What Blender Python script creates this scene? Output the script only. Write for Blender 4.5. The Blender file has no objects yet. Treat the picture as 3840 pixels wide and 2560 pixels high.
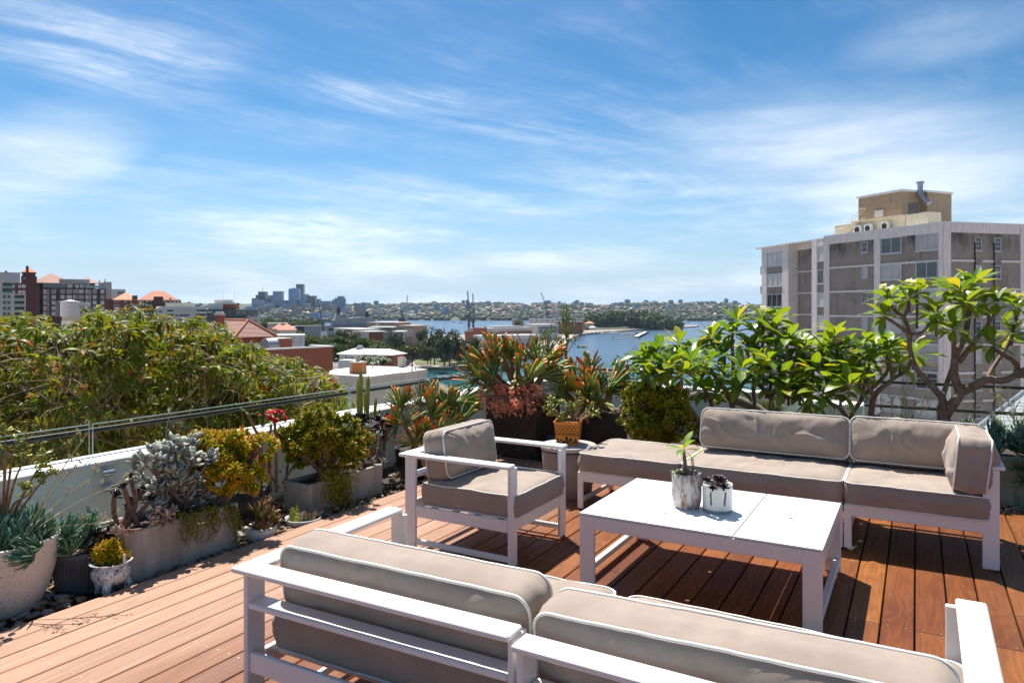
import bpy,math,random
import numpy as np
from mathutils import Vector,Matrix,Euler,noise as mnoise
S = bpy.context.scene
COL = S.collection
R = math.radians
rng = random.Random(7)
nrng = np.random.default_rng(7)
# ---------------------------------------------------------------- camera
YAW = 29.7
EYE = 1.55
cam_d = bpy.data.cameras.new('camera')
cam = bpy.data.objects.new('camera',cam_d)
COL.objects.link(cam)
cam.location = (0,0,EYE)
cam.rotation_euler = (R(90),0,R(YAW))
cam_d.sensor_width = 36
cam_d.lens = 36 * 1630 / 2352
cam_d.shift_y = -72 / 2352
cam_d.clip_start = 0.05
cam_d.clip_end = 30000
S.camera = cam
# ---------------------------------------------------------------- sun and sky
TO_SUN = Vector((-0.17,0.145,0.41)).normalized()
SUN_EL = math.asin(TO_SUN.z)
SUN_AZ = math.atan2(TO_SUN.x,TO_SUN.y)          # clockwise from +Y
sun_d = bpy.data.lights.new('sun','SUN')
sun_d.energy = 3.2
sun_d.angle = R(0.53)
sun_d.color = (1.0,0.95,0.87)
sun = bpy.data.objects.new('sun',sun_d)
COL.objects.link(sun)
sun.rotation_euler = (-TO_SUN).to_track_quat('-Z','Y').to_euler()
sun.location = (-20,20,60)
S.view_settings.view_transform = 'Standard'
S.view_settings.look = 'None'
S.view_settings.gamma = 1
S.view_settings.use_curve_mapping = False
S.view_settings.exposure = 1.42
S.render.engine = 'CYCLES'
S.cycles.use_denoising = True
S.cycles.max_bounces = 7
S.cycles.diffuse_bounces = 4
S.cycles.glossy_bounces = 3
S.cycles.transmission_bounces = 4
S.cycles.transparent_max_bounces = 12
S.cycles.caustics_reflective = False
S.cycles.caustics_refractive = False
W = bpy.data.worlds.new('World')
S.world = W
W.use_nodes = True
class NT:
 """tiny node-tree builder"""
 def __init__(self,tree):
  self.t = tree
  self.n = tree.nodes
  self.l = tree.links
 def node(self,kind,**kw):
  n = self.n.new(kind)
  for k,v in kw.items():
   if k.startswith('_'):
    setattr(n,k[1:],v)
   else:
    self.put(n,k,v)
  return n
 def put(self,n,k,v):
  sock = n.inputs[int(k[1:])] if k[0] == 'i' and k[1:].isdigit() else n.inputs[k.replace('__',' ')]
  if isinstance(v,bpy.types.NodeSocket):
   self.l.new(v,sock)
  elif isinstance(v,bpy.types.Node):
   self.l.new(v.outputs[0],sock)
  else:
   if isinstance(v,(tuple,list)) and len(v) == 3 and sock.type == 'RGBA':
    v = (*v,1)
   sock.default_value = v
 def math(self,op,a,b=0.0,c=None,clamp=False):
  n = self.n.new('ShaderNodeMath')
  n.operation = op
  n.use_clamp = clamp
  for i,v in enumerate((a,b,c)):
   if v is None:
    continue
   if isinstance(v,(bpy.types.NodeSocket,bpy.types.Node)):
    self.l.new(v.outputs[0] if isinstance(v,bpy.types.Node) else v,n.inputs[i])
   else:
    n.inputs[i].default_value = v
  return n.outputs[0]
 def mix(self,fac,a,b,mode='MIX'):
  n = self.n.new('ShaderNodeMix')
  n.data_type = 'RGBA'
  n.blend_type = mode
  for idx,v in ((0,fac),(6,a),(7,b)):
   if isinstance(v,(bpy.types.NodeSocket,bpy.types.Node)):
    self.l.new(v.outputs[0] if isinstance(v,bpy.types.Node) else v,n.inputs[idx])
   else:
    n.inputs[idx].default_value = (*v,1) if isinstance(v,(tuple,list)) and len(v) == 3 else v
  return n.outputs[2]
 def ramp(self,fac,stops,interp='LINEAR'):
  n = self.n.new('ShaderNodeValToRGB')
  cr = n.color_ramp
  cr.interpolation = interp
  while len(cr.elements) < len(stops):
   cr.elements.new(0.5)
  for e,(p,col) in zip(cr.elements,stops):
   e.position = p
   if isinstance(col,(int,float)):
    col = (col,col,col)
   e.color = (*col,1) if len(col) == 3 else col
  self.l.new(fac.outputs[0] if isinstance(fac,bpy.types.Node) else fac,n.inputs[0])
  return n.outputs[0]
 def noise(self,vec=None,scale=5,detail=3,rough=0.5,dist=0.0,out=0):
  n = self.n.new('ShaderNodeTexNoise')
  n.inputs['Scale'].default_value = scale
  n.inputs['Detail'].default_value = detail
  n.inputs['Roughness'].default_value = rough
  n.inputs['Distortion'].default_value = dist
  if vec is not None:
   self.l.new(vec,n.inputs['Vector'])
  return n.outputs[out]
 def mapping(self,vec,scale=(1,1,1),rot=(0,0,0),loc=(0,0,0)):
  n = self.n.new('ShaderNodeMapping')
  n.inputs['Scale'].default_value = scale
  n.inputs['Rotation'].default_value = rot
  n.inputs['Location'].default_value = loc
  self.l.new(vec,n.inputs['Vector'])
  return n.outputs[0]
HAZE_DENSITY = 0.000034
SKY_GAMMA,SKY_SAT,SKY_VAL = 1.45,1.16,2.42
SKY_HORIZON = (1.95,2.75,3.75)
SKY_CLOUD0,SKY_CLOUD1 = (2.45,3.0,3.75),(4.5,4.65,4.85)
SKY_STREAKS = [(-150,60,640,185,75,1.0,0),(560,175,1520,350,40,0.95,0),(800,395,1280,500,24,0.95,0),(300,490,1020,540,17,1.0,0),
    (1650,450,2500,330,120,0.75,1),(-120,345,300,400,95,0.6,1),(150,585,950,565,18,0.6,0),(1000,380,1900,470,22,0.35,0),
    (1300,240,1750,330,30,0.4,0),(200,250,900,330,45,0.35,0),(1900,110,2450,60,60,0.3,1),(700,620,1750,610,20,0.5,1)]
def build_world():
 t = NT(W.node_tree)
 t.n.clear()
 out = t.n.new('ShaderNodeOutputWorld')
 bg = t.n.new('ShaderNodeBackground')
 tc = t.n.new('ShaderNodeTexCoord')
 sep = t.node('ShaderNodeSeparateXYZ',Vector=tc.outputs['Generated'])
 # the ground side of the sphere repeats the horizon
 zs = t.math('MAXIMUM',sep.outputs[2],0.035)
 sky = t.n.new('ShaderNodeTexSky')
 sky.sky_type = 'NISHITA'
 sky.sun_disc = False
 sky.sun_elevation = SUN_EL
 sky.sun_rotation = SUN_AZ
 sky.altitude = 50
 sky.air_density = 1.0
 sky.dust_density = 0.6
 sky.ozone_density = 3.0
 t.put(sky,'Vector',t.node('ShaderNodeCombineXYZ',X=sep.outputs[0],Y=sep.outputs[1],Z=zs))
 gm = t.node('ShaderNodeGamma',Gamma=SKY_GAMMA)
 t.put(gm,'Color',t.mix(1.0,sky.outputs[0],(0.17,0.17,0.17),'MULTIPLY'))
 hs = t.node('ShaderNodeHueSaturation',Hue=0.488,Saturation=SKY_SAT,Value=SKY_VAL,Color=gm.outputs[0])
 zc = t.math('MAXIMUM',sep.outputs[2],0.0)
 zz = t.math('ADD',zc,0.06)
 comb = t.node('ShaderNodeCombineXYZ',X=t.math('DIVIDE',sep.outputs[0],zz),Y=t.math('DIVIDE',sep.outputs[1],zz),Z=0.0)
 P = comb.outputs[0]
 # wind-drawn texture, used to fray every streak
 rot = t.mapping(P,rot=(0,0,R(-(YAW) + 46)))
 warp = t.noise(t.mapping(rot,scale=(0.5,0.5,1)),scale=1.0,detail=3,out=1)
 def vadd(a,b,sc):
  s_ = t.n.new('ShaderNodeVectorMath'); s_.operation = 'SCALE'
  t.l.new(b,s_.inputs[0]); s_.inputs['Scale'].default_value = sc
  a_ = t.n.new('ShaderNodeVectorMath'); a_.operation = 'ADD'
  t.l.new(a,a_.inputs[0]); t.l.new(s_.outputs[0],a_.inputs[1])
  return a_.outputs[0]
 wr = vadd(rot,warp,0.9)
 big = t.noise(t.mapping(wr,scale=(0.62,0.2,1),loc=(3.1,0.4,0)),scale=1.0,detail=5,rough=0.56)
 fine = t.noise(t.mapping(wr,scale=(2.6,0.5,1),loc=(1.3,5.0,0)),scale=1.2,detail=7,rough=0.62)
 c1 = t.math('ADD',t.math('MULTIPLY',big,0.72),t.math('MULTIPLY',fine,0.42))
 m = t.math('MULTIPLY',t.ramp(c1,[(0.50,0.0),(0.62,0.22),(0.76,0.62),(0.9,0.8)]),0.75)
 wisp = t.noise(t.mapping(wr,scale=(5.5,0.8,1),loc=(7.0,2.0,0)),scale=1.6,detail=8,rough=0.68)
 mott = t.noise(t.mapping(P,scale=(1,1,1)),scale=3.2,detail=9,rough=0.66)
 fil = t.noise(t.mapping(wr,scale=(13,1.7,1),loc=(2.0,9.0,0)),scale=1.6,detail=7,rough=0.7)
 fray = t.math('MULTIPLY',t.ramp(fine,[(0.34,0.12),(0.60,1.0)]),t.math('MULTIPLY',t.ramp(wisp,[(0.34,0.35),(0.60,1.0)]),t.math('MULTIPLY',t.ramp(mott,[(0.34,0.45),(0.60,1.0)]),t.ramp(fil,[(0.34,0.6),(0.58,1.0)]))))
 m = t.math('MULTIPLY',m,t.math('MULTIPLY',t.ramp(mott,[(0.36,0.35),(0.62,1.0)]),t.ramp(fil,[(0.32,0.45),(0.6,1.0)])))
 Pw = vadd(P,t.noise(t.mapping(P,scale=(0.9,0.9,1)),1.0,4,0.55,out=1),0.30)
 def q(px,py):
  v = Vector(((px - 1176) / 1630.0,1.0,-(py - 712) / 1630.0)).normalized()
  x_ = v.x * math.cos(R(YAW)) - v.y * math.sin(R(YAW))
  y_ = v.x * math.sin(R(YAW)) + v.y * math.cos(R(YAW))
  return Vector((x_ / (v.z + 0.06),y_ / (v.z + 0.06)))
 for (x0,y0,x1,y1,wpx,amt,soft) in SKY_STREAKS:
  A_,B_ = q(x0,y0),q(x1,y1)
  xm,ym = (x0 + x1) / 2,(y0 + y1) / 2
  wq = (q(xm,ym + wpx) - q(xm,ym - wpx)).length / 2
  d_ = B_ - A_
  ang = math.atan2(d_.y,d_.x)
  # component of the vertical pixel step across the streak
  stp = q(xm,ym + wpx) - q(xm,ym - wpx)
  nrm = Vector((-math.sin(ang),math.cos(ang)))
  wq = max(abs(stp.dot(nrm)) / 2,0.05)
  c_ = (A_ + B_) / 2 + Vector((0.15,0.15))
  mp = t.n.new('ShaderNodeMapping'); mp.vector_type = 'TEXTURE'
  mp.inputs['Location'].default_value = (c_.x,c_.y,0)
  mp.inputs['Rotation'].default_value = (0,0,ang)
  mp.inputs['Scale'].default_value = (d_.length / 2 * 1.15,wq * 1.6,1)
  t.l.new(Pw,mp.inputs['Vector'])
  ln = t.n.new('ShaderNodeVectorMath'); ln.operation = 'LENGTH'
  t.l.new(mp.outputs[0],ln.inputs[0])
  g = t.ramp(ln.outputs['Value'],[(0.0,1.0),(0.35,0.75),(1.0,0.0)],'EASE')
  g = t.math('MULTIPLY',g,amt)
  if not soft: g = t.math('MULTIPLY',g,fray)
  m = t.math('SUBTRACT',1.0,t.math('MULTIPLY',t.math('SUBTRACT',1.0,m),t.math('SUBTRACT',1.0,g)))
 # low stratus veil near the horizon
 low = t.noise(t.mapping(tc.outputs['Generated'],scale=(2.2,2.2,15)),scale=2.2,detail=6,rough=0.55)
 lowm = t.ramp(low,[(0.40,0.0),(0.64,1.0)])
 band = t.ramp(zc,[(0.0,0.7),(0.05,0.6),(0.13,0.32),(0.24,0.0)])
 m2 = t.math('MULTIPLY',t.math('MULTIPLY',lowm,t.ramp(mott,[(0.36,0.45),(0.6,1.0)])),band)
 m = t.math('SUBTRACT',1.0,t.math('MULTIPLY',t.math('SUBTRACT',1.0,m),t.math('SUBTRACT',1.0,m2)),clamp=True)
 hz = t.ramp(zc,[(0.0,0.85),(0.05,0.65),(0.14,0.25),(0.26,0.0)])
 base = t.mix(hz,hs.outputs[0],SKY_HORIZON)
 shade = t.ramp(t.noise(t.mapping(tc.outputs['Generated'],scale=(3,3,18)),scale=1.6,detail=5,rough=0.55),[(0.35,0.0),(0.65,1.0)])
 cloud = t.mix(shade,SKY_CLOUD0,SKY_CLOUD1)
 col = t.mix(m,base,cloud)
 t.l.new(col,bg.inputs[0])
 bg.inputs[1].default_value = 0.1
 t.l.new(bg.outputs[0],out.inputs[0])
build_world()
# ---------------------------------------------------------------- places in the world
_c,_s = math.cos(R(YAW)),math.sin(R(YAW))
def at(px,py,d):
 """point at depth d along the viewing ray of a photograph pixel (2352 px wide)"""
 u = (px - 1176) / 1630 * d
 return Vector((u * _c - d * _s,u * _s + d * _c,EYE - (py - 712) / 1630 * d))
def on_z(px,py,z):
 return at(px,py,1630 * (EYE - z) / (py - 712))
def ud(u,d,z=0.0):
 return Vector((u * _c - d * _s,u * _s + d * _c,z))
# ---------------------------------------------------------------- object helpers
def tag(o,label=None,cat=None,group=None,kind=None):
 if label: o['label'] = label
 if cat: o['category'] = cat
 if group: o['group'] = group
 if kind: o['kind'] = kind
 return o
def thing(name,label,cat,loc=(0,0,0),rz=0.0,group=None):
 o = bpy.data.objects.new(name,None)
 COL.objects.link(o)
 o.empty_display_size = 0.1
 o.location = loc
 o.rotation_euler = (0,0,rz)
 return tag(o,label,cat,group)
def link(name,me,parent=None,loc=None,rot=None,scale=None):
 o = bpy.data.objects.new(name,me)
 COL.objects.link(o)
 if parent is not None: o.parent = parent
 if loc is not None: o.location = loc
 if rot is not None: o.rotation_euler = rot
 if scale is not None: o.scale = scale
 return o
class MB:
 """collects faces; build() links them as ONE mesh object"""
 def __init__(self):
  self.v,self.f,self.m,self.uv,self.sm = [],[],[],[],[]
 def quad(self,pts,m=0,uv=None,sm=False):
  i = len(self.v)
  self.v += [tuple(p) for p in pts]
  self.f.append(tuple(range(i,i + len(pts))))
  self.m.append(m)
  self.sm.append(sm)
  self.uv.append(uv)
 def grid(self,rows,m=0,close=False,sm=True,uvs=True):
  """rows: list of lists of points, quads between them"""
  i = len(self.v)
  nr,nc = len(rows),len(rows[0])
  for r_ in rows: self.v += [tuple(p) for p in r_]
  for a in range(nr - 1):
   for b in range(nc - (0 if close else 1)):
    b2 = (b + 1) % nc
    self.f.append((i + a * nc + b,i + a * nc + b2,i + (a + 1) * nc + b2,i + (a + 1) * nc + b))
    self.m.append(m)
    self.sm.append(sm)
    u0,u1 = b / max(1,nc - (0 if close else 1)),(b + 1) / max(1,nc - (0 if close else 1))
    v0,v1 = a / (nr - 1),(a + 1) / (nr - 1)
    self.uv.append([(u0,v0),(u1,v0),(u1,v1),(u0,v1)] if uvs else None)
 def box(self,lo,hi,m=0,M=None,skip=''):
  x0,y0,z0 = lo
  x1,y1,z1 = hi
  p = [(x0,y0,z0),(x1,y0,z0),(x1,y1,z0),(x0,y1,z0),(x0,y0,z1),(x1,y0,z1),(x1,y1,z1),(x0,y1,z1)]
  if M is not None: p = [tuple(M @ Vector(q)) for q in p]
  i = len(self.v)
  self.v += p
  for k,q in (('b',(3,2,1,0)),('t',(4,5,6,7)),('f',(0,1,5,4)),('r',(1,2,6,5)),('k',(2,3,7,6)),('l',(3,0,4,7))):
   if k in skip: continue
   self.f.append(tuple(i + a for a in q))
   self.m.append(m)
   self.sm.append(False)
   self.uv.append(None)
 def bbox(self,lo,hi,b=0.004,m=0,M=None):
  """bevelled box (chamfer b)"""
  x0,y0,z0 = lo
  x1,y1,z1 = hi
  b = min(b,(x1 - x0) / 2.01,(y1 - y0) / 2.01,(z1 - z0) / 2.01)
  P = {}
  idx = []
  i0 = len(self.v)
  for sx in (0,1):
   for sy in (0,1):
    for sz in (0,1):
     X,Y,Z = (x0,x1)[sx],(y0,y1)[sy],(z0,z1)[sz]
     dx,dy,dz = b * (1 - 2 * sx),b * (1 - 2 * sy),b * (1 - 2 * sz)
     for ax,q in (('x',(X,Y + dy,Z + dz)),('y',(X + dx,Y,Z + dz)),('z',(X + dx,Y + dy,Z))):
      P[(sx,sy,sz,ax)] = len(idx) + i0
      idx.append(tuple(M @ Vector(q)) if M is not None else q)
  self.v += idx
  def F(*k):
   self.f.append(tuple(P[q] for q in k))
   self.m.append(m)
   self.sm.append(False)
   self.uv.append(None)
  F((0,0,0,'x'),(0,0,1,'x'),(0,1,1,'x'),(0,1,0,'x'))
  F((1,0,0,'x'),(1,1,0,'x'),(1,1,1,'x'),(1,0,1,'x'))
  F((0,0,0,'y'),(1,0,0,'y'),(1,0,1,'y'),(0,0,1,'y'))
  F((0,1,0,'y'),(0,1,1,'y'),(1,1,1,'y'),(1,1,0,'y'))
  F((0,0,0,'z'),(0,1,0,'z'),(1,1,0,'z'),(1,0,0,'z'))
  F((0,0,1,'z'),(1,0,1,'z'),(1,1,1,'z'),(0,1,1,'z'))
  for a in (0,1):
   for c in (0,1):
    def E(q,rev):
     F(*(q[::-1] if rev else q))
    E([(0,a,c,'y'),(1,a,c,'y'),(1,a,c,'z'),(0,a,c,'z')],(a == 0) == (c == 0))
    E([(a,0,c,'x'),(a,1,c,'x'),(a,1,c,'z'),(a,0,c,'z')],(a == 0) != (c == 0))
    E([(a,c,0,'x'),(a,c,1,'x'),(a,c,1,'y'),(a,c,0,'y')],(a == 0) == (c == 0))
    for e in (0,1):
     q = [(a,c,e,'x'),(a,c,e,'y'),(a,c,e,'z')]
     F(*(q if (a + c + e) % 2 == 1 else q[::-1]))
 def lathe(self,prof,n=24,c=(0,0,0),m=0,sm=True,cap=False):
  rows = []
  for r_,z in prof:
   rows.append([(c[0] + r_ * math.cos(2 * math.pi * k / n),c[1] + r_ * math.sin(2 * math.pi * k / n),c[2] + z) for k in range(n)])
  self.grid(rows,m,close=True,sm=sm)
  if cap:
   self.quad(rows[-1],m)
   self.quad(rows[0][::-1],m)
 def tube(self,path,rad,n=8,m=0,cap=True,sm=True):
  path = [Vector(p) for p in path]
  if not isinstance(rad,(list,tuple)): rad = [rad] * len(path)
  rows = []
  up = None
  for i,p in enumerate(path):
   d = (path[min(i + 1,len(path) - 1)] - path[max(i - 1,0)])
   if d.length < 1e-9: d = Vector((0,0,1))
   d.normalize()
   if up is None:
    up = d.orthogonal().normalized()
   up = (up - d * up.dot(d))
   if up.length < 1e-6: up = d.orthogonal()
   up.normalize()
   w = d.cross(up)
   rows.append([p + (up * math.cos(2 * math.pi * k / n) + w * math.sin(2 * math.pi * k / n)) * rad[i] for k in range(n)])
  self.grid(rows,m,close=True,sm=sm)
  if cap:
   self.quad(rows[-1],m)
   self.quad(rows[0][::-1],m)
 def cyl(self,c,r_,h,n=16,m=0,sm=True):
  self.lathe([(r_,0),(r_,h)],n,c,m,sm,cap=True)
 def mesh(self,name,mats):
  me = bpy.data.meshes.new(name)
  me.from_pydata(self.v,[],self.f)
  if not isinstance(mats,(list,tuple)): mats = [mats]
  for q in mats: me.materials.append(q)
  if len(mats) > 1: me.polygons.foreach_set('material_index',self.m)
  me.polygons.foreach_set('use_smooth',self.sm)
  if any(u is not None for u in self.uv):
   uvl = me.uv_layers.new(name='UVMap')
   buf = []
   for f,u in zip(self.f,self.uv):
    for k in range(len(f)):
     buf += u[k] if u is not None else (0.0,0.0)
   uvl.data.foreach_set('uv',buf)
  me.update()
  return me
 def build(self,name,mats,parent=None,loc=None,rot=None):
  return link(name,self.mesh(name,mats),parent,loc,rot)
def mesh_np(name,V,faces,mats,uv=None,rnd=None,smooth=False,midx=None):
 """V (n,3) array, faces (f,k) array"""
 me = bpy.data.meshes.new(name)
 V = np.asarray(V,dtype=np.float32)
 faces = np.asarray(faces,dtype=np.int32)
 nf,k = faces.shape
 me.vertices.add(len(V))
 me.vertices.foreach_set('co',V.ravel())
 me.loops.add(nf * k)
 me.loops.foreach_set('vertex_index',faces.ravel())
 me.polygons.add(nf)
 me.polygons.foreach_set('loop_start',np.arange(0,nf * k,k,dtype=np.int32))
 if not isinstance(mats,(list,tuple)): mats = [mats]
 for q in mats: me.materials.append(q)
 if midx is not None: me.polygons.foreach_set('material_index',np.asarray(midx,dtype=np.int32))
 me.polygons.foreach_set('use_smooth',np.full(nf,smooth))
 if uv is not None:
  l = me.uv_layers.new(name='UVMap')
  l.data.foreach_set('uv',np.asarray(uv,dtype=np.float32)[faces.ravel()].ravel())
 if rnd is not None:
  a = me.attributes.new('rnd','FLOAT','POINT')
  a.data.foreach_set('value',np.asarray(rnd,dtype=np.float32))
 me.update(calc_edges=True)
 me.validate()
 return me
def rot_to(dirs,up=(0,0,1),roll=None):
 """(n,3) directions -> (n,3,3) matrices whose local Y is the direction"""
 d = np.asarray(dirs,float)
 d = d / np.linalg.norm(d,axis=1,keepdims=True)
 u = np.tile(np.asarray(up,float),(len(d),1))
 bad = np.abs((d * u).sum(1)) > 0.98
 u[bad] = (1,0,0)
 x = np.cross(d,u)
 x /= np.linalg.norm(x,axis=1,keepdims=True)
 z = np.cross(x,d)
 if roll is not None:
  c,s = np.cos(roll)[:,None],np.sin(roll)[:,None]
  x,z = x * c + z * s,z * c - x * s
 return np.stack([x,d,z],axis=2)
def scatter(V,F,UV,Rm,T,Sc):
 """instances of one small mesh merged into arrays"""
 V = np.asarray(V,float)
 F = np.asarray(F,int)
 n,m = len(T),len(V)
 Sc = np.asarray(Sc,float)
 if Sc.ndim == 1: Sc = Sc[:,None].repeat(3,1)
 P = np.einsum('nij,nmj->nmi',Rm,V[None] * Sc[:,None,:]) + np.asarray(T)[:,None,:]
 FF = (F[None] + (np.arange(n) * m)[:,None,None]).reshape(-1,F.shape[1])
 uv = np.tile(np.asarray(UV),(n,1)) if UV is not None else None
 rnd = nrng.random(n).repeat(m)
 return P.reshape(-1,3),FF,uv,rnd
# ---------------------------------------------------------------- materials
MATS = {}
def mat(name,col,rough=0.6,col2=None,scale=8.0,bump=0.0,bscale=None,metal=0.0,spec=None,stretch=(1,1,1),rnd_obj=0.0,detail=4,
  lo=0.35,hi=0.65,coord='Object',coat=0.0):
 m = bpy.data.materials.new(name)
 m.use_nodes = True
 t = NT(m.node_tree)
 b = t.n['Principled BSDF']
 b.inputs['Roughness'].default_value = rough
 b.inputs['Metallic'].default_value = metal
 b.inputs['Coat Weight'].default_value = coat
 if spec is not None: b.inputs['Specular IOR Level'].default_value = spec
 tc = t.n.new('ShaderNodeTexCoord')
 vec = t.mapping(tc.outputs[coord],scale=stretch)
 c = None
 if col2 is not None:
  f = t.ramp(t.noise(vec,scale,detail),[(lo,0.0),(hi,1.0)])
  c = t.mix(f,col,col2)
 if rnd_obj:
  oi = t.n.new('ShaderNodeObjectInfo')
  v = t.math('MULTIPLY_ADD',oi.outputs['Random'],2 * rnd_obj,1 - rnd_obj)
  h = t.node('ShaderNodeHueSaturation',Value=v)
  t.put(h,'Color',c if c is not None else (*col,1))
  c = h.outputs[0]
 if c is None:
  b.inputs['Base Color'].default_value = (*col,1)
 else:
  t.l.new(c,b.inputs['Base Color'])
 if bump:
  bn = t.node('ShaderNodeBump',Strength=bump,Distance=0.01,Height=t.noise(vec,bscale or scale * 3,5,0.6))
  t.l.new(bn.outputs[0],b.inputs['Normal'])
 MATS[name] = m
 return m
def glass_mat(name,tint=(0.9,0.97,0.95),rough=0.0,refl=1.0):
 """thin clear glazing: straight-through light plus Fresnel reflection"""
 m = bpy.data.materials.new(name)
 m.use_nodes = True
 t = NT(m.node_tree)
 t.n.remove(t.n['Principled BSDF'])
 tr = t.node('ShaderNodeBsdfTransparent',Color=tint)
 gl = t.node('ShaderNodeBsdfGlossy',Roughness=rough,Color=(1,1,1))
 fr = t.node('ShaderNodeFresnel',IOR=1.5)
 mx = t.node('ShaderNodeMixShader',i0=t.math('MULTIPLY',fr.outputs[0],refl,clamp=True),i1=tr.outputs[0],i2=gl.outputs[0])
 t.l.new(mx.outputs[0],t.n['Material Output'].inputs[0])
 return m
# ---------------------------------------------------------------- surface materials
def wood_mat():
 m = bpy.data.materials.new('deck_wood')
 m.use_nodes = True
 t = NT(m.node_tree)
 b = t.n['Principled BSDF']
 tc = t.n.new('ShaderNodeTexCoord')
 oi = t.n.new('ShaderNodeObjectInfo')
 off = t.node('ShaderNodeCombineXYZ',X=t.math('MULTIPLY',oi.outputs['Random'],37.0),Y=t.math('MULTIPLY',oi.outputs['Random'],91.0),Z=t.math('MULTIPLY',oi.outputs['Random'],13.0))
 add = t.n.new('ShaderNodeVectorMath')
 t.l.new(tc.outputs['Object'],add.inputs[0])
 t.l.new(off.outputs[0],add.inputs[1])
 v = add.outputs[0]
 # growth-ring figure: bands bent by a slow stretched noise
 slow = t.noise(t.mapping(v,scale=(5.5,0.75,5)),1.0,2,0.5)
 ring = t.math('SINE',t.math('MULTIPLY',slow,95.0))
 ring = t.math('MULTIPLY_ADD',ring,0.5,0.5)
 fib = t.noise(t.mapping(v,scale=(85,1.8,85)),1.0,5,0.7)
 pores = t.noise(t.mapping(v,scale=(190,9,190)),1.0,2,0.6)
 patch = t.noise(t.mapping(v,scale=(4,1.1,4)),1.0,4,0.55)
 c = t.ramp(oi.outputs['Random'],[(0.0,(0.095,0.024,0.008)),(0.2,(0.235,0.072,0.016)),(0.4,(0.135,0.036,0.011)),(0.6,(0.33,0.115,0.024)),(0.8,(0.165,0.044,0.012)),(1.0,(0.255,0.070,0.017))])
 c = t.mix(t.math('MULTIPLY',ring,0.42),c,(0.075,0.020,0.009))
 c = t.mix(t.math('MULTIPLY',t.ramp(fib,[(0.4,0),(0.62,1)]),0.45),c,(0.055,0.016,0.008))
 c = t.mix(t.math('MULTIPLY',t.ramp(pores,[(0.60,0),(0.68,1)]),0.45),c,(0.03,0.010,0.006))
 c = t.mix(t.math('MULTIPLY',t.ramp(patch,[(0.40,0),(0.70,1)]),0.35),c,(0.36,0.135,0.035))
 # planter side paler: grazing sun glare painted into the colour, plus some weathering
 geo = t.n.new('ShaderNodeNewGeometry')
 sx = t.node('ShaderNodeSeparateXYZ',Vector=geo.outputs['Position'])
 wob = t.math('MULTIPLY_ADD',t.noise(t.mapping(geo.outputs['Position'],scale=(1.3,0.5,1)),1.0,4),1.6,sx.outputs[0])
 glare_wear = t.ramp(t.math('MULTIPLY_ADD',wob,-0.42,0.02),[(0.62,0.0),(1.0,1.0)])
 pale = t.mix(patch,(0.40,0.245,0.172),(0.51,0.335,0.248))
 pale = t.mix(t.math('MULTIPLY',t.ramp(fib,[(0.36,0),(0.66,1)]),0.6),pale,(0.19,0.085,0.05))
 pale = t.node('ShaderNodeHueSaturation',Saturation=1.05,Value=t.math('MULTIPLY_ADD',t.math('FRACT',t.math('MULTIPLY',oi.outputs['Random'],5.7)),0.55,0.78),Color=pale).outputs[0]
 c = t.mix(t.math('MULTIPLY',glare_wear,0.9),c,pale)
 # damp / dirt marks
 spot = t.ramp(t.noise(t.mapping(geo.outputs['Position'],scale=(3,2,1)),1.6,6,0.7),[(0.60,0.0),(0.72,1.0)])
 c = t.mix(t.math('MULTIPLY',spot,0.30),c,(0.12,0.06,0.04))
 t.l.new(c,b.inputs['Base Color'])
 t.l.new(t.math('MULTIPLY_ADD',fib,0.25,0.36),b.inputs['Roughness'])
 hgt = t.math('ADD',t.math('MULTIPLY',fib,0.8),t.math('MULTIPLY',ring,0.25))
 bn = t.node('ShaderNodeBump',Strength=0.35,Distance=0.002,Height=hgt)
 t.l.new(bn.outputs[0],b.inputs['Normal'])
 b.inputs['Specular IOR Level'].default_value = 0.26
 return m
def fabric_mat(name,col,col2):
 m = bpy.data.materials.new(name)
 m.use_nodes = True
 t = NT(m.node_tree)
 b = t.n['Principled BSDF']
 tc = t.n.new('ShaderNodeTexCoord')
 v = tc.outputs['Object']
 f = t.ramp(t.noise(t.mapping(v,scale=(2.2,2.2,2.2)),2.0,5,0.6),[(0.35,0),(0.7,1)])
 c = t.mix(f,col,col2)
 wv = t.noise(t.mapping(v,scale=(900,900,900)),1.0,1)
 c = t.mix(t.math('MULTIPLY',wv,0.16),c,tuple(x * 0.55 for x in col))
 t.l.new(c,b.inputs['Base Color'])
 b.inputs['Roughness'].default_value = 0.85
 b.inputs['Sheen Weight'].default_value = 0.12
 b.inputs['Specular IOR Level'].default_value = 0.2
 h = t.math('ADD',t.math('MULTIPLY',wv,0.15),t.noise(t.mapping(v,scale=(14,14,14)),1.0,4,0.6))
 bn = t.node('ShaderNodeBump',Strength=0.22,Distance=0.012,Height=h)
 t.l.new(bn.outputs[0],b.inputs['Normal'])
 return m
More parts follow.
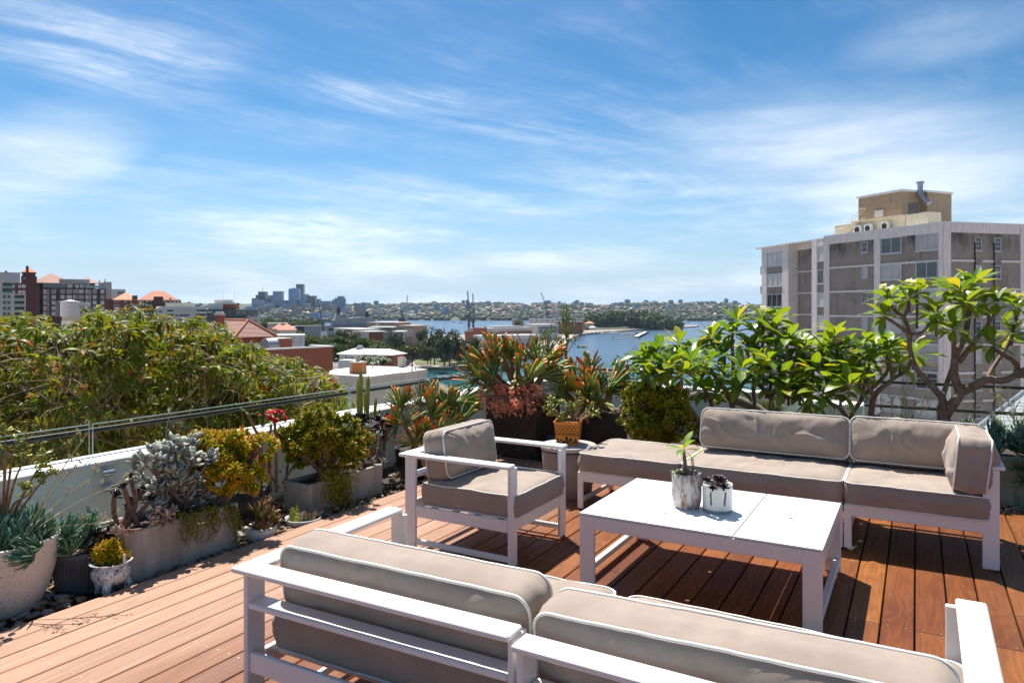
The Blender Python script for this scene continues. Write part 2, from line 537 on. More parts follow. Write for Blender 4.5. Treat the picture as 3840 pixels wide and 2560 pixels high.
def concrete_mat(name,col,col2,stain=(0.16,0.12,0.08),stain_amt=0.5):
 m = bpy.data.materials.new(name)
 m.use_nodes = True
 t = NT(m.node_tree)
 b = t.n['Principled BSDF']
 tc = t.n.new('ShaderNodeTexCoord')
 v = tc.outputs['Object']
 c = t.mix(t.ramp(t.noise(v,5,6,0.6),[(0.3,0),(0.7,1)]),col,col2)
 run = t.noise(t.mapping(v,scale=(7,7,0.9)),1.0,5,0.6)
 c = t.mix(t.math('MULTIPLY',t.ramp(run,[(0.48,0),(0.68,1)]),stain_amt),c,stain)
 pit = t.ramp(t.noise(v,70,3,0.7),[(0.66,0),(0.74,1)])
 c = t.mix(t.math('MULTIPLY',pit,0.5),c,tuple(x * 0.4 for x in col))
 t.l.new(c,b.inputs['Base Color'])
 b.inputs['Roughness'].default_value = 0.9
 bn = t.node('ShaderNodeBump',Strength=0.35,Distance=0.006,Height=t.noise(v,30,6,0.65))
 t.l.new(bn.outputs[0],b.inputs['Normal'])
 return m
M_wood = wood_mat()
M_fabric = fabric_mat('taupe_fabric',(0.315,0.252,0.207),(0.385,0.31,0.258))
M_piping = mat('piping_fabric',(0.74,0.72,0.67),0.8)
M_white = mat('white_powder_coat',(0.79,0.775,0.77),0.38,col2=(0.755,0.735,0.725),scale=3.0,bump=0.04,bscale=60)
M_top = mat('white_table_top',(0.82,0.815,0.805),0.32,col2=(0.78,0.775,0.765),scale=6)
M_screw = mat('screw_steel',(0.36,0.33,0.30),0.45,metal=0.8)
M_dark = mat('dark_void',(0.03,0.026,0.024),0.9)
M_wall = concrete_mat('painted_render',(0.70,0.77,0.695),(0.77,0.825,0.76),stain=(0.5,0.56,0.50),stain_amt=0.45)
M_coping = concrete_mat('painted_coping',(0.78,0.79,0.78),(0.72,0.735,0.72),stain=(0.5,0.5,0.48),stain_amt=0.35)
M_conc = concrete_mat('planter_concrete',(0.36,0.335,0.295),(0.45,0.425,0.385),stain=(0.19,0.155,0.115),stain_amt=0.6)
M_moss = concrete_mat('mossy_concrete',(0.20,0.205,0.13),(0.30,0.29,0.20),stain=(0.07,0.085,0.03),stain_amt=0.8)
M_rail = mat('black_rail',(0.010,0.011,0.011),0.5,spec=0.25)
M_glass = glass_mat('balustrade_glass',(0.93,0.97,0.955),0.0,0.8)
M_gedge = mat('glass_edge',(0.42,0.58,0.53),0.15,spec=0.8)
M_chrome = mat('chrome',(0.72,0.72,0.72),0.18,metal=1.0)
M_soil = mat('potting_soil',(0.035,0.026,0.02),0.95,col2=(0.075,0.055,0.04),scale=40,bump=0.8)
M_corten = mat('dark_corten_steel',(0.030,0.021,0.018),0.65,col2=(0.058,0.032,0.024),scale=7,bump=0.1)
M_greyplastic = mat('grey_plastic',(0.075,0.078,0.092),0.5,col2=(0.11,0.11,0.125),scale=9)
M_blackplastic = mat('black_plastic',(0.02,0.02,0.021),0.5)
def pebble_mat():
 m = bpy.data.materials.new('river_pebble')
 m.use_nodes = True
 t = NT(m.node_tree)
 b = t.n['Principled BSDF']
 oi = t.n.new('ShaderNodeObjectInfo')
 at_ = t.n.new('ShaderNodeAttribute')
 at_.attribute_name = 'rnd'
 r_ = t.math('FRACT',t.math('ADD',oi.outputs['Random'],at_.outputs['Fac']))
 c = t.ramp(r_,[(0.0,(0.24,0.145,0.08)),(0.2,(0.40,0.24,0.13)),(0.4,(0.29,0.24,0.19)),(0.6,(0.46,0.32,0.20)),(0.8,(0.34,0.32,0.29)),(1.0,(0.55,0.47,0.38))],'CONSTANT')
 tc = t.n.new('ShaderNodeTexCoord')
 c = t.mix(t.math('MULTIPLY',t.noise(tc.outputs['Object'],40,4),0.6),c,(0.10,0.065,0.045))
 t.l.new(c,b.inputs['Base Color'])
 b.inputs['Roughness'].default_value = 0.6
 return m
M_pebble = pebble_mat()
def speckle_mat():
 m = bpy.data.materials.new('speckled_fibre_cement')
 m.use_nodes = True
 t = NT(m.node_tree)
 b = t.n['Principled BSDF']
 tc = t.n.new('ShaderNodeTexCoord')
 v = tc.outputs['Object']
 c = t.mix(t.noise(v,4,5),(0.70,0.635,0.56),(0.63,0.56,0.485))
 sp = t.ramp(t.noise(v,56,3,0.75),[(0.575,0),(0.60,1)])
 big = t.ramp(t.noise(v,3,2),[(0.35,0.1),(0.65,1)])
 c = t.mix(t.math('MULTIPLY',t.math('MULTIPLY',sp,big),0.75),c,(0.20,0.155,0.115))
 t.l.new(c,b.inputs['Base Color'])
 b.inputs['Roughness'].default_value = 0.85
 bn = t.node('ShaderNodeBump',Strength=0.3,Distance=0.004,Height=t.noise(v,45,5,0.7))
 t.l.new(bn.outputs[0],b.inputs['Normal'])
 return m
M_speckle = speckle_mat()
# ---------------------------------------------------------------- city materials
def brick_mat(name,c1,c2,mortar,scale=1.0,stain=0.5,stain_c=(0.03,0.028,0.027),top=None):
 """brickwork in the plane of the wall: u runs along the wall, v up"""
 m = bpy.data.materials.new(name)
 m.use_nodes = True
 t = NT(m.node_tree)
 b = t.n['Principled BSDF']
 tc = t.n.new('ShaderNodeTexCoord')
 s = t.node('ShaderNodeSeparateXYZ',Vector=tc.outputs['Object'])
 v = t.node('ShaderNodeCombineXYZ',X=t.math('ADD',s.outputs[0],s.outputs[1]),Y=s.outputs[2],Z=0.0)
 br = t.n.new('ShaderNodeTexBrick')
 t.l.new(v.outputs[0],br.inputs['Vector'])
 br.inputs['Scale'].default_value = scale
 br.inputs['Brick Width'].default_value = 0.24
 br.inputs['Row Height'].default_value = 0.086
 br.inputs['Mortar Size'].default_value = 0.012
 br.inputs['Mortar Smooth'].default_value = 0.3
 br.inputs['Bias'].default_value = 0.0
 br.inputs['Color1'].default_value = (*c1,1)
 br.inputs['Color2'].default_value = (*c2,1)
 br.inputs['Mortar'].default_value = (*mortar,1)
 c = t.mix(t.math('MULTIPLY',t.noise(v.outputs[0],0.5,5,0.6),0.35),br.outputs[0],tuple(x * 0.6 for x in c1))
 run = t.noise(t.mapping(v.outputs[0],scale=(1.3,0.16,1)),1.0,6,0.65)
 blot = t.noise(t.mapping(v.outputs[0],scale=(0.22,0.25,1)),1.0,4,0.6)
 f = t.math('MULTIPLY',t.ramp(run,[(0.45,0),(0.7,1)]),t.ramp(blot,[(0.42,0),(0.66,1)]))
 c = t.mix(t.math('MULTIPLY',f,stain),c,stain_c)
 if top:
  # soot washed down from the parapet
  g = t.ramp(t.math('MULTIPLY_ADD',s.outputs[2],0.5,1 - top * 0.5),[(0.0,0.0),(0.75,1.0)])
  r2 = t.ramp(t.noise(t.mapping(v.outputs[0],scale=(0.8,0.22,1)),1.0,7,0.7),[(0.40,0),(0.62,1)])
  c = t.mix(t.math('MULTIPLY',t.math('MULTIPLY',g,r2),0.88),c,stain_c)
 t.l.new(c,b.inputs['Base Color'])
 b.inputs['Roughness'].default_value = 0.9
 bn = t.node('ShaderNodeBump',Strength=0.4,Distance=0.012,Height=t.math('SUBTRACT',1.0,br.outputs[1]))
 t.l.new(bn.outputs[0],b.inputs['Normal'])
 return m
def tile_mat(name,c1,c2):
 m = bpy.data.materials.new(name)
 m.use_nodes = True
 t = NT(m.node_tree)
 b = t.n['Principled BSDF']
 tc = t.n.new('ShaderNodeTexCoord')
 oi = t.n.new('ShaderNodeObjectInfo')
 s = t.node('ShaderNodeSeparateXYZ',Vector=tc.outputs['Object'])
 rows = t.math('FRACT',t.math('MULTIPLY',s.outputs[2],6.0))
 c = t.mix(t.noise(tc.outputs['Object'],1.4,5,0.7),c1,c2)
 c = t.mix(t.math('MULTIPLY',t.ramp(rows,[(0.0,1.0),(0.25,0.0)]),0.35),c,tuple(x * 0.45 for x in c1))
 h = t.node('ShaderNodeHueSaturation',Value=t.math('MULTIPLY_ADD',oi.outputs['Random'],0.5,0.75),Color=c)
 t.l.new(h.outputs[0],b.inputs['Base Color'])
 b.inputs['Roughness'].default_value = 0.75
 return m
M_brickgrey = brick_mat('mauve_grey_brick',(0.325,0.282,0.24),(0.262,0.226,0.193),(0.41,0.38,0.345),stain=0.7,top=39.3)
M_bricktan = brick_mat('tan_brick',(0.48,0.34,0.22),(0.39,0.27,0.175),(0.38,0.31,0.24),stain=0.5)
M_brickdark = brick_mat('liver_brick',(0.165,0.042,0.034),(0.12,0.032,0.027),(0.2,0.11,0.095),stain=0.25)
M_brickred = brick_mat('red_brick',(0.36,0.095,0.045),(0.28,0.068,0.034),(0.33,0.19,0.14),stain=0.35)
M_renderpink = concrete_mat('pinkish_render',(0.74,0.69,0.655),(0.79,0.74,0.705),stain=(0.30,0.26,0.235),stain_amt=0.35)
M_cream = concrete_mat('cream_render',(0.66,0.55,0.40),(0.70,0.60,0.46),stain=(0.4,0.3,0.2),stain_amt=0.3)
M_beige = concrete_mat('beige_render',(0.55,0.505,0.42),(0.62,0.575,0.49),stain=(0.33,0.29,0.23),stain_amt=0.35)
M_roofmem = concrete_mat('pinkish_flat_roof',(0.50,0.395,0.325),(0.58,0.47,0.40),stain=(0.33,0.25,0.2),stain_amt=0.35)
M_roofgrey = concrete_mat('pale_flat_roof',(0.53,0.495,0.455),(0.62,0.585,0.54),stain=(0.30,0.26,0.22),stain_amt=0.5)
M_whitewall = mat('white_wall',(0.70,0.69,0.66),0.8,col2=(0.62,0.61,0.585),scale=0.4)
M_greywall = mat('stone_grey_wall',(0.56,0.50,0.43),0.85,col2=(0.62,0.555,0.48),scale=0.4)
M_palegrey = mat('pale_grey_wall',(0.62,0.58,0.53),0.85,col2=(0.68,0.64,0.59),scale=0.3)
M_charcoal = mat('charcoal_wall',(0.085,0.083,0.083),0.7,col2=(0.11,0.107,0.105),scale=0.4)
M_tilered = tile_mat('terracotta_tiles',(0.47,0.165,0.095),(0.36,0.115,0.07))
M_tilepink = tile_mat('pinkish_tiles',(0.44,0.24,0.185),(0.36,0.175,0.13))
M_tileorange = tile_mat('orange_tiles',(0.60,0.225,0.115),(0.52,0.18,0.09))
M_metalroof = mat('grey_metal_roof',(0.42,0.43,0.43),0.45,col2=(0.36,0.37,0.375),scale=0.6,metal=0.1)
M_whiteroof = mat('white_metal_roof',(0.70,0.70,0.69),0.45,col2=(0.62,0.62,0.61),scale=0.5)
M_frame = mat('white_window_frame',(0.72,0.70,0.66),0.5)
M_frameal = mat('aluminium_frame',(0.55,0.55,0.55),0.35,metal=0.3)
M_pane = mat('window_glass',(0.035,0.045,0.055),0.08,col2=(0.07,0.085,0.095),scale=0.3,spec=0.8)
M_blind = mat('window_blind',(0.52,0.52,0.49),0.5,col2=(0.36,0.38,0.38),scale=0.35,spec=0.6,rnd_obj=0.3)
M_pal = mat('pale_curtained_glass',(0.60,0.60,0.57),0.3,col2=(0.42,0.43,0.42),scale=0.25,spec=0.6,rnd_obj=0.22)
M_balglass = mat('green_balcony_glass',(0.18,0.30,0.27),0.1,spec=0.8)
M_ship = mat('naval_grey_paint',(0.30,0.325,0.35),0.6,col2=(0.335,0.36,0.385),scale=0.08)
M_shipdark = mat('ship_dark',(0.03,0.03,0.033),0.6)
M_crane = mat('blue_grey_crane_paint',(0.045,0.058,0.085),0.5,col2=(0.065,0.075,0.10),scale=0.3)
M_cranepale = mat('pale_crane_paint',(0.42,0.44,0.46),0.5)
M_yellow = mat('yellow_paint',(0.75,0.42,0.03),0.5)
M_redpanel = mat('red_panel',(0.62,0.02,0.012),0.4)
M_steel = mat('galvanised_steel',(0.42,0.43,0.44),0.4,metal=0.6)
M_rust = mat('rust_streaked_render',(0.45,0.36,0.27),0.9,col2=(0.48,0.16,0.05),scale=1.2,stretch=(1,1,.35),lo=.42,hi=.55)
M_sandstone = concrete_mat('sandstone',(0.33,0.245,0.16),(0.40,0.31,0.215),stain=(0.13,0.10,0.07),stain_amt=0.5)
M_jetty = mat('jetty_timber',(0.12,0.105,0.09),0.8)
M_boat = mat('white_gelcoat',(0.75,0.75,0.74),0.3)
M_slate = mat('roof_slate',(0.25,0.26,0.275),0.55,col2=(0.33,0.335,0.345),scale=6,rnd_obj=0.22)
M_asphalt = mat('asphalt',(0.10,0.095,0.09),0.9,col2=(0.2,0.18,0.16),scale=0.02)
M_asphaltpink = mat('wharf_paving',(0.36,0.29,0.25),0.9,col2=(0.28,0.235,0.21),scale=0.03)
def water_mat():
 m = bpy.data.materials.new('harbour_water')
 m.use_nodes = True
 t = NT(m.node_tree)
 b = t.n['Principled BSDF']
 geo = t.n.new('ShaderNodeNewGeometry')
 p = geo.outputs['Position']
 big = t.noise(t.mapping(p,scale=(0.004,0.004,1),rot=(0,0,0.6)),1.0,4)
 # shallow cove water is greener than the open harbour
 d = t.node('ShaderNodeVectorMath',_operation='LENGTH')
 t.l.new(p,d.inputs[0])
 near = t.ramp(t.math('MULTIPLY',d.outputs['Value'],1 / 1000.0),[(0.50,1.0),(0.62,0.0)])
 c = t.mix(big,(0.050,0.095,0.165),(0.072,0.125,0.205))
 c = t.mix(near,c,(0.008,0.085,0.095))
 t.l.new(c,b.inputs['Base Color'])
 b.inputs['Roughness'].default_value = 0.16
 b.inputs['IOR'].default_value = 1.33
 n1 = t.noise(t.mapping(p,scale=(0.05,0.11,1),rot=(0,0,0.5)),1.0,6,0.65)
 n2 = t.noise(t.mapping(p,scale=(0.5,0.9,1),rot=(0,0,0.2)),1.0,3,0.6)
 h = t.math('ADD',t.math('MULTIPLY',n1,2.2),t.math('MULTIPLY',n2,0.4))
 bn = t.node('ShaderNodeBump',Strength=0.55,Distance=1.6,Height=h)
 t.l.new(bn.outputs[0],b.inputs['Normal'])
 return m
M_water = water_mat()
def foliage_mat(name,cols,rough=0.55,transl=0.35,vary=0.35,tint=(1.25,1.3,0.55),spec=0.4):
 """leaf: colour varies from leaf to leaf (attribute rnd) and plant to plant; light also passes through"""
 m = bpy.data.materials.new(name)
 m.use_nodes = True
 t = NT(m.node_tree)
 b = t.n['Principled BSDF']
 a = t.n.new('ShaderNodeAttribute')
 a.attribute_name = 'rnd'
 oi = t.n.new('ShaderNodeObjectInfo')
 f = t.math('FRACT',t.math('ADD',a.outputs['Fac'],oi.outputs['Random']))
 c = t.ramp(f,[(k / max(1,len(cols) - 1),q) for k,q in enumerate(cols)])
 h = t.node('ShaderNodeHueSaturation',Value=t.math('MULTIPLY_ADD',oi.outputs['Random'],vary,1 - vary / 2),Color=c)
 t.l.new(h.outputs[0],b.inputs['Base Color'])
 b.inputs['Roughness'].default_value = rough
 b.inputs['Specular IOR Level'].default_value = spec
 if transl:
  tr = t.n.new('ShaderNodeBsdfTranslucent')
  t.l.new(t.mix(1.0,h.outputs[0],tint,'MULTIPLY'),tr.inputs[0])
  mx = t.node('ShaderNodeMixShader',i0=transl,i1=b.outputs[0],i2=tr.outputs[0])
  t.l.new(mx.outputs[0],t.n['Material Output'].inputs[0])
 return m
M_treegreen = foliage_mat('fig_tree_leaves',[(0.030,0.062,0.014),(0.055,0.105,0.020),(0.040,0.080,0.017),(0.085,0.135,0.026)],0.6,0.25)
M_treeolive = foliage_mat('olive_tree_leaves',[(0.060,0.072,0.022),(0.10,0.105,0.028),(0.125,0.105,0.030),(0.075,0.085,0.03)],0.6,0.25)
M_treedark = foliage_mat('casuarina_leaves',[(0.034,0.047,0.026),(0.055,0.07,0.036),(0.042,0.055,0.028)],0.6,0.2)
M_fartree = foliage_mat('far_bushland',[(0.024,0.040,0.022),(0.040,0.056,0.028),(0.052,0.062,0.034),(0.030,0.045,0.025)],0.8,0.0,0.4)
M_bark = mat('bark',(0.13,0.095,0.07),0.9,col2=(0.22,0.17,0.13),scale=6,bump=0.5)
M_grass = mat('park_grass',(0.09,0.12,0.03),0.9,col2=(0.14,0.14,0.05),scale=0.1)
# ---------------------------------------------------------------- water, ground, far shore
SEA = -40.0
wm = MB()
wm.quad([(-9000,-3000,SEA),(9000,-3000,SEA),(9000,12000,SEA),(-9000,12000,SEA)])
tag(wm.build('harbour_water',M_water),kind='structure')
def extrude_poly(pts,z0,z1,name,mt,parent=None,kind=None,side=None):
 b = MB()
 n = len(pts)
 b.quad([(p[0],p[1],z1) for p in pts],0)
 for i in range(n):
  p,q = pts[i],pts[(i + 1) % n]
  b.quad([(p[0],p[1],z0),(q[0],q[1],z0),(q[0],q[1],z1),(p[0],p[1],z1)],1 if side else 0)
 me = b.mesh(name,[mt,side] if side else mt)
 import bmesh
 bm = bmesh.new(); bm.from_mesh(me)
 bmesh.ops.recalc_face_normals(bm,faces=bm.faces)
 bmesh.ops.triangulate(bm,faces=[f for f in bm.faces if len(f.verts) > 4])
 bm.to_mesh(me); bm.free()
 o = link(name,me,parent)
 if kind: o['kind'] = kind
 return o
GZ = -37.4     # quay level
def W2(px,py):
 p = on_z(px,py,SEA)
 return (p.x,p.y)
land = [W2(*q) for q in [(-900,772),(300,770),(700,771),(940,772),(1018,772),(1112,771),(1112,757),(1235,750),(1330,752),(1480,752.5),(1597,748.6),(1606,749.2),(1598,751.5),
       (1485,757.5),(1425,762),(1335,770),(1306,783),(1283,812),(1180,832),(1088,851),(962,851),(900,862),(840,905),(1120,912),(1250,905)]]
land += [tuple(ud(130,300)[:2]),tuple(ud(300,320)[:2]),tuple(ud(900,320)[:2]),tuple(ud(900,-300)[:2]),tuple(ud(-900,-300)[:2])]
extrude_poly(land,SEA - 3,GZ,'ground',M_asphaltpink,kind='structure',side=M_sandstone)
# park lawn above the sandstone sea wall
pk = [W2(*q) for q in [(955,846),(1090,846),(1180,828),(1190,818),(1100,826),(1000,832),(950,834)]]
extrude_poly(pk,GZ,GZ + 0.5,'park_lawn',M_grass,kind='structure')
# naval street and town ground, a little higher behind
tn = [tuple(ud(a,b)[:2]) for a,b in [(-700,1050),(-150,1050),(-85,700),(-70,430),(-30,330),(-18,200),(-14,60),(-20,10),(-200,0),(-900,100)]]
extrude_poly(tn,GZ - 0.5,GZ + 4,'town_ground',M_asphalt,kind='structure')
# far shore: hills rising from the water
cols,rowsn = 150,16
def far_h(px,f):
 """hill height above the sea at fraction f (0 shore, 1 ridge)"""
 n = mnoise.noise(Vector((px * 0.0045,f * 1.6,3.0)))
 n2 = mnoise.noise(Vector((px * 0.017,f * 3.0,7.0)))
 top = 72 + 13 * n + 6 * n2 + 10 * math.exp(-((px - 1500) / 500) ** 2) + 12 * math.exp(-((px - 700) / 160) ** 2)
 return top * (f ** 0.75) * (1 + 0.10 * n2) + 1.0
def far_pt(px,f):
 sh = 2850 + 260 * mnoise.noise(Vector((px * 0.004,11.0,0))) - 550 * max(0.0,min(1.0,(900 - px) / 200))
 d = sh + f * 1500
 p = at(px,712,d)
 return Vector((p.x,p.y,SEA + far_h(px,f)))
def far_zone():
 rows = []
 for a in range(rowsn + 1):
  f = a / rowsn
  rows.append([far_pt(-900 + 4400 * b / cols,f) if a else far_pt(-900 + 4400 * b / cols,0) - Vector((0,0,6)) for b in range(cols + 1)])
 # behind the ridge the land falls away again
 rows.append([p + (at(-900 + 4400 * b / cols,712,1).normalized() * 900 if False else Vector((0,0,-60))) + Vector(((at(-900 + 4400 * b / cols,712,900) - at(-900 + 4400 * b / cols,712,1)).x,(at(-900 + 4400 * b / cols,712,900) - at(-900 + 4400 * b / cols,712,1)).y,0)) for b,p in enumerate(rows[-1])])
 m = MB()
 m.grid(rows,sm=True)
 m.quad([(0,0,-60)] * 3) if False else None
 tag(m.build('far_hills',M_fartree),kind='structure')
far_zone()
# bush and street trees over the far hills: far too many to count
ico = None
def blob_mesh(seed,sub=1):
 import bmesh
 bm = bmesh.new()
 bmesh.ops.create_icosphere(bm,subdivisions=sub,radius=1)
 for v in bm.verts:
  v.co *= 1 + 0.28 * mnoise.noise(v.co * 1.7 + Vector((seed * 5.1,0,0)))
  v.co.z *= 0.85
 V = np.array([v.co[:] for v in bm.verts])
 F = np.array([[v.index for v in f.verts] for f in bm.faces])
 bm.free()
 return V,F
FAR_TOWERS = []
Tt,Ts = [],[]
for k in range(6800):
 px = rng.uniform(560,2400) if k % 5 else rng.uniform(-600,3200)
 f = rng.random() ** 1.15
 if 560 < px < 790 and f > 0.55: continue
 dens = mnoise.noise(Vector((px * 0.012,f * 4.5,5)))
 if f > 0.10 and dens < -0.12 and rng.random() < 0.75: continue
 p = far_pt(px,f)
 s_ = rng.uniform(6,13) * (1.1 if f < 0.1 else 1)
 Tt.append((p.x,p.y,p.z + s_ * 0.35)); Ts.append((s_ * rng.uniform(.9,1.5),s_ * rng.uniform(.9,1.5),s_ * rng.uniform(.6,1.0)))
BV,BF = blob_mesh(1,1)
ang = nrng.random(len(Tt)) * 6.28
RR = np.zeros((len(Tt),3,3)); RR[:,0,0] = np.cos(ang); RR[:,0,1] = -np.sin(ang); RR[:,1,0] = np.sin(ang); RR[:,1,1] = np.cos(ang); RR[:,2,2] = 1
V,Fc,_,rn = scatter(BV,BF,None,RR,Tt,np.array(Ts))
tag(link('far_woodland',mesh_np('far_woodland',V,Fc,M_fartree,rnd=rn,smooth=True)),kind='stuff',label='dark bushland and street trees covering the far harbour hills',cat='woodland')
# houses on the far hills: the 290 nearest stand alone, the rest as one mass
def house_mesh(seed,roof,wall):
 rr = random.Random(seed)
 w,d,h,rh = rr.uniform(5,9),rr.uniform(4,7),rr.uniform(3,7),rr.uniform(2,3.4)
 b = MB()
 b.box((-w,-d,-6),(w,d,h),0)
 e = 0.6
 k = min(w,d) * 0.8
 A = [(-w - e,-d - e,h),(w + e,-d - e,h),(w + e,d + e,h),(-w - e,d + e,h)]
 r0,r1 = (-w + k,0,h + rh),(w - k,0,h + rh)
 b.quad([A[0],A[1],r1,r0],1); b.quad([A[1],A[2],r1],1); b.quad([A[2],A[3],r0,r1],1); b.quad([A[3],A[0],r0],1)
 for i in range(3):
  x = -w + (i + 0.5) * 2 * w / 3
  b.box((x - 0.8,-d - 0.06,h - 2.3),(x + 0.8,-d + 0.02,h - 0.7),2)
  if h > 5: b.box((x - 0.8,-d - 0.06,h - 5.3),(x + 0.8,-d + 0.02,h - 3.7),2)
 return b.mesh('hillside_house',[wall,roof,M_pane])
hm = []
for k in range(14):
 hm.append(house_mesh(k,[M_tilepink,M_tilered,M_tilepink,M_metalroof,M_tilepink][k % 5],[M_whitewall,M_beige,M_cream,M_beige,M_palegrey,M_brickred,M_beige][k % 7]))
hs = []
tries = 0
while len(hs) < 820 and tries < 6000:
 tries += 1
 px = rng.uniform(600,2350)
 f = rng.random() ** 0.85
 if f < 0.035: continue
 if px > 1400 and f < 0.18 and rng.random() < 0.85: continue
 if 560 < px < 790 and f > 0.45: continue
 dens = mnoise.noise(Vector((px * 0.012,f * 4.5,5)))
 if dens > 0.1 and rng.random() < 0.7: continue
 hs.append((f,px))
hs.sort()
restV = []
for i,(f,px) in enumerate(hs):
 p = far_pt(px,f)
 rz = R(YAW) + rng.uniform(-0.9,0.9)
 s_ = rng.uniform(0.75,1.25)
 if i < 285:
  o = link('hillside_house',hm[i % 14],None,p,(0,0,rz),(s_,s_,s_))
  col_ = 'pinkish tiled' if i % 14 % 5 in (0,2,4) else 'red tiled' if i % 14 % 5 == 1 else 'grey metal'
  wl = ['white','beige','cream','beige','grey','brick','beige'][i % 14 % 7]
  tag(o,'small %s hillside house with %s roof near the water of the far shore' % (wl,col_),'house','small houses on the far harbour hillside')
 else:
  restV.append((p,rz,s_,i % 14))
b = MB()
for (p,rz,s_,k) in restV:
 m_ = hm[k]
 Mx = Matrix.Translation(p) @ Matrix.Rotation(rz,4,'Z') @ Matrix.Scale(s_,4)
 off = {0: [0,1,2,0,3,4,0][k % 7]}
 wi = [0,1,2,0,3,4,0][k % 7]
 ri = 5 + [0,1,0,2,0][k % 5]
 vs = [Mx @ v.co for v in m_.vertices]
 for pl in m_.polygons:
  b.quad([vs[q] for q in pl.vertices],[wi,ri,8][pl.material_index])
tag(b.build('distant_houses',[M_whitewall,M_beige,M_cream,M_palegrey,M_brickred,M_tilepink,M_tilered,M_metalroof,M_pane]),'hundreds of tiny tiled houses on the upper slopes across the harbour','houses',kind='stuff')
# ---------------------------------------------------------------- city buildings
class Fac:
 """a building seen face-on: local x runs along its face (left to right), local -y looks at the terrace, z up from its base"""
 def __init__(self,name,label,cat,pa,da,pb,db,zb=-38,group=None):
  if db is None:      # face square to the line of sight
   ka,kb_ = (pa - 1176) / 1630,(pb - 1176) / 1630
   k = (ka + kb_) / 2
   db = da * (ka * k + 1) / (kb_ * k + 1)
  A,B = at(pa,712,da),at(pb,712,db)
  self.A,self.B,self.zb = A,B,zb
  e = Vector((B.x - A.x,B.y - A.y))
  self.L = e.length
  self.e = e.normalized()
  self.o = thing(name,label,cat,(A.x,A.y,zb),math.atan2(e.y,e.x),group)
 def pt(self,px,py,y=0.0):
  """(x, z) on the plane local y=y hit by the viewing ray of a pixel"""
  r = at(px,py,1.0) - Vector((0,0,EYE))
  n = Vector((-self.e.y,self.e.x))
  A = Vector((self.A.x,self.A.y)) + n * y
  t = A.dot(n) / Vector((r.x,r.y)).dot(n)
  P = Vector((r.x,r.y)) * t - A
  return P.dot(self.e),EYE + r.z * t - self.zb
 def box(self,name,x0,x1,y0,y1,z0,z1,m,parent=None,skip=''):
  b = MB()
  b.box((min(x0,x1),min(y0,y1),min(z0,z1)),(max(x0,x1),max(y0,y1),max(z0,z1)),skip=skip)
  return b.build(name,m,parent or self.o)
 def pbox(self,name,px0,px1,pt,pb,y0,y1,m,parent=None,ys=None):
  yy = y0 if ys is None else ys
  x0,z1 = self.pt(px0,pt,yy)
  x1,_ = self.pt(px1,pt,yy)
  xm = (px0 + px1) / 2
  _,z1 = self.pt(xm,pt,yy)
  _,z0 = self.pt(xm,pb,yy)
  if pb > 5000: z0 = 0
  return self.box(name,x0,x1,y0,y1,z0,z1,m,parent)
 def hip(self,name,x0,x1,y0,y1,z,h,m,over=0.5,inset=None,parent=None):
  b = MB()
  x0 -= over; x1 += over; y0 -= over; y1 += over
  k = inset if inset is not None else (y1 - y0) / 2
  k = min(k,(x1 - x0) / 2 - 0.01)
  ym = (y0 + y1) / 2
  A = [(x0,y0,z),(x1,y0,z),(x1,y1,z),(x0,y1,z)]
  r0,r1 = (x0 + k,ym,z + h),(x1 - k,ym,z + h)
  b.quad([A[0],A[1],r1,r0]); b.quad([A[1],A[2],r1]); b.quad([A[2],A[3],r0,r1]); b.quad([A[3],A[0],r0])
  b.quad([(x0,y0,z - 0.25),(x1,y0,z - 0.25),(x1,y0,z),(x0,y0,z)]); b.quad([(x1,y0,z - 0.25),(x1,y1,z - 0.25),(x1,y1,z),(x1,y0,z)])
  b.quad([(x0,y1,z - 0.25),(x0,y0,z - 0.25),(x0,y0,z),(x0,y1,z)]); b.quad([(x0,y0,z - 0.25),(x0,y1,z - 0.25),(x1,y1,z - 0.25),(x1,y0,z - 0.25)])
  return b.build(name,m,parent or self.o)
 def win(self,x,z,w,h,y=0.0,cols=2,rows=1,fm=None,pm=None,sill=True,parent=None,ft=0.06):
  return window(self.o if parent is None else parent,x,z,w,h,y,cols,rows,fm or M_frame,pm or M_pane,sill,ft)
 def pwin(self,px0,px1,pt,pb,y=0.0,**kw):
  x0,z1 = self.pt(px0,pt,y); x1,_ = self.pt(px1,pt,y)
  _,z1 = self.pt((px0 + px1) / 2,pt,y); _,z0 = self.pt((px0 + px1) / 2,pb,y)
  return self.win(x0,z0,x1 - x0,z1 - z0,y,**kw)
_wc = {}
def window(parent,x,z,w,h,y=0.0,cols=2,rows=1,fm=None,pm=None,sill=True,ft=0.06,rot=None):
 """framed window whose lower left corner is (x, z); the frame stands proud, the pane lies back"""
 w,h = round(w,2),round(h,2)
 key = (w,h,cols,rows,fm.name,pm.name,sill,ft)
 if key not in _wc:
  b = MB()
  f = ft
  b.box((0,-0.09,0),(f,0.01,h)); b.box((w - f,-0.09,0),(w,0.01,h))
  b.box((f,-0.088,0),(w - f,0.009,f)); b.box((f,-0.088,h - f),(w - f,0.009,h))
  for k in range(1,cols):
   b.box((w * k / cols - f * 0.4,-0.082,f),(w * k / cols + f * 0.4,0.0,h - f))
  for k in range(1,rows):
   b.box((f,-0.078,h * k / rows - f * 0.35),(w - f,0.0,h * k / rows + f * 0.35))
  if sill: b.box((-0.06,-0.16,-0.09),(w + 0.06,0.0,-0.004))
  p = MB()
  p.quad([(f,-0.03,f),(w - f,-0.03,f),(w - f,-0.03,h - f),(f,-0.03,h - f)])
  _wc[key] = (b.mesh('window',fm),p.mesh('pane',pm))
 a,c = _wc[key]
 o = link('window',a,parent,(x,y,z),rot)
 link('pane',c,o)
 return o
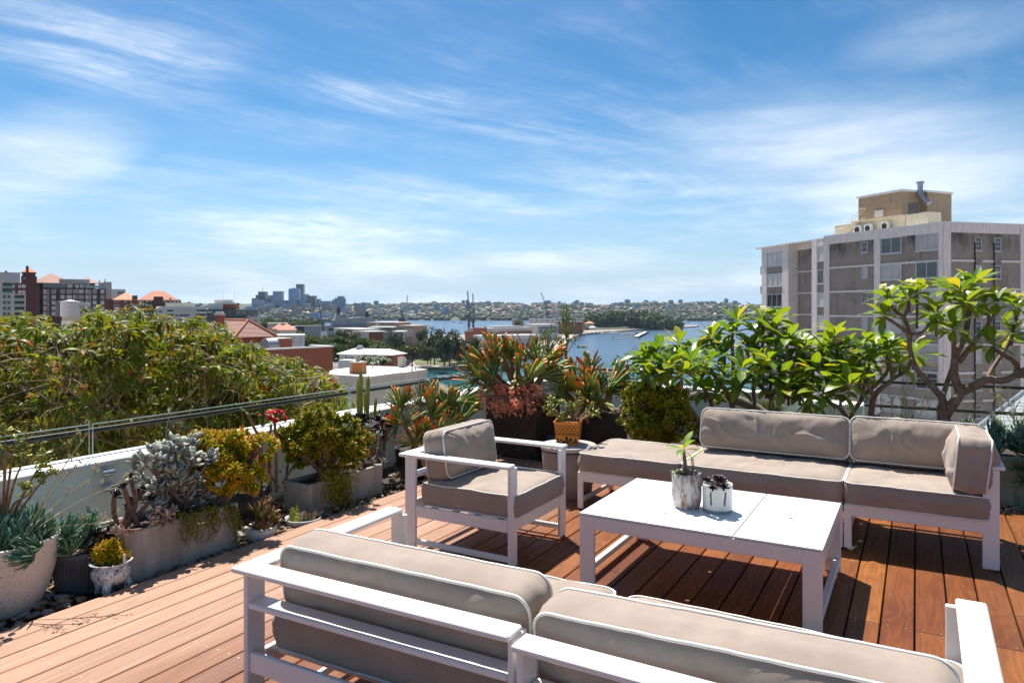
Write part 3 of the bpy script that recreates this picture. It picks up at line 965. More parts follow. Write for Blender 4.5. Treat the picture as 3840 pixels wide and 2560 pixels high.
def k1(x,y): return (x * .109375,600.25 + y * .109375)
def k2(x,y): return (232.75 + x * .17708,649.25 + y * .17708)
def k3(x,y): return (563.5 + x * .11458,637 + y * .11458)
def k4(x,y): return (637 + x * .171875,698.25 + y * .171875)
def k5(x,y): return (1029 + x * .27344,649.25 + y * .27344)
def k6(x,y): return (1298.5 + x * .23698,661.5 + y * .23698)
def kb(x,y): return (1690.5 + x * .35147,404.25 + y * .35147)
def K(k,x0,x1,y0,y1):
 a,b = k(x0,y0),k(x1,y1)
 return a[0],b[0],a[1],b[1]
# --- grey brick apartment block on the right --------------------------------
ap = Fac('apartment_block','tall mauve brick apartment block with pale render bands right of the harbour','apartment building',1895,84.5,2163,70.8,-30)
L = ap.L
_,ztop = ap.pt(2163,509)
zr = ztop
flo = [zr - 1.05 - 2.82 * k for k in range(13)]
ap.box('wall',0,L,0.02,14,0,zr - 0.12,M_brickgrey)
ap.box('roof_slab',-0.1,L + 0.1,-0.10,14.2,zr - 0.12,zr,M_coping)
x = lambda c: ap.pt(kb(c,0)[0],700)[0]
for a,b_ in ((578,612),(905,945)):
 ap.box('pilaster',x(a),x(b_),-0.10,0.02,0,zr - 0.12,M_renderpink)
ap.box('pilaster',x(1327),L + 0.12,-0.10,0.9,0,zr - 0.12,M_renderpink)
ap.box('parapet_band',x(612) + .01,x(1327) - .01,-0.09,0.02,zr - 1.05,zr - 0.12,M_renderpink)
for k in range(1,11):
 zz = zr - 1.0 - 2.82 * k
 for a,b_ in ((612,905),(945,1327)):
  ap.box('floor_band',x(a) + .01,x(b_) - .01,-0.05,0.02,zz - 0.14,zz + 0.06,M_renderpink)
 zt = zr - 1.05 - 2.82 * (k - 1)
 ap.win(x(825),zt - 1.35,x(864) - x(825),1.2,cols=1,rows=2,fm=M_frameal,pm=M_pane if k % 2 else M_blind)
 pm1 = [M_blind,M_pane,M_blind,M_pal][k % 4]
 ap.win(x(950),zt - 1.70,x(1084) - x(950),1.72,cols=2,fm=M_frameal,pm=pm1,ft=0.09)
 ap.win(x(1178),zt - 1.70,x(1326) - x(1178) - 0.05,1.72,cols=2,fm=M_frameal,pm=[M_pal,M_blind,M_pane,M_blind][k % 4],ft=0.09)
# right-hand return of the block
rt = Fac('tmp','x','x',2163.5,70.8,2346,73.1,-30)
bpy.data.objects.remove(rt.o)
rt.o = ap.o
Mi = Matrix.Rotation(math.atan2(rt.e.y,rt.e.x) - math.atan2(ap.e.y,ap.e.x),4,'Z')
vec = Vector((rt.A.x - ap.A.x,rt.A.y - ap.A.y))
lx = vec.dot(ap.e); ly = vec.dot(Vector((-ap.e.y,ap.e.x)))
wb = MB()
WM = Matrix.Translation((lx + 0.13,ly + 0.01,0)) @ Mi
rL = rt.L
def wbox(name,x0,x1,y0,y1,z0,z1,m):
 b = MB()
 b.box((x0,y0,z0),(x1,y1,z1))
 o = b.build(name,m,ap.o)
 o.matrix_local = WM
 return o
wbox('wall',0,rL,0.03,12,0,zr - 0.13,M_brickgrey)
wbox('roof_slab',-0.1,rL + 0.2,-0.10,12,zr - 0.13,zr + 0.005,M_coping)
wbox('parapet_band',0.9,rL - 0.4,-0.08,0.03,zr - 1.05,zr - 0.14,M_renderpink)
wbox('pilaster',0.01,0.85,-0.09,0.03,0,zr - 0.14,M_renderpink)
wbox('pilaster',rL - 0.35,rL + 0.1,-0.09,0.03,0,zr - 0.14,M_renderpink)
xr = lambda c: rt.pt(kb(c,0)[0],700)[0]
for k in range(1,11):
 zz = zr - 1.0 - 2.82 * k
 for a,b_ in ((1397,1550),(1600,1676),(1724,1866)):
  wbox('floor_band',xr(a),xr(b_),-0.05,0.03,zz - 0.14,zz + 0.06,M_renderpink)
 for a,b_ in ((1552,1594),(1677,1719)):
  w_ = window(ap.o,0,0,xr(b_) - xr(a),1.35,0,1,3,M_frameal,M_pane if (k + a) % 3 else M_blind,True)
  w_.matrix_local = WM @ Matrix.Translation((xr(a),0.02,zz + 0.06 + 0.95))
for a in (1551,1676):
 wbox('downpipe',xr(a) - 0.05,xr(a) + 0.03,-0.1,-0.02,0,zr - 2.0,M_rail)
# set-back left block
lf = Fac('tmp','x','x',1742,100.4,1893,86.2,-30)
bpy.data.objects.remove(lf.o)
lf.o = ap.o
Mi2 = Matrix.Rotation(math.atan2(lf.e.y,lf.e.x) - math.atan2(ap.e.y,ap.e.x),4,'Z')
vec = Vector((lf.A.x - ap.A.x,lf.A.y - ap.A.y))
LM = Matrix.Translation((vec.dot(ap.e),vec.dot(Vector((-ap.e.y,ap.e.x))),0)) @ Mi2
xl = lambda c: lf.pt(kb(c,0)[0],700)[0]
_,zl = lf.pt(1742,570)
def lbox(name,x0,x1,y0,y1,z0,z1,m):
 b = MB()
 b.box((x0,y0,z0),(x1,y1,z1))
 o = b.build(name,m,ap.o)
 o.matrix_local = LM
 return o
lbox('wall',xl(172),xl(345),0.02,9,0,zl - 0.12,M_brickgrey)
lbox('wall',xl(345),xl(500) + 2.6,1.3,9,0,zl - 0.13,M_brickgrey)
lbox('wall',xl(500),lf.L + 1.5,0.03,9,0,zl - 0.125,M_brickgrey)
lbox('roof_slab',xl(142),xl(385),-0.35,9.2,zl - 0.12,zl + 0.02,M_coping)
lbox('roof_slab',xl(386),lf.L + 1.5,-0.10,9.2,zl - 0.118,zl + 0.03,M_coping)
lbox('parapet_band',xl(172),xl(345),-0.09,0.02,zl - 0.95,zl - 0.12,M_renderpink)
lbox('parapet_band',xl(346),xl(500),1.2,1.3,zl - 0.9,zl - 0.13,M_renderpink)
lbox('parapet_band',xl(533),lf.L,-0.08,0.03,zl - 0.95,zl - 0.13,M_renderpink)
for a,b_ in ((172,203),(305,346),(499,532)):
 lbox('pilaster',xl(a),xl(b_),-0.10,1.3 if a == 305 else 0.02,0,zl - 0.95 if a == 172 else zl - 0.125,M_renderpink)
for k in range(1,11):
 zz = zl - 0.95 - 2.78 * k
 for (a,b_,c) in ((205,304,3),(535,578,1)):
  w_ = window(ap.o,0,0,xl(b_) - xl(a),1.75,0,c,1,M_frameal,[M_pane,M_blind,M_pal][(k + c) % 3],True,0.08)
  w_.matrix_local = LM @ Matrix.Translation((xl(a),0.0,zz + 0.98))
 lbox('floor_band',xl(347),xl(498),1.24,1.3,zz - 0.1,zz + 0.06,M_renderpink)
for k in range(0,5):
 zz = zl - 3.6 - 2.78 * k
 lbox('balcony_slab',xl(147),xl(171),0.2,3.6,zz - 0.18,zz,M_renderpink)
 lbox('balcony_glass',xl(149),xl(150),0.25,3.5,zz + 0.03,zz + 1.0,M_balglass)
 lbox('balcony_glass',xl(150),xl(171),0.22,0.26,zz + 0.03,zz + 1.0,M_balglass)
# plant rooms on the roof
_,zp = ap.pt(*kb(1080,88),4.0)
x4 = lambda c,yy: ap.pt(kb(c,0)[0],700,yy)[0]
ap.box('plant_room',x4(800,5),x4(1082,5),5,11,zr,zp,M_bricktan)
ap.box('plant_room',x4(1082,5) + .01,x4(1250,8),8,12,zr,zp - 0.05,M_bricktan)
ap.box('plant_roof',x4(800,5) - .15,x4(1082,5) + .15,4.85,11.2,zp,zp + 0.22,M_coping)
ap.box('plant_roof',x4(1082,5) + .16,x4(1253,8),7.8,12.2,zp - 0.05,zp + 0.17,M_coping)
_,zc = ap.pt(*kb(900,292),3.5)
ap.box('lower_plant_room',x4(645,3.5),x4(1108,3.5),3.5,4.98,zr,zc,M_cream)
ap.box('cream_ledge',x4(770,3.5),x4(1110,3.5),3.1,4.97,zc,zc + 0.2,M_cream)
ap.box('cream_annex',x4(1112,3.2),x4(1255,3.2),3.2,5.2,zr,ap.pt(*kb(1200,240),3.2)[1],M_cream)
for a in (790,858,968):
 u = ap.box('air_conditioner',x4(a - 22,2.7),x4(a + 22,2.7),2.7,3.1,zr + 0.12,zr + 1.1,M_whitewall)
 b = MB(); b.lathe([(0.0,0),(0.36,0)],16,(0,0,0),sm=False)
 f_ = b.build('fan',M_dark,u,(x4(a,2.69),2.69,zr + 0.62),(R(90),0,0))
ap.box('meter_box',x4(1125,3.1),x4(1190,3.1),3.05,3.19,zc + 0.1,zc + 1.3,M_charcoal)
ap.box('vent_hatch',x4(905,4.8),x4(960,4.8),4.8,4.99,zc + 0.55,zc + 1.35,M_whitewall)
b = MB()
xa,xb = x4(1187,7),x4(1243,7)
b.tube([(xb,7.4,zc + 1.7),(xa + .25,7.4,zc + 2.6),(xa,7.4,zc + 3.2),(xa,7.4,zp + 0.9)],0.30,12)
b.tube([(xa,7.4,zp + 0.9),(xa,7.4,zp + 1.15)],0.42,12)
b.build('flue_pipe',M_steel,ap.o)
st = MB()
for k in range(8):
 st.box((x4(700,3) + k * 0.36,2.9,zr + 0.2 + k * 0.24),(x4(700,3) + k * 0.36 + .4,3.4,zr + 0.26 + k * 0.24))
tag(st.build('stair_steps',M_cream,ap.o),kind='stuff')
for yy in (2.9,3.4):
 b = MB()
 b.tube([(x4(650,3),yy,zr + 1.0),(x4(700,3),yy,zr + 1.2),(x4(700,3) + 2.9,yy,zr + 3.1),(x4(800,3),yy,zr + 3.1)],0.035,6)
 b.build('stair_rail',M_cream,ap.o)
# --- far-left blocks --------------------------------------------------------
f = Fac('apartment_block','stone grey apartment block with balconies at the far left edge','apartment building',-90,300,59.2,None,-36)
_,z_ = f.pt(*k1(300,680))
f.box('wall',0,f.L,0,18,0,z_,M_greywall)
_,z2 = f.pt(*k1(100,445))
f.box('upper_wall',0,f.pt(*k1(262,500))[0],1.6,16,z_,z2,M_charcoal)
f.box('roof_slab',0,f.pt(*k1(270,500))[0],0.4,16.5,z2,z2 + 0.7,M_greywall)
f.pbox('stair_tower',*K(k1,-200,52,330,700),0.3,8,M_greywall)
for yy in (515,640):
 f.pbox('balcony_glass',*K(k1,45,265,yy,yy + 45),0.05,0.1,M_balglass)
for r_ in range(4):
 y0 = 705 + 120 * r_
 for a,b_ in ((-60,-5),(62,125),(155,220)):
  f.pwin(*K(k1,a,b_,y0,y0 + 66),fm=M_charcoal,pm=M_pane,cols=2)
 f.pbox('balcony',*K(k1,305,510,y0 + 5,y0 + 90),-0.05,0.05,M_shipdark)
 f.pbox('balcony_glass',*K(k1,305,510,y0 + 60,y0 + 92),-0.3,-0.2,M_balglass)
f = Fac('brick_apartments','dark brick flats with bright orange hipped roof behind the stone grey block','apartment building',-40,330,59.4,None,-36)
_,z_ = f.pt(*k1(300,450))
f.box('wall',0,f.L,0,16,0,z_,M_brickdark)
f.hip('roof',f.L - 30,f.L - 8.0,0,14,z_,5.2,M_tileorange)
for a,b_ in ((268,308),(385,445),(460,532)):
 for r_ in range(2):
  f.pwin(*K(k1,a,b_,490 + 120 * r_,548 + 120 * r_),fm=M_frame,pm=M_pal)
f = Fac('white_block','plain white block with a dark chimney behind the orange roof at far left','building',-60,400,46.4,None,-36)
_,z_ = f.pt(*k1(300,252))
f.box('wall',0,f.L,0,18,0,z_,M_whitewall)
f.box('roof_cap',-0.2,f.L + .2,-0.2,18,z_,z_ + 0.5,M_greywall)
f.pbox('chimney',*K(k1,98,152,198,250),2,5,M_brickdark)
f = Fac('brick_tower','dark brick tower with small pyramid roof and tall chimney above the flats','tower',k1(440,0)[0],372,k1(776,0)[0],None,-36)
_,za = f.pt(*k1(600,225)); _,zb_ = f.pt(*k1(600,112)); _,zs = f.pt(*k1(600,310))
f.box('wall',0,f.L,0,9,0,zs,M_brickdark)
f.box('upper_wall',0.5,f.L - 0.6,0.4,8.6,zs,za,M_brickdark)
f.hip('roof',0.5,f.L - 0.6,0.4,8.6,za,zb_ - za,M_tileorange)
f.pbox('chimney',*K(k1,543,603,95,440),-0.8,0.6,M_brickdark)
for a in (640,668,695): f.pwin(*K(k1,a,a + 18,330,372),fm=M_brickdark,pm=M_pane,cols=1)
for a in (498,520): f.pwin(*K(k1,a,a + 15,335,368),fm=M_frame,pm=M_pal,cols=1)
f = Fac('brick_apartments','long dark liver brick apartments with red tile roof and white windows','apartment building',k1(888,0)[0],380,k1(2226,0)[0],399,-36)
_,z_ = f.pt(*k1(1200,556))
f.box('wall',0,f.L,0,16,0,z_,M_brickdark)
xA,xB = f.pt(*k1(1925,500))[0],f.L
_,zt = f.pt(*k1(1500,462))
f.box('top_wall',0,f.pt(*k1(1780,500))[0],0.6,15,z_,zt,M_brickdark)
# blank left flank, turned away
fl = f.pt(*k1(888,0))[0]
vl = at(k1(590,0)[0],712,402) - f.A
ex,ey = Vector((vl.x,vl.y)).dot(f.e),Vector((vl.x,vl.y)).dot(Vector((-f.e.y,f.e.x)))
_,zfl = f.pt(*k1(880,412))
b = MB()
P = [(0.0,-0.01),(ex,ey),(ex + 8,ey + 6),(0.0,15)]
for i in range(4):
 p,q = P[i],P[(i + 1) % 4]
 b.quad([(q[0],q[1],0),(p[0],p[1],0),(p[0],p[1],zfl),(q[0],q[1],zfl)])
b.quad([(p[0],p[1],zfl) for p in P])
b.build('flank_wall',M_brickdark,f.o)
x0 = f.pt(*k1(690,420))[0]; x1 = f.pt(*k1(1530,455))[0]
f.hip('roof',x0,x1,0.2,15,zt + .05,5.6,M_tilepink,inset=12)
f.box('metal_roof',x1 - 6,f.pt(*k1(1890,470))[0],1.0,15,zt + .06,zt + 2.4,M_metalroof)
x0 = f.pt(*k1(1700,490))[0]; x1 = f.pt(*k1(2080,490))[0]
f.box('upper_wall',x0 + 1,x1 - 1,6,15,z_,zt + 0.6,M_brickdark)
f.hip('roof',x0,x1,5.5,15.5,zt + 0.6,3.4,M_tilepink)
f.pbox('terrace_glass',*K(k1,1780,2222,505,560),0.1,0.2,M_balglass)
for a in (1195,2045):
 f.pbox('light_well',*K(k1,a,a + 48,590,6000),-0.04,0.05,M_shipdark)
for r_ in range(5):
 y0 = 592 + 117 * r_
 for a,b_,c,rw in ((1085,1170,3,2),(1270,1355,3,2),(1400,1505,3,2),(1535,1572,1,2),(1588,1622,1,2),(1653,1752,3,2),(1950,2026,3,2),(2113,2190,3,2)):
  f.pwin(*K(k1,a,b_,y0,y0 + 74),fm=M_frame,pm=M_pane if (r_ * 7 + a) % 5 == 0 else M_pal,cols=c,rows=rw,ft=0.16)
 for a,b_ in ((905,1048),(1790,1916)):
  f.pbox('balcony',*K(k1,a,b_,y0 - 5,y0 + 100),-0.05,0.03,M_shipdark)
  f.pbox('balcony_rail',*K(k1,a,b_,y0 + 82,y0 + 104),-0.5,-0.3,M_tilepink)
  f.pwin(*K(k1,a + 6,a + 68,y0,y0 + 88),y=-0.06,fm=M_frame,pm=M_pal,cols=2,ft=0.14)
  f.pwin(*K(k1,a + 80,a + 122,y0,y0 + 78),y=-0.06,fm=M_frame,pm=M_pane,cols=2,ft=0.14)
f.pbox('glazed_loggia',*K(k1,905,1382,462,552),-0.1,0.6,M_pane)
for a,b_ in ((1405,1520),(1575,1652),(1680,1716),(1728,1762),(1788,1880)):
 f.pwin(*K(k1,a,b_,480,550),y=0.58,fm=M_frame,pm=M_pal,cols=2,ft=0.14)
for a,h in ((1048,322),(1232,340)): f.pbox('vent_pipe',*K(k1,a - 4,a + 6,h,390),6,6.6,M_shipdark)
f = Fac('cream_block','pale cream rendered lift tower rising behind the liver brick block','building',k1(2065,0)[0],440,k1(2560,0)[0],None,-36)
_,z_ = f.pt(*k1(2150,430)); _,zz = f.pt(*k1(2150,580))
f.pbox('tower_wall',*K(k1,2175,2345,432,6000),0,9,M_beige)
f.pbox('side_wall',*K(k1,2068,2175,445,6000),1,9,M_beige)
for a,t in ((2070,395),(2190,375)): f.pbox('chimney',*K(k1,a,a + 28,t,450),3,6,M_beige)
f = Fac('white_block','white rendered flats with a rounded glazed corner left of the orange roofs','apartment building',k2(62,0)[0],500,k2(312,0)[0],None,-36)
_,z_ = f.pt(*k2(180,82))
f.box('wall',0,f.L,0,12,0,z_,M_whitewall)
f.pwin(*K(k2,205,310,115,148),fm=M_frame,pm=M_pane,cols=5)
f.pwin(*K(k2,205,250,168,192),fm=M_frame,pm=M_pane,cols=2)
# --- rooftop tank and beige roofs behind the gum tree ------------------------
f = Fac('flat_roofed_building','low building with broad pinkish flat roof seen through the gum tree','building',-420,128,236,128,-30)
f.box('wall',-10,f.L,-84,0,0,26.6,M_beige)
f.box('roof_surface',-10.2,f.L + .2,-84.2,0.2,26.6,26.9,M_roofmem)
f.box('parapet',-10.2,f.L + .2,-0.1,0.25,26.902,28.0,M_coping)
f.pbox('plant_room',*K(k1,1290,1990,1245,1600),-3,3,M_whitewall)
f.pbox('doorway',*K(k1,1550,1720,1345,1500),-3.04,-2.9,M_shipdark,ys=-3)
f.pbox('red_panel',*K(k1,1800,1902,1352,1480),-3.06,-2.9,M_redpanel,ys=-3)
for (dx,w) in ((-60,5),(-44,3),(-28,6)):
 f.box('roof_vent',f.L + dx,f.L + dx + w,-50,-47,26.9,28.2,M_whitewall)
def tank(px0,px1,pt,pb,d,name,label,mt,cone,ribs):
 p = at((px0 + px1) / 2,pb,d)
 r_ = (px1 - px0) / 2 / 1630 * d
 h = (pb - pt) / 1630 * d
 t = thing(name,label,'water tank',p)
 b = MB()
 pr = [(r_,0)]
 if ribs:
  for k in range(ribs):
   pr += [(r_,h * (k + .1) / ribs),(r_ * 1.015,h * (k + .5) / ribs),(r_,h * (k + .9) / ribs)]
 pr.append((r_,h))
 b.lathe(pr,32); b.build('tank_shell',mt,t)
 b = MB(); b.lathe([(r_ * 1.03,h - 0.03),(r_ * 1.03,h + 0.05),(0.02,h + cone)],32); b.build('tank_roof',mt,t)
 if not ribs:
  b = MB()
  for f_ in (0.18,0.8): b.lathe([(r_ * 1.006,h * f_),(r_ * 1.012,h * f_ + .04),(r_ * 1.006,h * f_ + .08)],32)
  tag(b.build('hoop',M_palegrey,t),kind='stuff')
 return t
tank(*(lambda a,b: (a[0],b[0],a[1],b[1]))(k1(1296,850),k1(1647,1155)),122,'water_tank','round white water tank with shallow cone lid on a roof above the gum tree',mat('white_tank',(0.62,0.59,0.60),0.5,col2=(0.55,0.52,0.53),scale=0.5),0.42,0)
tank(*(lambda a,b: (a[0],b[0],a[1],b[1]))(k1(1172,848),k1(1300,1160)),124,'water_tank','dark ribbed metal tank squeezed beside the white rooftop water tank',M_greyplastic,0.1,14)
f = Fac('plant_box','beige box shaped plant room right of the white rooftop tank','plant room',k1(1652,0)[0],123,k1(1892,0)[0],None,-4)
f.pbox('wall',*K(k1,1652,1890,905,1165),0,2.5,M_beige)
f.pbox('roof',*K(k1,1648,1896,862,905),-0.08,2.6,M_whiteroof)
f.pbox('base',*K(k1,1300,1884,1166,1250),0.1,2.6,M_greywall)
# --- brick flats with orange roofs ------------------------------------------
f = Fac('brick_apartments','red brick flats under a long bright orange roof left of the pale grey block','apartment building',k2(60,0)[0],440,k2(1036,0)[0],None,-36)
_,z_ = f.pt(*k2(400,222))
f.box('wall',f.pt(*k2(152,0))[0],f.pt(*k2(470,0))[0],0,16,0,z_ - .1,M_brickred)
f.box('wall',f.pt(*k2(471,0))[0],f.pt(*k2(680,0))[0],0.3,16,0,z_,M_brickdark)
f.box('blank_wall',f.pt(*k2(680,0))[0],f.pt(*k2(802,0))[0],-1.5,16,0,z_ + 2.2,M_brickdark)
f.box('wall',f.pt(*k2(803,0))[0],f.L,0.3,16,0,z_,M_brickdark)
f.pbox('side_block',*K(k2,62,151,210,6000),2,12,M_brickred)
f.hip('roof',f.pt(*k2(152,0))[0],f.pt(*k2(480,0))[0],0,16,z_,5,M_tileorange)
f.hip('roof',f.pt(*k2(478,0))[0],f.pt(*k2(1000,0))[0],0.2,17,z_ + 0.02,6,M_tileorange)
f.pbox('dormer',*K(k2,400,470,165,215),1,8,M_charcoal)
f.pbox('chimney',*K(k2,880,912,195,250),-0.4,1,M_greywall)
for r_ in range(4):
 y0 = 222 + 54 * r_
 for a,b_ in ((475,518),(535,552),(572,620),(638,658)):
  f.pwin(*K(k2,a,b_,y0,y0 + 27),y=0.28,fm=M_frame,pm=M_pal,cols=2 if b_ - a > 30 else 1,ft=0.2)
 for a,b_ in ((165,190),(205,225),(300,330),(372,392)) if r_ == 0 else ((160,232),(320,352),(395,470)):
  f.pwin(*K(k2,a,b_,y0 + (5 if r_ else 7),y0 + 28),fm=M_frame,pm=M_pane if (a + r_) % 2 else M_pal,cols=2,ft=0.2)
 if r_:
  f.pbox('balcony_slab',*K(k2,150,236,y0 + 36,y0 + 42),-1.6,0,M_whitewall)
  f.pbox('balcony_slab',*K(k2,370,474,y0 + 34,y0 + 40),-1.6,0,M_whitewall)
for a,b_ in ((803,845),(930,968),(982,1018)):
 f.pwin(*K(k2,a,b_,215,250),y=0.28,fm=M_frame,pm=M_pal,cols=2,ft=0.2)
f = Fac('apartment_block','pale grey concrete apartment block with white balconies behind the gum crown','apartment building',k2(712,0)[0],330,k2(1364,0)[0],None,-36)
_,z_ = f.pt(*k2(1000,330))
f.box('wall',0,f.L,0,14,0,z_,M_palegrey)
f.pbox('roof_rail',*K(k2,712,1364,305,329),-0.1,0.1,M_whiteroof)
f.pbox('penthouse',*K(k2,830,1190,258,330),3,10,M_beige)
for r_ in range(5):
 y0 = 350 + 55 * r_
 f.pwin(*K(k2,732,790,y0 + 5,y0 + 38),fm=M_frame,pm=M_pane if r_ % 2 == 0 else M_pal,cols=2,ft=0.12)
 f.pwin(*K(k2,955,1002,y0 + 2,y0 + 36),fm=M_frame,pm=M_pal if r_ % 2 == 0 else M_pane,cols=2,ft=0.12)
 f.pwin(*K(k2,1006,1148,y0,y0 + 22 if r_ == 0 else y0 + 34),fm=M_frame,pm=M_pal if r_ == 0 else M_pane,cols=5,ft=0.12)
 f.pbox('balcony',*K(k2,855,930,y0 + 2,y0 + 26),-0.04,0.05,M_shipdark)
 f.pbox('balcony_front',*K(k2,853,932,y0 + 24,y0 + 46),-0.9,-0.7,M_whiteroof)
 f.pbox('balcony',*K(k2,1230,1362,y0 - 2,y0 + 22),-0.04,0.05,M_pane)
 f.pbox('balcony_front',*K(k2,1226,1366,y0 + 22,y0 + 44),-1.2,-1.0,M_whiteroof)
f = Fac('apartment_block','charcoal grey apartment block with stepped glass balconies right of the pale grey block','apartment building',k2(1366,0)[0],300,k2(2072,0)[0],None,-36)
_,z_ = f.pt(*k2(1500,345)); _,z2 = f.pt(*k2(2000,440))
xs_ = f.pt(*k2(1890,0))[0]
f.box('wall',0,xs_,0,14,0,z_,M_charcoal)
f.box('wall',xs_ + .01,f.L,0.4,14,0,z2,M_greywall)
f.pbox('upper_glazing',*K(k2,1892,2030,355,440),3,9,M_pane)
f.pbox('roof_slab',*K(k2,1740,1900,342,352),-0.6,10,M_whiteroof)
f.pbox('plant_room',*K(k2,1385,1578,268,346),4,10,M_renderpink)
f.pbox('brick_block',*K(k2,1465,1790,280,346),6,11,M_brickred)
f.pbox('brick_block',*K(k2,1466,1706,222,282),6.5,11,M_renderpink)
for a in (1582,1727):
 f.pbox('antenna',*K(k2,a - 1.2,a + 1.2,90 if a < 1600 else 128,230 if a < 1600 else 290),8,8.2,M_steel)
for r_ in range(5):
 y0 = 365 + 52 * r_
 for a,b_ in ((1372,1450),(1560,1578),(1597,1615),(1652,1670),(1690,1708),(1748,1812),(1820,1876)):
  f.pwin(*K(k2,a,b_,y0,y0 + 32),fm=M_charcoal,pm=M_pane if (a + r_ * 3) % 4 else M_blind,cols=2 if b_ - a > 30 else 1,ft=0.12)
 if r_ > 0:
  for a,b_ in ((1893,1925),(1978,2018),(2040,2066)):
   f.pwin(*K(k2,a,b_,y0 - 2 + 6,y0 + 38),y=0.38,fm=M_frame,pm=M_pane,cols=2,ft=0.14)
  f.pbox('balcony_slab',*K(k2,1738,1888,y0 - 12,y0 - 6),-1.0,0,M_greywall)
f = Fac('low_flats','low flats with white framed ribbon windows in front of the charcoal block','building',k2(1562,0)[0],230,k2(2036,0)[0],None,-36)
f.pbox('wall',*K(k2,1562,1900,498,6000),0,10,M_charcoal)
f.pbox('roof',*K(k2,1556,1900,485,498),-0.8,10.5,M_whiteroof)
f.pbox('terrace',*K(k2,1700,2036,575,6000),-4,-0.02,M_palegrey)
for a,b_ in ((1600,1665),(1670,1740),(1760,1860)): f.pwin(*K(k2,a,b_,518,552),fm=M_frame,pm=M_pal if a < 1650 else M_pane,cols=2,ft=0.1)
# --- the tiled brick house and its annex -------------------------------------
hf = Fac('brick_house','red brick house with pinkish tiled hip roof and white sash window','house',k2(1772,0)[0],76,k2(2188,0)[0],78.3,-30)
_,ze = hf.pt(*k2(2000,700))
hf.box('wall',0,hf.L,0.02,13.5,0,ze,M_brickred)
rh = 1.75
x0,x1 = -1.2,hf.L
b = MB()
# tile courses stepping up the hip roof: real overlapping rows
N = 13
ov = 0.55
y0_,y1_ = 0.02 - ov,13.5 + ov
xa,xb = -ov,hf.L + ov
ins = (xb - xa) / 2 - 0.02
for k in range(N):
 f0,f1 = k / N,(k + 1) / N + 0.015
 z0 = ze + rh * f0 + 0.05; z1 = ze + rh * min(1,f1)
 def ring(fr): return [(xa + ins * fr,y0_ + ins * fr),(xb - ins * fr,y0_ + ins * fr),(xb - ins * fr,y1_ - ins * fr),(xa + ins * fr,y1_ - ins * fr)]
 A_,B_ = ring(f0),ring(min(1,f1))
 for i in range(4):
  p,q,r2,s2 = A_[i],A_[(i + 1) % 4],B_[(i + 1) % 4],B_[i]
  b.quad([(*p,z0),(*q,z0),(*r2,z1),(*s2,z1)])
  b.quad([(*p,z0 - 0.07),(*q,z0 - 0.07),(*q,z0),(*p,z0)])
tag(b.build('roof_tile_course',M_tilepink,hf.o),kind='stuff')
b = MB()
for P_,Q_ in (((xb,y0_,ze + .05),(xb - ins,y0_ + ins,ze + rh)),((xa,y0_,ze + .05),(xa + ins,y0_ + ins,ze + rh))):
 b.tube([Vector(P_) + Vector((0,0,.05)),Vector(Q_) + Vector((0,0,.06))],0.11,6)
b.tube([(xa + ins,y0_ + ins,ze + rh + .05),(xa + ins,y1_ - ins,ze + rh + .05)],0.11,6)
tag(b.build('ridge_tile',M_tilered,hf.o),kind='stuff')
hf.box('gutter',xa,xb,y0_ - 0.1,y0_,ze - 0.08,ze + 0.04,M_tilered)
hf.pwin(*K(k2,1890,2094,776,905),fm=M_frame,pm=M_pane,cols=2,rows=2,ft=0.13)
# brick chimney of the neighbouring roof
f = Fac('brick_chimney','square red brick chimney with pale cap left of the tiled roof','chimney',k2(1466,0)[0],76,k2(1558,0)[0],76,-12)
f.pbox('shaft',*K(k2,1466,1558,420,6000),0,0.8,M_brickred)
f.pbox('cap',*K(k2,1458,1566,400,420),-0.07,0.87,M_greywall)
f.pbox('cowl',*K(k2,1480,1558,372,400),0.08,0.7,M_whitewall)
# annex
f = Fac('brick_annex','long low red brick annex with white capped parapet below the tiled house','building',600,70,k4(745,0)[0],76.5,-30)
_,z_ = f.pt(*k4(745,572))
f.box('wall',-4,f.L,0.02,4,0,z_ - 1.3,M_brickred)
f.box('parapet',-4,f.L,0.02,0.3,z_ - 1.3,z_,M_brickred)
f.box('parapet',f.L - 0.28,f.L,0.301,4,z_ - 1.3,z_,M_brickred)
f.box('parapet_cap',-4.1,f.L + 0.1,-0.1,0.35,z_,z_ + 0.14,M_coping)
f.box('parapet_cap',f.L - 0.33,f.L + 0.1,0.36,4,z_,z_ + 0.14,M_coping)
f.box('roof_surface',-4,f.L - 0.29,0.31,4,z_ - 1.3,z_ - 1.2,M_roofgrey)
f.pbox('lift_box',*K(k4,25,198,460,590),3,5.4,M_brickred)
f.pbox('lift_box_cap',*K(k4,20,203,455,462),2.9,5.5,M_greywall)
b = MB()
xd,zd = f.pt(*k4(-120,560),2); xe,_ = f.pt(*k4(-20,560),2)
b.tube([(xd - 0.4,2,zd),(xe,2,zd)],0.75,16); b.tube([(xd - .4,2,zd),(xd - .36,2,zd)],0.82,16); b.tube([(xe - .04,2,zd),(xe,2,zd)],0.82,16)
b.build('duct',M_steel,f.o)
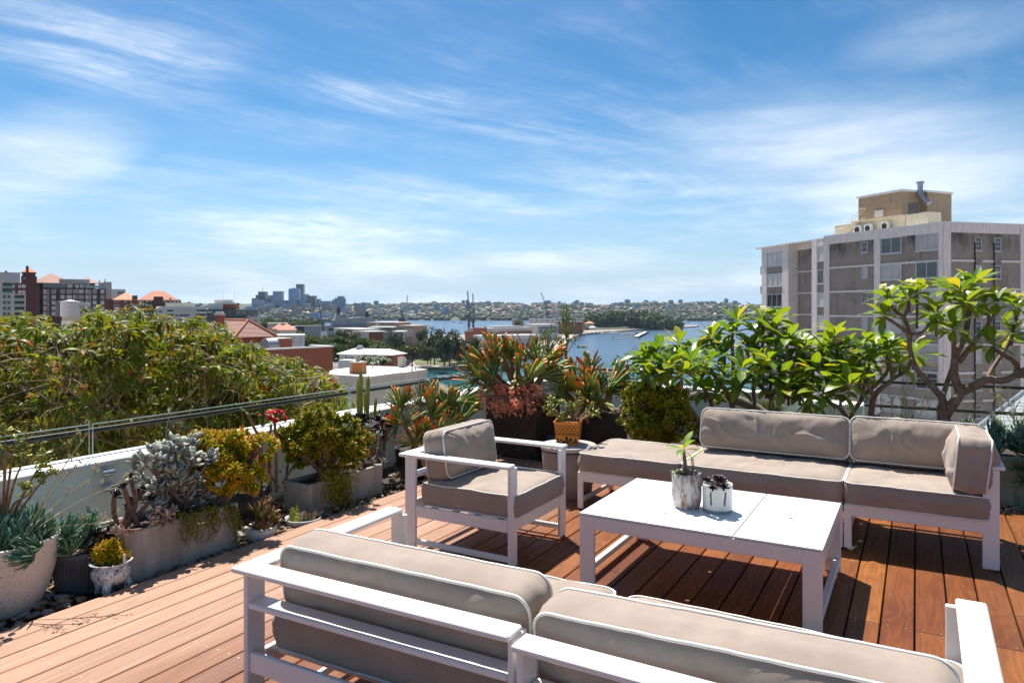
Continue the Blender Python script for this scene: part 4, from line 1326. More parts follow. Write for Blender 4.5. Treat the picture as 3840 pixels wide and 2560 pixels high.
# --- flat beige roof in front ------------------------------------------------
def poly_building(name,label,cat,pts,zroof,zbase,wallm,roofm,edge=0.25,edgem=None):
 """pts: pixel positions of the roof corners on the plane z = zroof"""
 P = [on_z(px,py,zroof) for px,py in pts]
 c = sum(P,Vector()) / len(P)
 t = thing(name,label,cat,(c.x,c.y,zbase))
 Q = [(p.x - c.x,p.y - c.y) for p in P]
 extrude_poly(Q,0,zroof - zbase - edge,'wall',wallm,t)
 cx_,cy_ = 0,0
 Q2 = [(x * 1.02,y * 1.02) for x,y in Q]
 extrude_poly(Q2,zroof - zbase - edge,zroof - zbase,'roof_slab',roofm,t,side=edgem or wallm)
 return t,c
t,c = poly_building('flat_roofed_building','cream building with weathered flat concrete roof just beyond the glass','building',
      [k4(640,935),k4(1235,968),k4(1600,920),k4(1650,915),k4(1690,915),k4(1995,868),k4(1690,838),k4(1180,822),k4(760,872)],-3.0,-24,M_beige,M_roofgrey,0.28,M_greywall)
def local(t,p): return p - t.location
p = local(t,on_z(*k4(1078,925),-3.0))
b = MB(); b.box((p.x - 0.46,p.y - 0.4,p.z),(p.x + 0.46,p.y + 0.4,p.z + 0.78)); b.build('chimney',M_rust,t)
b = MB(); b.box((p.x - 0.5,p.y - 0.44,p.z + 0.78),(p.x + 0.5,p.y + 0.44,p.z + 0.86)); b.build('chimney_cap',M_beige,t)
b = MB(); b.cyl((p.x - .02,p.y,p.z + 0.86),0.14,0.26,12); b.build('chimney_pot',M_sandstone,t)
p = local(t,on_z(*k4(1662,842),-3.0))
b = MB(); b.box((p.x - 0.24,p.y - 0.2,p.z + .12),(p.x + 0.24,p.y + 0.2,p.z + .76)); b.build('vent_shaft',M_beige,t)
b = MB(); b.box((p.x - 0.16,p.y - 0.14,p.z),(p.x + 0.16,p.y + 0.14,p.z + .12)); b.build('vent_base',M_steel,t)
b = MB(); b.box((p.x - 0.28,p.y - 0.24,p.z + .76),(p.x + 0.28,p.y + 0.24,p.z + .80)); b.build('vent_cap',M_tilepink,t)
b = MB(); b.tube([(p.x,p.y,p.z + .8),(p.x,p.y,p.z + 1.25)],0.012,5); b.build('aerial',M_steel,t)
b = MB(); b.tube([(p.x + .1,p.y,p.z + .78),(p.x + .42,p.y,p.z + .02)],0.01,5); b.build('stay_wire',M_steel,t)
for q in ((1270,845),(1350,818),(1800,905),(1845,880)):
 p = local(t,on_z(*k4(*q),-3.0))
 b = MB(); b.cyl((p.x,p.y,p.z),0.05,0.3,8); b.build('vent_pipe',M_steel,t)
 b = MB(); b.lathe([(0.09,0.3),(0.01,0.37)],8,(p.x,p.y,p.z)); b.build('vent_cowl',M_steel,t)
# louvred opening on the right wall
fw = [on_z(*k4(1690,915),-3.0),on_z(*k4(1995,868),-3.0)]
e_ = (fw[1] - fw[0]); Lw = e_.length; e_.normalize()
ang_ = math.atan2(e_.y,e_.x)
for s0,w0,z0,h0 in ((Lw * .60,1.5,-3.9 - 3.0,3.0),):
 o = window(t,0,0,w0,h0,0,1,6,M_shipdark,M_dark,False,0.1)
 P = fw[0] + e_ * s0
 o.location = (P.x - c.x,P.y - c.y,z0 + 24); o.rotation_euler = (0,0,ang_)
 o.location += Vector((e_.y,-e_.x,0)) * 0.25
# --- white roofed brick hall, dish, sheds -------------------------------------
f = Fac('long_hall','long low brick hall with white metal roof and white verandah among the trees','hall',k4(848,0)[0],222,k4(1545,0)[0],216,-38)
_,z_ = f.pt(*k4(1250,668))
f.box('wall',0,f.L,0.02,7.4,0,z_,M_brickred)
f.box('verandah',-0.1,f.pt(*k4(1140,0))[0],-0.7,0,0,z_ - .05,M_whitewall)
f.hip('roof',0,f.L,-0.7,7.5,z_,1.5,M_whiteroof,over=0.7,inset=3.5)
for k in range(6): f.pwin(*K(k4,862 + 42 * k,896 + 42 * k,690,738),y=-0.72,fm=M_frame,pm=M_pane if k % 2 else M_blind,cols=2,ft=0.12)
for a in (1230,1258,1380,1405,1445): f.pwin(*K(k4,a,a + 18,672,700),y=0,fm=M_frame,pm=M_pal,cols=1,ft=0.15)
f.pbox('lean_to',*K(k4,815,1045,748,6000),-6,-1,M_whitewall)
p = f.pt(*k4(1105,598),3)
b = MB(); b.lathe([(0.02,0),(0.5,.07),(0.9,.27),(1.2,.55)],20); b.build('satellite_dish',M_whitewall,f.o,(p[0],3,p[1]),(R(62),0,R(18)))
b = MB(); b.tube([(p[0],3.3,p[1] - 3),(p[0],3.2,p[1])],0.12,6); b.build('dish_mast',M_steel,f.o)
# --- white villas left of the trees -----------------------------------------
for (nm,lab,x0,x1,yt,d,wm,rm,rh_) in (
  ('villa','cream villa with terracotta hip roof just right of the tiled brick house',10,245,345,245,M_whitewall,M_tilered,2.2),
  ('villa','white stuccoed terrace house with flat parapet below the terracotta villa',0,365,425,225,M_whitewall,None,0),
  ('villa','beige flats with a blank side wall beside the green belt',-130,135,262,330,M_beige,None,0),
  ('villa','small cream house with a low red roof between flats and villas',-60,110,330,300,M_cream,M_tilered,2.2)):
 f = Fac(nm,lab,'house',k4(x0,0)[0],d,k4(x1,0)[0],None,-37)
 _,z_ = f.pt(*k4((x0 + x1) / 2,yt))
 if rm: z_ -= 0
 f.box('wall',0,f.L,0,9,0,z_,wm)
 if rm: f.hip('roof',0,f.L,0,9,z_,rh_,rm)
 else: f.box('parapet_cap',-0.2,f.L + 0.2,-0.2,9,z_,z_ + 0.35,wm)
 for k in range(4):
  for r_ in range(2):
   a = x0 + (k + 0.3) * (x1 - x0) / 4
   f.pwin(*K(k4,a,a + 0.4 * (x1 - x0) / 4 * .6,yt + 18 + 48 * r_,yt + 42 + 48 * r_),fm=M_frame,pm=M_pane,cols=1,ft=0.08)
# --- naval base -------------------------------------------------------------
f = Fac('white_office','low white office block with a colonnade in front of the grey warship','building',k4(742,0)[0],560,k4(1215,0)[0],520,-38)
f.pbox('wall',*K(k4,755,1085,332,6000),2,20,M_whitewall)
f.pbox('roof',*K(k4,745,1095,326,333),1.5,20.5,M_whiteroof)
f.pbox('sandstone_box',*K(k4,930,1080,333,378),-0.5,8,M_sandstone)
f.pbox('colonnade_wall',*K(k4,1088,1214,375,6000),1,14,M_brickred)
f.pbox('colonnade_roof',*K(k4,1000,1218,360,376),-2,14,M_whiteroof)
for k in range(9): f.pbox('column',*K(k4,1092 + 14.4 * k,1098 + 14.4 * k,376,6000),-1.5,-0.9,M_whitewall)
for a in (762,790,815,842,868,895): f.pwin(*K(k4,a,a + 18,342,356),y=1.98,fm=M_frame,pm=M_pane,cols=2,ft=0.2)
f = Fac('glass_office','modern white and dark glass office block beside the dark dock crane','office building',k4(1212,0)[0],640,k4(1690,0)[0],640,-38)
f.pbox('white_wall',*K(k4,1214,1348,312,6000),0,22,M_whitewall)
f.pbox('roof',*K(k4,1212,1540,304,315),-1,22,M_whiteroof)
f.pbox('dark_wall',*K(k4,1212,1290,375,6000),-0.5,0,M_charcoal)
f.pbox('upper_glass',*K(k4,1348,1530,316,368),0.5,20,M_pane)
f.pbox('lower_roof',*K(k4,1318,1690,362,384),-4,20,M_palegrey)
f.pbox('lower_glass',*K(k4,1322,1690,384,6000),-3,0.4,M_pane)
f.pbox('floor_band',*K(k4,1322,1560,426,434),-3.5,-3,M_palegrey)
for k in range(8): f.pbox('mullion',*K(k4,1322 + 33 * k,1326 + 33 * k,384,500),-3.3,-3,M_palegrey)
f = Fac('brown_store','big windowless brown rendered store behind the glass office','warehouse',k4(1195,0)[0],720,k4(1810,0)[0],700,-38)
f.pbox('wall',*K(k4,1195,1576,250,6000),0,30,M_sandstone)
f.pbox('roof',*K(k4,1190,1580,241,251),-1,31,M_greywall)
f.pbox('panel',*K(k4,1312,1360,250,300),-0.4,0,M_palegrey)
f.pbox('hall_wall',*K(k4,1576,1808,300,6000),1,30,M_sandstone)
f.pbox('hall_roof',*K(k4,1570,1812,285,302),0,31,M_roofmem)
for k in range(5): f.pwin(*K(k4,1715 + 20 * k,1726 + 20 * k,330,430),y=0.98,fm=M_whitewall,pm=M_pane,cols=1,rows=3,ft=0.4)
# warship
sh = Fac('warship','huge grey flat-decked warship marked L02 moored behind the white offices','warship',k4(215,0)[0],820,k4(1312,0)[0],860,SEA)
b = MB()
def prism(pts,y0,y1,nm,mt):
 b = MB()
 Q = [sh.pt(*k4(*q)) for q in pts]
 n = len(Q)
 b.quad([(x,y0,z) for x,z in Q]); b.quad([(x,y1,z) for x,z in Q][::-1])
 for i in range(n):
  (xa,za),(xb,zb_) = Q[i],Q[(i + 1) % n]
  b.quad([(xa,y0,za),(xa,y1,za),(xb,y1,zb_),(xb,y0,zb_)])
 me = b.mesh(nm,mt)
 import bmesh
 bm = bmesh.new(); bm.from_mesh(me); bmesh.ops.triangulate(bm,faces=[f_ for f_ in bm.faces if len(f_.verts) > 4]); bmesh.ops.recalc_face_normals(bm,faces=bm.faces); bm.to_mesh(me); bm.free()
 return link(nm,me,sh.o)
prism([(222,312),(252,298),(1330,284),(1330,440),(300,440),(262,360)],0,30,'hull',M_ship)
prism([(250,294),(1330,280),(1330,285),(250,299)],-1,32,'flight_deck',M_shipdark)
isl = prism([(742,288),(745,214),(775,212),(792,136),(858,136),(868,176),(936,178),(950,190),(1130,172),(1250,172),(1312,222),(1312,284)],3,14,'island',M_ship)
prism([(812,136),(815,52),(852,48),(850,136)],6,10,'mast',M_shipdark)
prism([(1188,172),(1190,122),(1205,96),(1228,96),(1240,172)],5,11,'funnel',M_shipdark)
prism([(1025,176),(1030,120),(1038,120),(1042,176)],7,9,'aft_mast',M_ship)
for q in ((255,300,360,372),(685,322,760,358)):
 sh.pbox('side_opening',*(lambda a,b_: (a[0],b_[0],a[1],b_[1]))(k4(q[0],q[1]),k4(q[2],q[3])),-0.1,0.05,M_shipdark)
for q in ((932,218),(945,218),(932,238),(945,238),(1040,290),(430,324),(625,306)):
 a,b_ = k4(*q),k4(q[0] + 9,q[1] + 8)
 sh.pbox('porthole',a[0],b_[0],a[1],b_[1],2.9 if q[1] < 280 else -0.1,3.05 if q[1] < 280 else 0.05,M_shipdark,ys=3 if q[1] < 280 else 0)
fc = bpy.data.curves.new('L02','FONT')
fc.body = 'L02'
xt,zt = sh.pt(*k4(1035,240),3)
xt2,zt2 = sh.pt(*k4(1084,212),3)
fc.size = (zt2 - zt) * 1.4
fc.extrude = 0.05
tmp = bpy.data.objects.new('tmp',fc)
COL.objects.link(tmp)
bpy.context.view_layer.update()
me = bpy.data.meshes.new_from_object(tmp)
bpy.data.objects.remove(tmp)
me.materials.clear(); me.materials.append(M_whitewall)
link('hull_number',me,sh.o,(xt,2.9,zt),(R(90),0,0))
# long brick workshop, white offices on the finger wharf
f = Fac('brick_workshop','long red brick workshop with sawtooth grey roof on the naval wharf','workshop',k5(276,0)[0],800,k5(704,0)[0],860,-38)
f.pbox('wall',*K(k5,290,704,405,6000),0,30,M_brickred)
f.pbox('tower',*K(k5,275,326,378,6000),-1,12,M_brickred)
f.pbox('roof',*K(k5,328,712,378,406),-1,31,M_roofgrey)
f.pbox('clerestory',*K(k5,390,630,362,388),6,24,M_metalroof)
for k in range(9): f.pwin(*K(k5,358 + 34.5 * k,388 + 34.5 * k,424,446),fm=M_frame,pm=M_pane,cols=1,ft=0.5)
for k in range(8): f.pwin(*K(k5,394 + 29 * k,418 + 29 * k,386,396),y=5.95,fm=M_frame,pm=M_pane,cols=1,ft=0.4)
f = Fac('wharf_shed','pale flat roofed shed in front of the brick workshop','shed',k5(285,0)[0],690,k5(778,0)[0],720,-38)
f.pbox('roof',*K(k5,285,778,440,468),-3,18,M_whiteroof)
f.pbox('wall',*K(k5,295,770,468,6000),0,17,M_greywall)
f = Fac('white_office','white colonial office block with grey roof right of the brick workshop','building',k5(720,0)[0],900,k5(928,0)[0],930,-38)
f.pbox('wall',*K(k5,745,925,366,6000),0,20,M_whitewall)
f.pbox('roof',*K(k5,738,930,348,367),-2,22,M_whiteroof)
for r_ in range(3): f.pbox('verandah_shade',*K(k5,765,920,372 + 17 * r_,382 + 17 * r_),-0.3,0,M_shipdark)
for k,(a,b_,t_,d,m1) in enumerate(((680,905,308,1200,M_palegrey),(905,1130,330,1150,M_brickred),(1060,1140,308,1250,M_tilepink),(925,1010,300,1350,M_ship),(540,585,310,1250,M_ship),(875,980,245,1400,M_ship))):
 f = Fac('naval_building',['low pale grey naval store behind the wharf offices','row of red brick naval stores on the finger wharf','small pink roofed naval store near the fig trees','pale naval block behind the pencil cactus','grey ship superstructure beyond the brick workshop','tall pale grey ship superstructure behind the leaning crane'][k],['building','building','building','building','ship','ship'][k],k5(a,0)[0],d,k5(b_,0)[0],None,-38)
 f.pbox('wall',*K(k5,a,b_,t_,6000),0,24,m1)
 f.pbox('roof',*K(k5,a - 2,b_ + 2,t_ - 5,t_),-1,25,M_metalroof)
 if k >= 4: f.pbox('mast',*K(k5,(a + b_) / 2 - 3,(a + b_) / 2 + 3,t_ - 40,t_),8,10,M_ship)
 for w_ in range(5): f.pbox('window',*K(k5,a + (w_ + .3) * (b_ - a) / 5,a + (w_ + .6) * (b_ - a) / 5,t_ + 6,t_ + 12),-0.2,0,M_shipdark)
# red roofed wharf shed on the breakwater point
f = Fac('wharf_shed','long dark shed with red roof at the tip of the headland','shed',k6(762,0)[0],1640,k6(1116,0)[0],1700,-39)
f.pbox('wall',*K(k6,775,1114,338,6000),0,22,M_brickdark)
f.hip('roof',f.pt(*k6(768,338))[0],f.L,0,24,f.pt(*k6(950,338))[1],10,M_tilered,inset=6)
for k in range(12): f.pbox('window',*K(k6,800 + 26 * k,808 + 26 * k,350,356),-0.3,0,M_frame)
f.pbox('chimney',*K(k6,918,932,286,320),12,16,M_sandstone)
for k,(a,b_,t_,bs,d,m1,m2,lab) in enumerate(((360,465,352,390,1500,M_palegrey,M_metalroof,'grey boat shed with a dark opening on the headland shore'),(385,460,318,350,1560,M_whitewall,M_metalroof,'white gabled house on the left below the fig trees'),(480,565,312,350,1560,M_cream,M_metalroof,'cream twin gabled house on the right below the fig trees'),(195,278,328,352,1450,M_cream,M_tileorange,'cream house with orange roof left of the fig trees'),(225,305,372,395,1420,M_whitewall,M_metalroof,'low white boat house by the naval car park'))):
 f = Fac('harbour_house',lab,'house',k6(a,0)[0],d,k6(b_,0)[0],d,-38)
 _,z_ = f.pt(*k6((a + b_) / 2,t_ + 12))
 f.box('wall',0,f.L,0,14,0,z_,m1)
 f.hip('roof',0,f.L,0,14,z_,3.6,m2)
 for w_ in range(4): f.pbox('window',*K(k6,a + (w_ + .3) * (b_ - a) / 4,a + (w_ + .65) * (b_ - a) / 4,t_ + 18,t_ + 26),-0.2,0,M_shipdark)
# --- dock cranes --------------------------------------------------------------
def truss(b,P,Q,w0,w1,n,r_):
 P,Q = Vector(P),Vector(Q)
 d = (Q - P).normalized()
 s1 = d.orthogonal().normalized(); s2 = d.cross(s1)
 cr = []
 for k in range(n + 1):
  f_ = k / n
  c_ = P.lerp(Q,f_); w_ = w0 + (w1 - w0) * f_
  cr.append([c_ + s1 * w_ + s2 * w_,c_ - s1 * w_ + s2 * w_,c_ - s1 * w_ - s2 * w_,c_ + s1 * w_ - s2 * w_])
 for j in range(4):
  b.tube([c_[j] for c_ in cr],r_,4,cap=False,sm=False)
  for k in range(n):
   b.tube([cr[k][j],cr[k + 1][(j + 1) % 4]],r_ * 0.7,3,cap=False,sm=False)
def dock_crane(label,px,pbase,phead,tip,d,mt,wcol,group=None,jibm=None):
 """portal base, tower column, turning machine house, luffing lattice jib"""
 base = at(px,pbase,d)
 k = d / 1630.0
 t = thing('dock_crane',label,'crane',base,R(YAW),group)
 hH = (pbase - phead) * k
 w = wcol * k / 2
 for sx in (-1,1):
  for sy in (-1,1):
   b = MB(); b.box((sx * w * 2.6 - w * .35,sy * w * 2.6 - w * .35,0),(sx * w * 2.6 + w * .35,sy * w * 2.6 + w * .35,hH * .22)); b.build('portal_leg',mt,t)
 b = MB(); b.box((-w * 3.1,-w * 3.1,hH * .20),(w * 3.1,w * 3.1,hH * .29)); b.build('portal_beam',mt,t)
 b = MB(); b.lathe([(w * 1.15,hH * .28),(w * 0.95,hH * .5),(w * .9,hH * .92)],10,cap=True); b.build('column',mt,t)
 b = MB(); b.box((-w * 2.0,-w * 2.2,hH * .9),(w * 1.6,w * 2.2,hH * 1.14)); b.build('machine_house',mt,t)
 b = MB(); b.box((-w * 3.2,-w * 1.2,hH * .98),(-w * 2.0,w * 1.2,hH * 1.12)); b.build('counterweight',mt,t)
 tx,tz = (tip[0] - px) * k,(pbase - tip[1]) * k
 A0 = Vector((w * .4,0,hH * 1.1)); T = Vector((tx,0,tz))
 ap_ = Vector((-w * 1.2,0,hH * 1.14 + (tz - hH) * 0.42))
 b = MB(); truss(b,A0,T,w * .75,w * .22,14,w * .11); b.build('jib',jibm or mt,t)
 b = MB()
 for sy in (-1,1):
  b.tube([(w * 1.0,sy * w,hH * 1.14),ap_],w * .16,4); b.tube([(-w * 1.8,sy * w,hH * 1.14),ap_],w * .16,4)
 b.build('a_frame',mt,t)
 b = MB(); b.tube([ap_,T],w * .07,4); b.tube([T,T + Vector((w * .5,0,-(tz - hH) * .5))],w * .04,4); b.build('cable',mt,t)
 return t
dock_crane('dark dock crane with short jib beside the glass office',926,785,738,(921,712),900,M_crane,6)
dock_crane('pale lattice dock crane behind the dark crane at the harbour edge',932,772,728,(936,677),1010,M_cranepale,4)
dock_crane('left of the two tall blue grey dock cranes standing side by side',1077,774,728,(1074,668),1100,M_crane,6.2,'pair of tall cranes')
dock_crane('right of the two tall blue grey dock cranes standing side by side',1087,769,736,(1086,674),1150,M_crane,5.8,'pair of tall cranes')
dock_crane('blue grey dock crane whose jib leans left above the naval stores',1258,745,720,(1243,672),1350,M_crane,4.2)
b = MB()
p0,p1 = at(744,765,640),at(733,700,640)
t = thing('mobile_crane','thin dark crane jib rising in front of the grey warship','crane',p0)
b.tube([(0,0,0),p1 - p0],[0.9,0.35],6); b.build('jib',M_crane,t)
b = MB(); b.box((-2,-2,-26),(2,2,1.5)); b.build('crane_body',M_whitewall,t)
# --- towers across the harbour -------------------------------------------------
def tower_mats():
 out = {}
 for nm,c,g in (('dk',(0.075,0.08,0.125),(0.03,0.035,0.06)),('pu',(0.10,0.085,0.12),(0.05,0.045,0.075)),('bl',(0.14,0.25,0.42),(0.05,0.12,0.25)),('lt',(0.46,0.48,0.52),(0.16,0.20,0.27)),
      ('te',(0.10,0.24,0.36),(0.035,0.13,0.23)),('gb',(0.27,0.36,0.52),(0.09,0.16,0.30)),('br',(0.13,0.095,0.105),(0.06,0.05,0.065)),('or',(0.36,0.22,0.165),(0.13,0.10,0.10)),('pk',(0.30,0.235,0.245),(0.10,0.095,0.12))):
  out[nm] = (mat('tower_cladding_' + nm,c,0.5,col2=tuple(x * 1.15 for x in c),scale=0.03),mat('tower_glass_' + nm,g,0.12,col2=tuple(x * 1.5 for x in g),scale=0.02,spec=0.7))
 return out
TM = tower_mats()
def tower(label,x0,x1,yt,style,d,depth=30,kk=k3,cat='skyscraper',yb=None,crown=None,mast=None,fins=False,group=None,step=None):
 f = Fac('office_tower' if cat == 'skyscraper' else 'apartment_tower',label,cat,kk(x0,0)[0],d,kk(x1,0)[0],d,-20,group)
 z1 = f.pt(kk(x0,0)[0],kk(0,yt)[1])[1]
 cl,gls = TM[style]
 f.box('glazing',0,f.L,0,depth,-30,z1,gls)
 b = MB()
 st_ = step or 3.6
 n = max(2,min(60,int(z1 / st_)))
 for k in range(n):
  zz = z1 - 2.0 - k * z1 / n
  b.box((-0.4,-0.4,zz - st_ * .22),(f.L + 0.4,depth + .4,zz + st_ * .22))
 if fins:
  m_ = max(3,int(f.L / 4))
  for k in range(m_ + 1):
   xx = f.L * k / m_
   b.box((xx - 0.5,-0.8,-30),(xx + 0.5,-0.42,z1))
 tag(b.build('floor_band',cl,f.o),kind='stuff')
 f.box('roof_cap',-0.6,f.L + 0.6,-0.6,depth + .6,z1,z1 + 3,cl)
 if crown:
  a,b_,yy = crown
  zc_ = f.pt(kk(a,0)[0],kk(0,yy)[1])[1]
  f.box('crown',f.pt(kk(a,0)[0],700)[0],f.pt(kk(b_,0)[0],700)[0],6,depth - 6,z1 + 3,zc_,cl)
 if mast:
  xm,yy = mast
  zm = f.pt(kk(xm,0)[0],kk(0,yy)[1])[1]
  b = MB(); xx = f.pt(kk(xm,0)[0],700)[0]; b.tube([(xx,depth / 2,z1),(xx,depth / 2,zm)],[1.2,0.4],5); b.build('mast',cl,f.o)
 return f
tower('dark purple glass tower topped by a thin mast on the far skyline',258,402,298,'pu',3100,fins=True,mast=(322,178))
tower('narrow dark tower against the left side of the masted purple tower',208,262,365,'pu',3060,fins=True)
tower('low dark stepped tower at the left end of the skyline',130,215,430,'dk',3020)
tower('slim blue slab between the masted tower and the pale banded tower',435,552,370,'bl',3300)
tower('wide pale grey banded tower second from the left of the skyline',552,730,290,'gb',3100,step=4.5,fins=False)
tower('tall blue glass tower with dark crown next to the highest tower',868,1076,242,'gb',3000,crown=(905,1015,212),fins=True)
tower('tallest dark grey tower of the far skyline',1018,1150,148,'dk',3150,crown=(1050,1150,143),fins=True,mast=(1030,120))
tower('white ribbed apartment tower right of the tallest tower',1155,1245,348,'lt',3080,fins=True)
tower('dark brown office tower with flat black top right of centre on the skyline',1242,1396,382,'br',3000,fins=True)
tower('squat grey tower just right of the brown tower',1400,1484,445,'gb',3150)
tower('long grey slab low on the right of the skyline',1492,1708,485,'lt',3250)
tower('white banded office block at the foot of the masted tower',150,342,468,'lt',2960)
tower('teal glass block in front of the pale banded tower',643,820,472,'te',2940)
tower('deep blue block at the foot of the tall glass tower',868,1022,456,'bl',2920,fins=True)
tower('greenish glass block between the tallest and white towers',1028,1200,452,'te',2940)
tower('white rounded apartment block in front of the brown tower',1162,1275,532,'lt',2900)
tower('dark low block right of the masted purple tower',402,462,440,'dk',3020)
tower('white terraced block under the slim blue slab',422,552,518,'lt',2900)
tower('pale block with blue windows left of the deep blue block',732,826,552,'gb',2860)
tower('small blue glass block in the middle foreground of the skyline',812,912,592,'bl',2820)
tower('narrow pale block beside the small blue glass block',886,950,572,'gb',2850)
tower('orange brick apartment block right of the brown tower',1540,1640,545,'or',2850)
tower('white block at the right end of the skyline',1668,1796,558,'lt',2900)
tower('pinkish grey apartment tower standing apart right of the skyline',2180,2292,532,'pk',2980)
tower('slim blue tower far right of the skyline',2332,2400,515,'bl',3100)
tower('brick red block under the pinkish tower',2225,2282,598,'or',2800)
tower('dark narrow block left of the teal block',605,646,562,'dk',2860)
tower('blue block at the far left foot of the skyline',165,246,562,'bl',2850)
tower('white apartment slab at the far left foot of the skyline',246,372,592,'lt',2800)
tower('pair of white apartment blocks under the slim blue slab',380,556,562,'lt',2830,fins=True)
f = tower('cluster of four rounded blue glass towers at the right of the skyline',1850,1956,388,'te',2980,fins=True)
for a,b_,t_ in ((1733,1784,446),(1784,1850,412),(1956,1988,422)):
 x0,z1 = f.pt(*k3(a,t_)); x1,_ = f.pt(*k3(b_,t_))
 f.box('side_tower',x0,x1,4,26,-30,z1,TM['te'][0])
 bb = MB()
 for k in range(20): bb.box((x0 + .2,3.4,z1 - 4 - k * 4.6),(x1 - .2,4,z1 - 2 - k * 4.6))
 tag(bb.build('window_band',TM['te'][1],f.o),kind='stuff')
# mid-rise blocks dotted over the ridge and slopes
mid = [(1340,520,'pk'),(1430,590,'pk'),(1500,640,'or'),(1580,600,'lt'),(1660,640,'pk')]
MARKS = [(610,'under the masted purple tower'),(660,'under the pale banded tower'),(700,'under the tallest tower'),(745,'under the brown tower'),(810,'under the rounded towers'),(890,'above the grey warship'),(940,'behind the pale lattice crane'),
   (1060,'left of the tall crane pair'),(1110,'behind the pair of tall cranes'),(1220,'above the brick workshop'),(1300,'behind the leaning crane'),(1380,'above the left headland'),(1440,'above mid headland'),(1490,'above the right headland'),
   (1570,'above the red roofed shed'),(1660,'right of the red roofed shed'),(9999,'beside the brick block')]
def near_mark(px,marks):
 return next(s_ for q_,s_ in marks if px < q_)
for k in range(74):
 if k < 30:
  px = 575 + (k * 37) % 300; f_ = rng.uniform(0.02,0.30); hh = rng.uniform(10,26)
 else:
  px = rng.uniform(860,1745); f_ = rng.choice([rng.uniform(0.75,1.0),rng.uniform(0.1,0.9)]); hh = rng.uniform(12,30)
 p = far_pt(px,f_)
 sty = rng.choice(['lt','gb','pk','lt','or'] if k < 30 else ['gb','lt','pk','gb','lt'])
 w_,d_ = rng.uniform(9,17),rng.uniform(8,12)
 where = near_mark(px,MARKS)
 t = thing('apartment_tower','%s %s block %s %s' % (('wide ' if w_ > 13 else '') + ('tall' if hh > 24 else 'low' if hh < 16 else 'mid-rise'),{'lt': 'white','gb': 'grey blue','pk': 'pinkish','or': 'orange brick'}[sty],'on the far ridge' if f_ > .75 else 'by the far water' if f_ < .15 else 'on the far slope',where),'apartment building',(p.x,p.y,p.z),R(YAW) + rng.uniform(-.3,.3),'mid-rise blocks on the far shore below the skyline' if k < 30 else 'mid-rise blocks on the far shore hillside')
 b = MB(); b.box((-w_,-d_,-10),(w_,d_,hh)); b.build('wall',TM[sty][0],t)
 b = MB()
 nf = int(hh / 3.4)
 for q in range(nf): b.box((-w_ * .9,-d_ - .3,hh - 2.4 - q * 3.4),(w_ * .9,-d_ + .1,hh - 1.0 - q * 3.4))
 tag(b.build('window_band',TM[sty][1],t),kind='stuff')
 b = MB(); b.box((-w_ * .4,-d_ * .4,hh),(w_ * .3,d_ * .4,hh + 3)); b.build('plant_room',TM[sty][0],t)
# --- slate roof at the right edge ---------------------------------------------
sr = thing('slate_roof_house','grey slate roofed house below the glass at the right edge','house',(0,0,0))
RA,RB = at(2232,1000,20),at(2392,868,34)      # hip edge up to the ridge
E0 = at(2235,1095,17.5)                           # eaves corner
def roof_plane(A0,A1,B1,B0,nrow,ncol,limit):
 """slates laid in half-bonded courses on the quad A0 A1 (eaves) B1 B0 (top)"""
 A0,A1,B0,B1 = map(Vector,(A0,A1,B0,B1))
 n = (A1 - A0).cross(B0 - A0).normalized()
 if n.z < 0: n = -n
 b = MB(); b.quad([A0 - n * .05,A1 - n * .05,B1 - n * .05,B0 - n * .05]); b.build('roof_deck',M_charcoal,sr)
 cnt = 0
 for r_ in range(nrow):
  f0,f1 = r_ / nrow,(r_ + 1.12) / nrow
  P0,P1 = A0.lerp(B0,f0),A1.lerp(B1,f0)
  Q0,Q1 = A0.lerp(B0,min(1,f1)),A1.lerp(B1,min(1,f1))
  nc = max(1,int(ncol * (P1 - P0).length / (A1 - A0).length))
  for c_ in range(nc):
   o_ = 0.5 * (r_ % 2)
   g0,g1 = max(0,(c_ + o_ + .02) / nc),min(1,(c_ + o_ + .98) / nc)
   if g1 - g0 < 0.2 / nc: continue
   up0 = n * (0.016 + rng.uniform(0,.006)); up1 = n * 0.004
   a_,b_,c2,d2 = P0.lerp(P1,g0),P0.lerp(P1,g1),Q0.lerp(Q1,g1),Q0.lerp(Q1,g0)
   m_ = MB()
   m_.quad([a_ + up0,b_ + up0,c2 + up1,d2 + up1]); m_.quad([a_,b_,b_ + up0,a_ + up0]); m_.quad([b_,c2,c2 + up1,b_ + up0]); m_.quad([d2,a_,a_ + up0,d2 + up1])
   m_.build('slate',M_slate,sr)
   cnt += 1
TL = at(2352,872,36); TR = at(2600,880,40)
roof_plane(at(2215,1010,22),at(2330,1012,20),at(2420,874,33),at(2392,870,34),18,9,0)
roof_plane(at(2332,1012,20),at(2520,1095,15),at(2640,880,32),at(2422,874,33),16,14,0)
b = MB()
b.tube([at(2212,1008,22),at(2394,866,34)],0.10,6); b.build('hip_flashing',M_steel,sr)
b = MB(); b.tube([at(2331,1010,20),at(2421,870,33)],0.10,6); b.build('valley_flashing',M_steel,sr)
c0,c1 = at(2215,1012,22),at(2520,1097,15)
b = MB()
q = [c0,at(2330,1014,20),c1]
for u0,u1 in zip(q[:-1],q[1:]):
 b.quad([u0 - Vector((0,0,9)),u1 - Vector((0,0,9)),u1 - Vector((0,0,.1)),u0 - Vector((0,0,.1))])
b.build('wall',M_whitewall,sr)
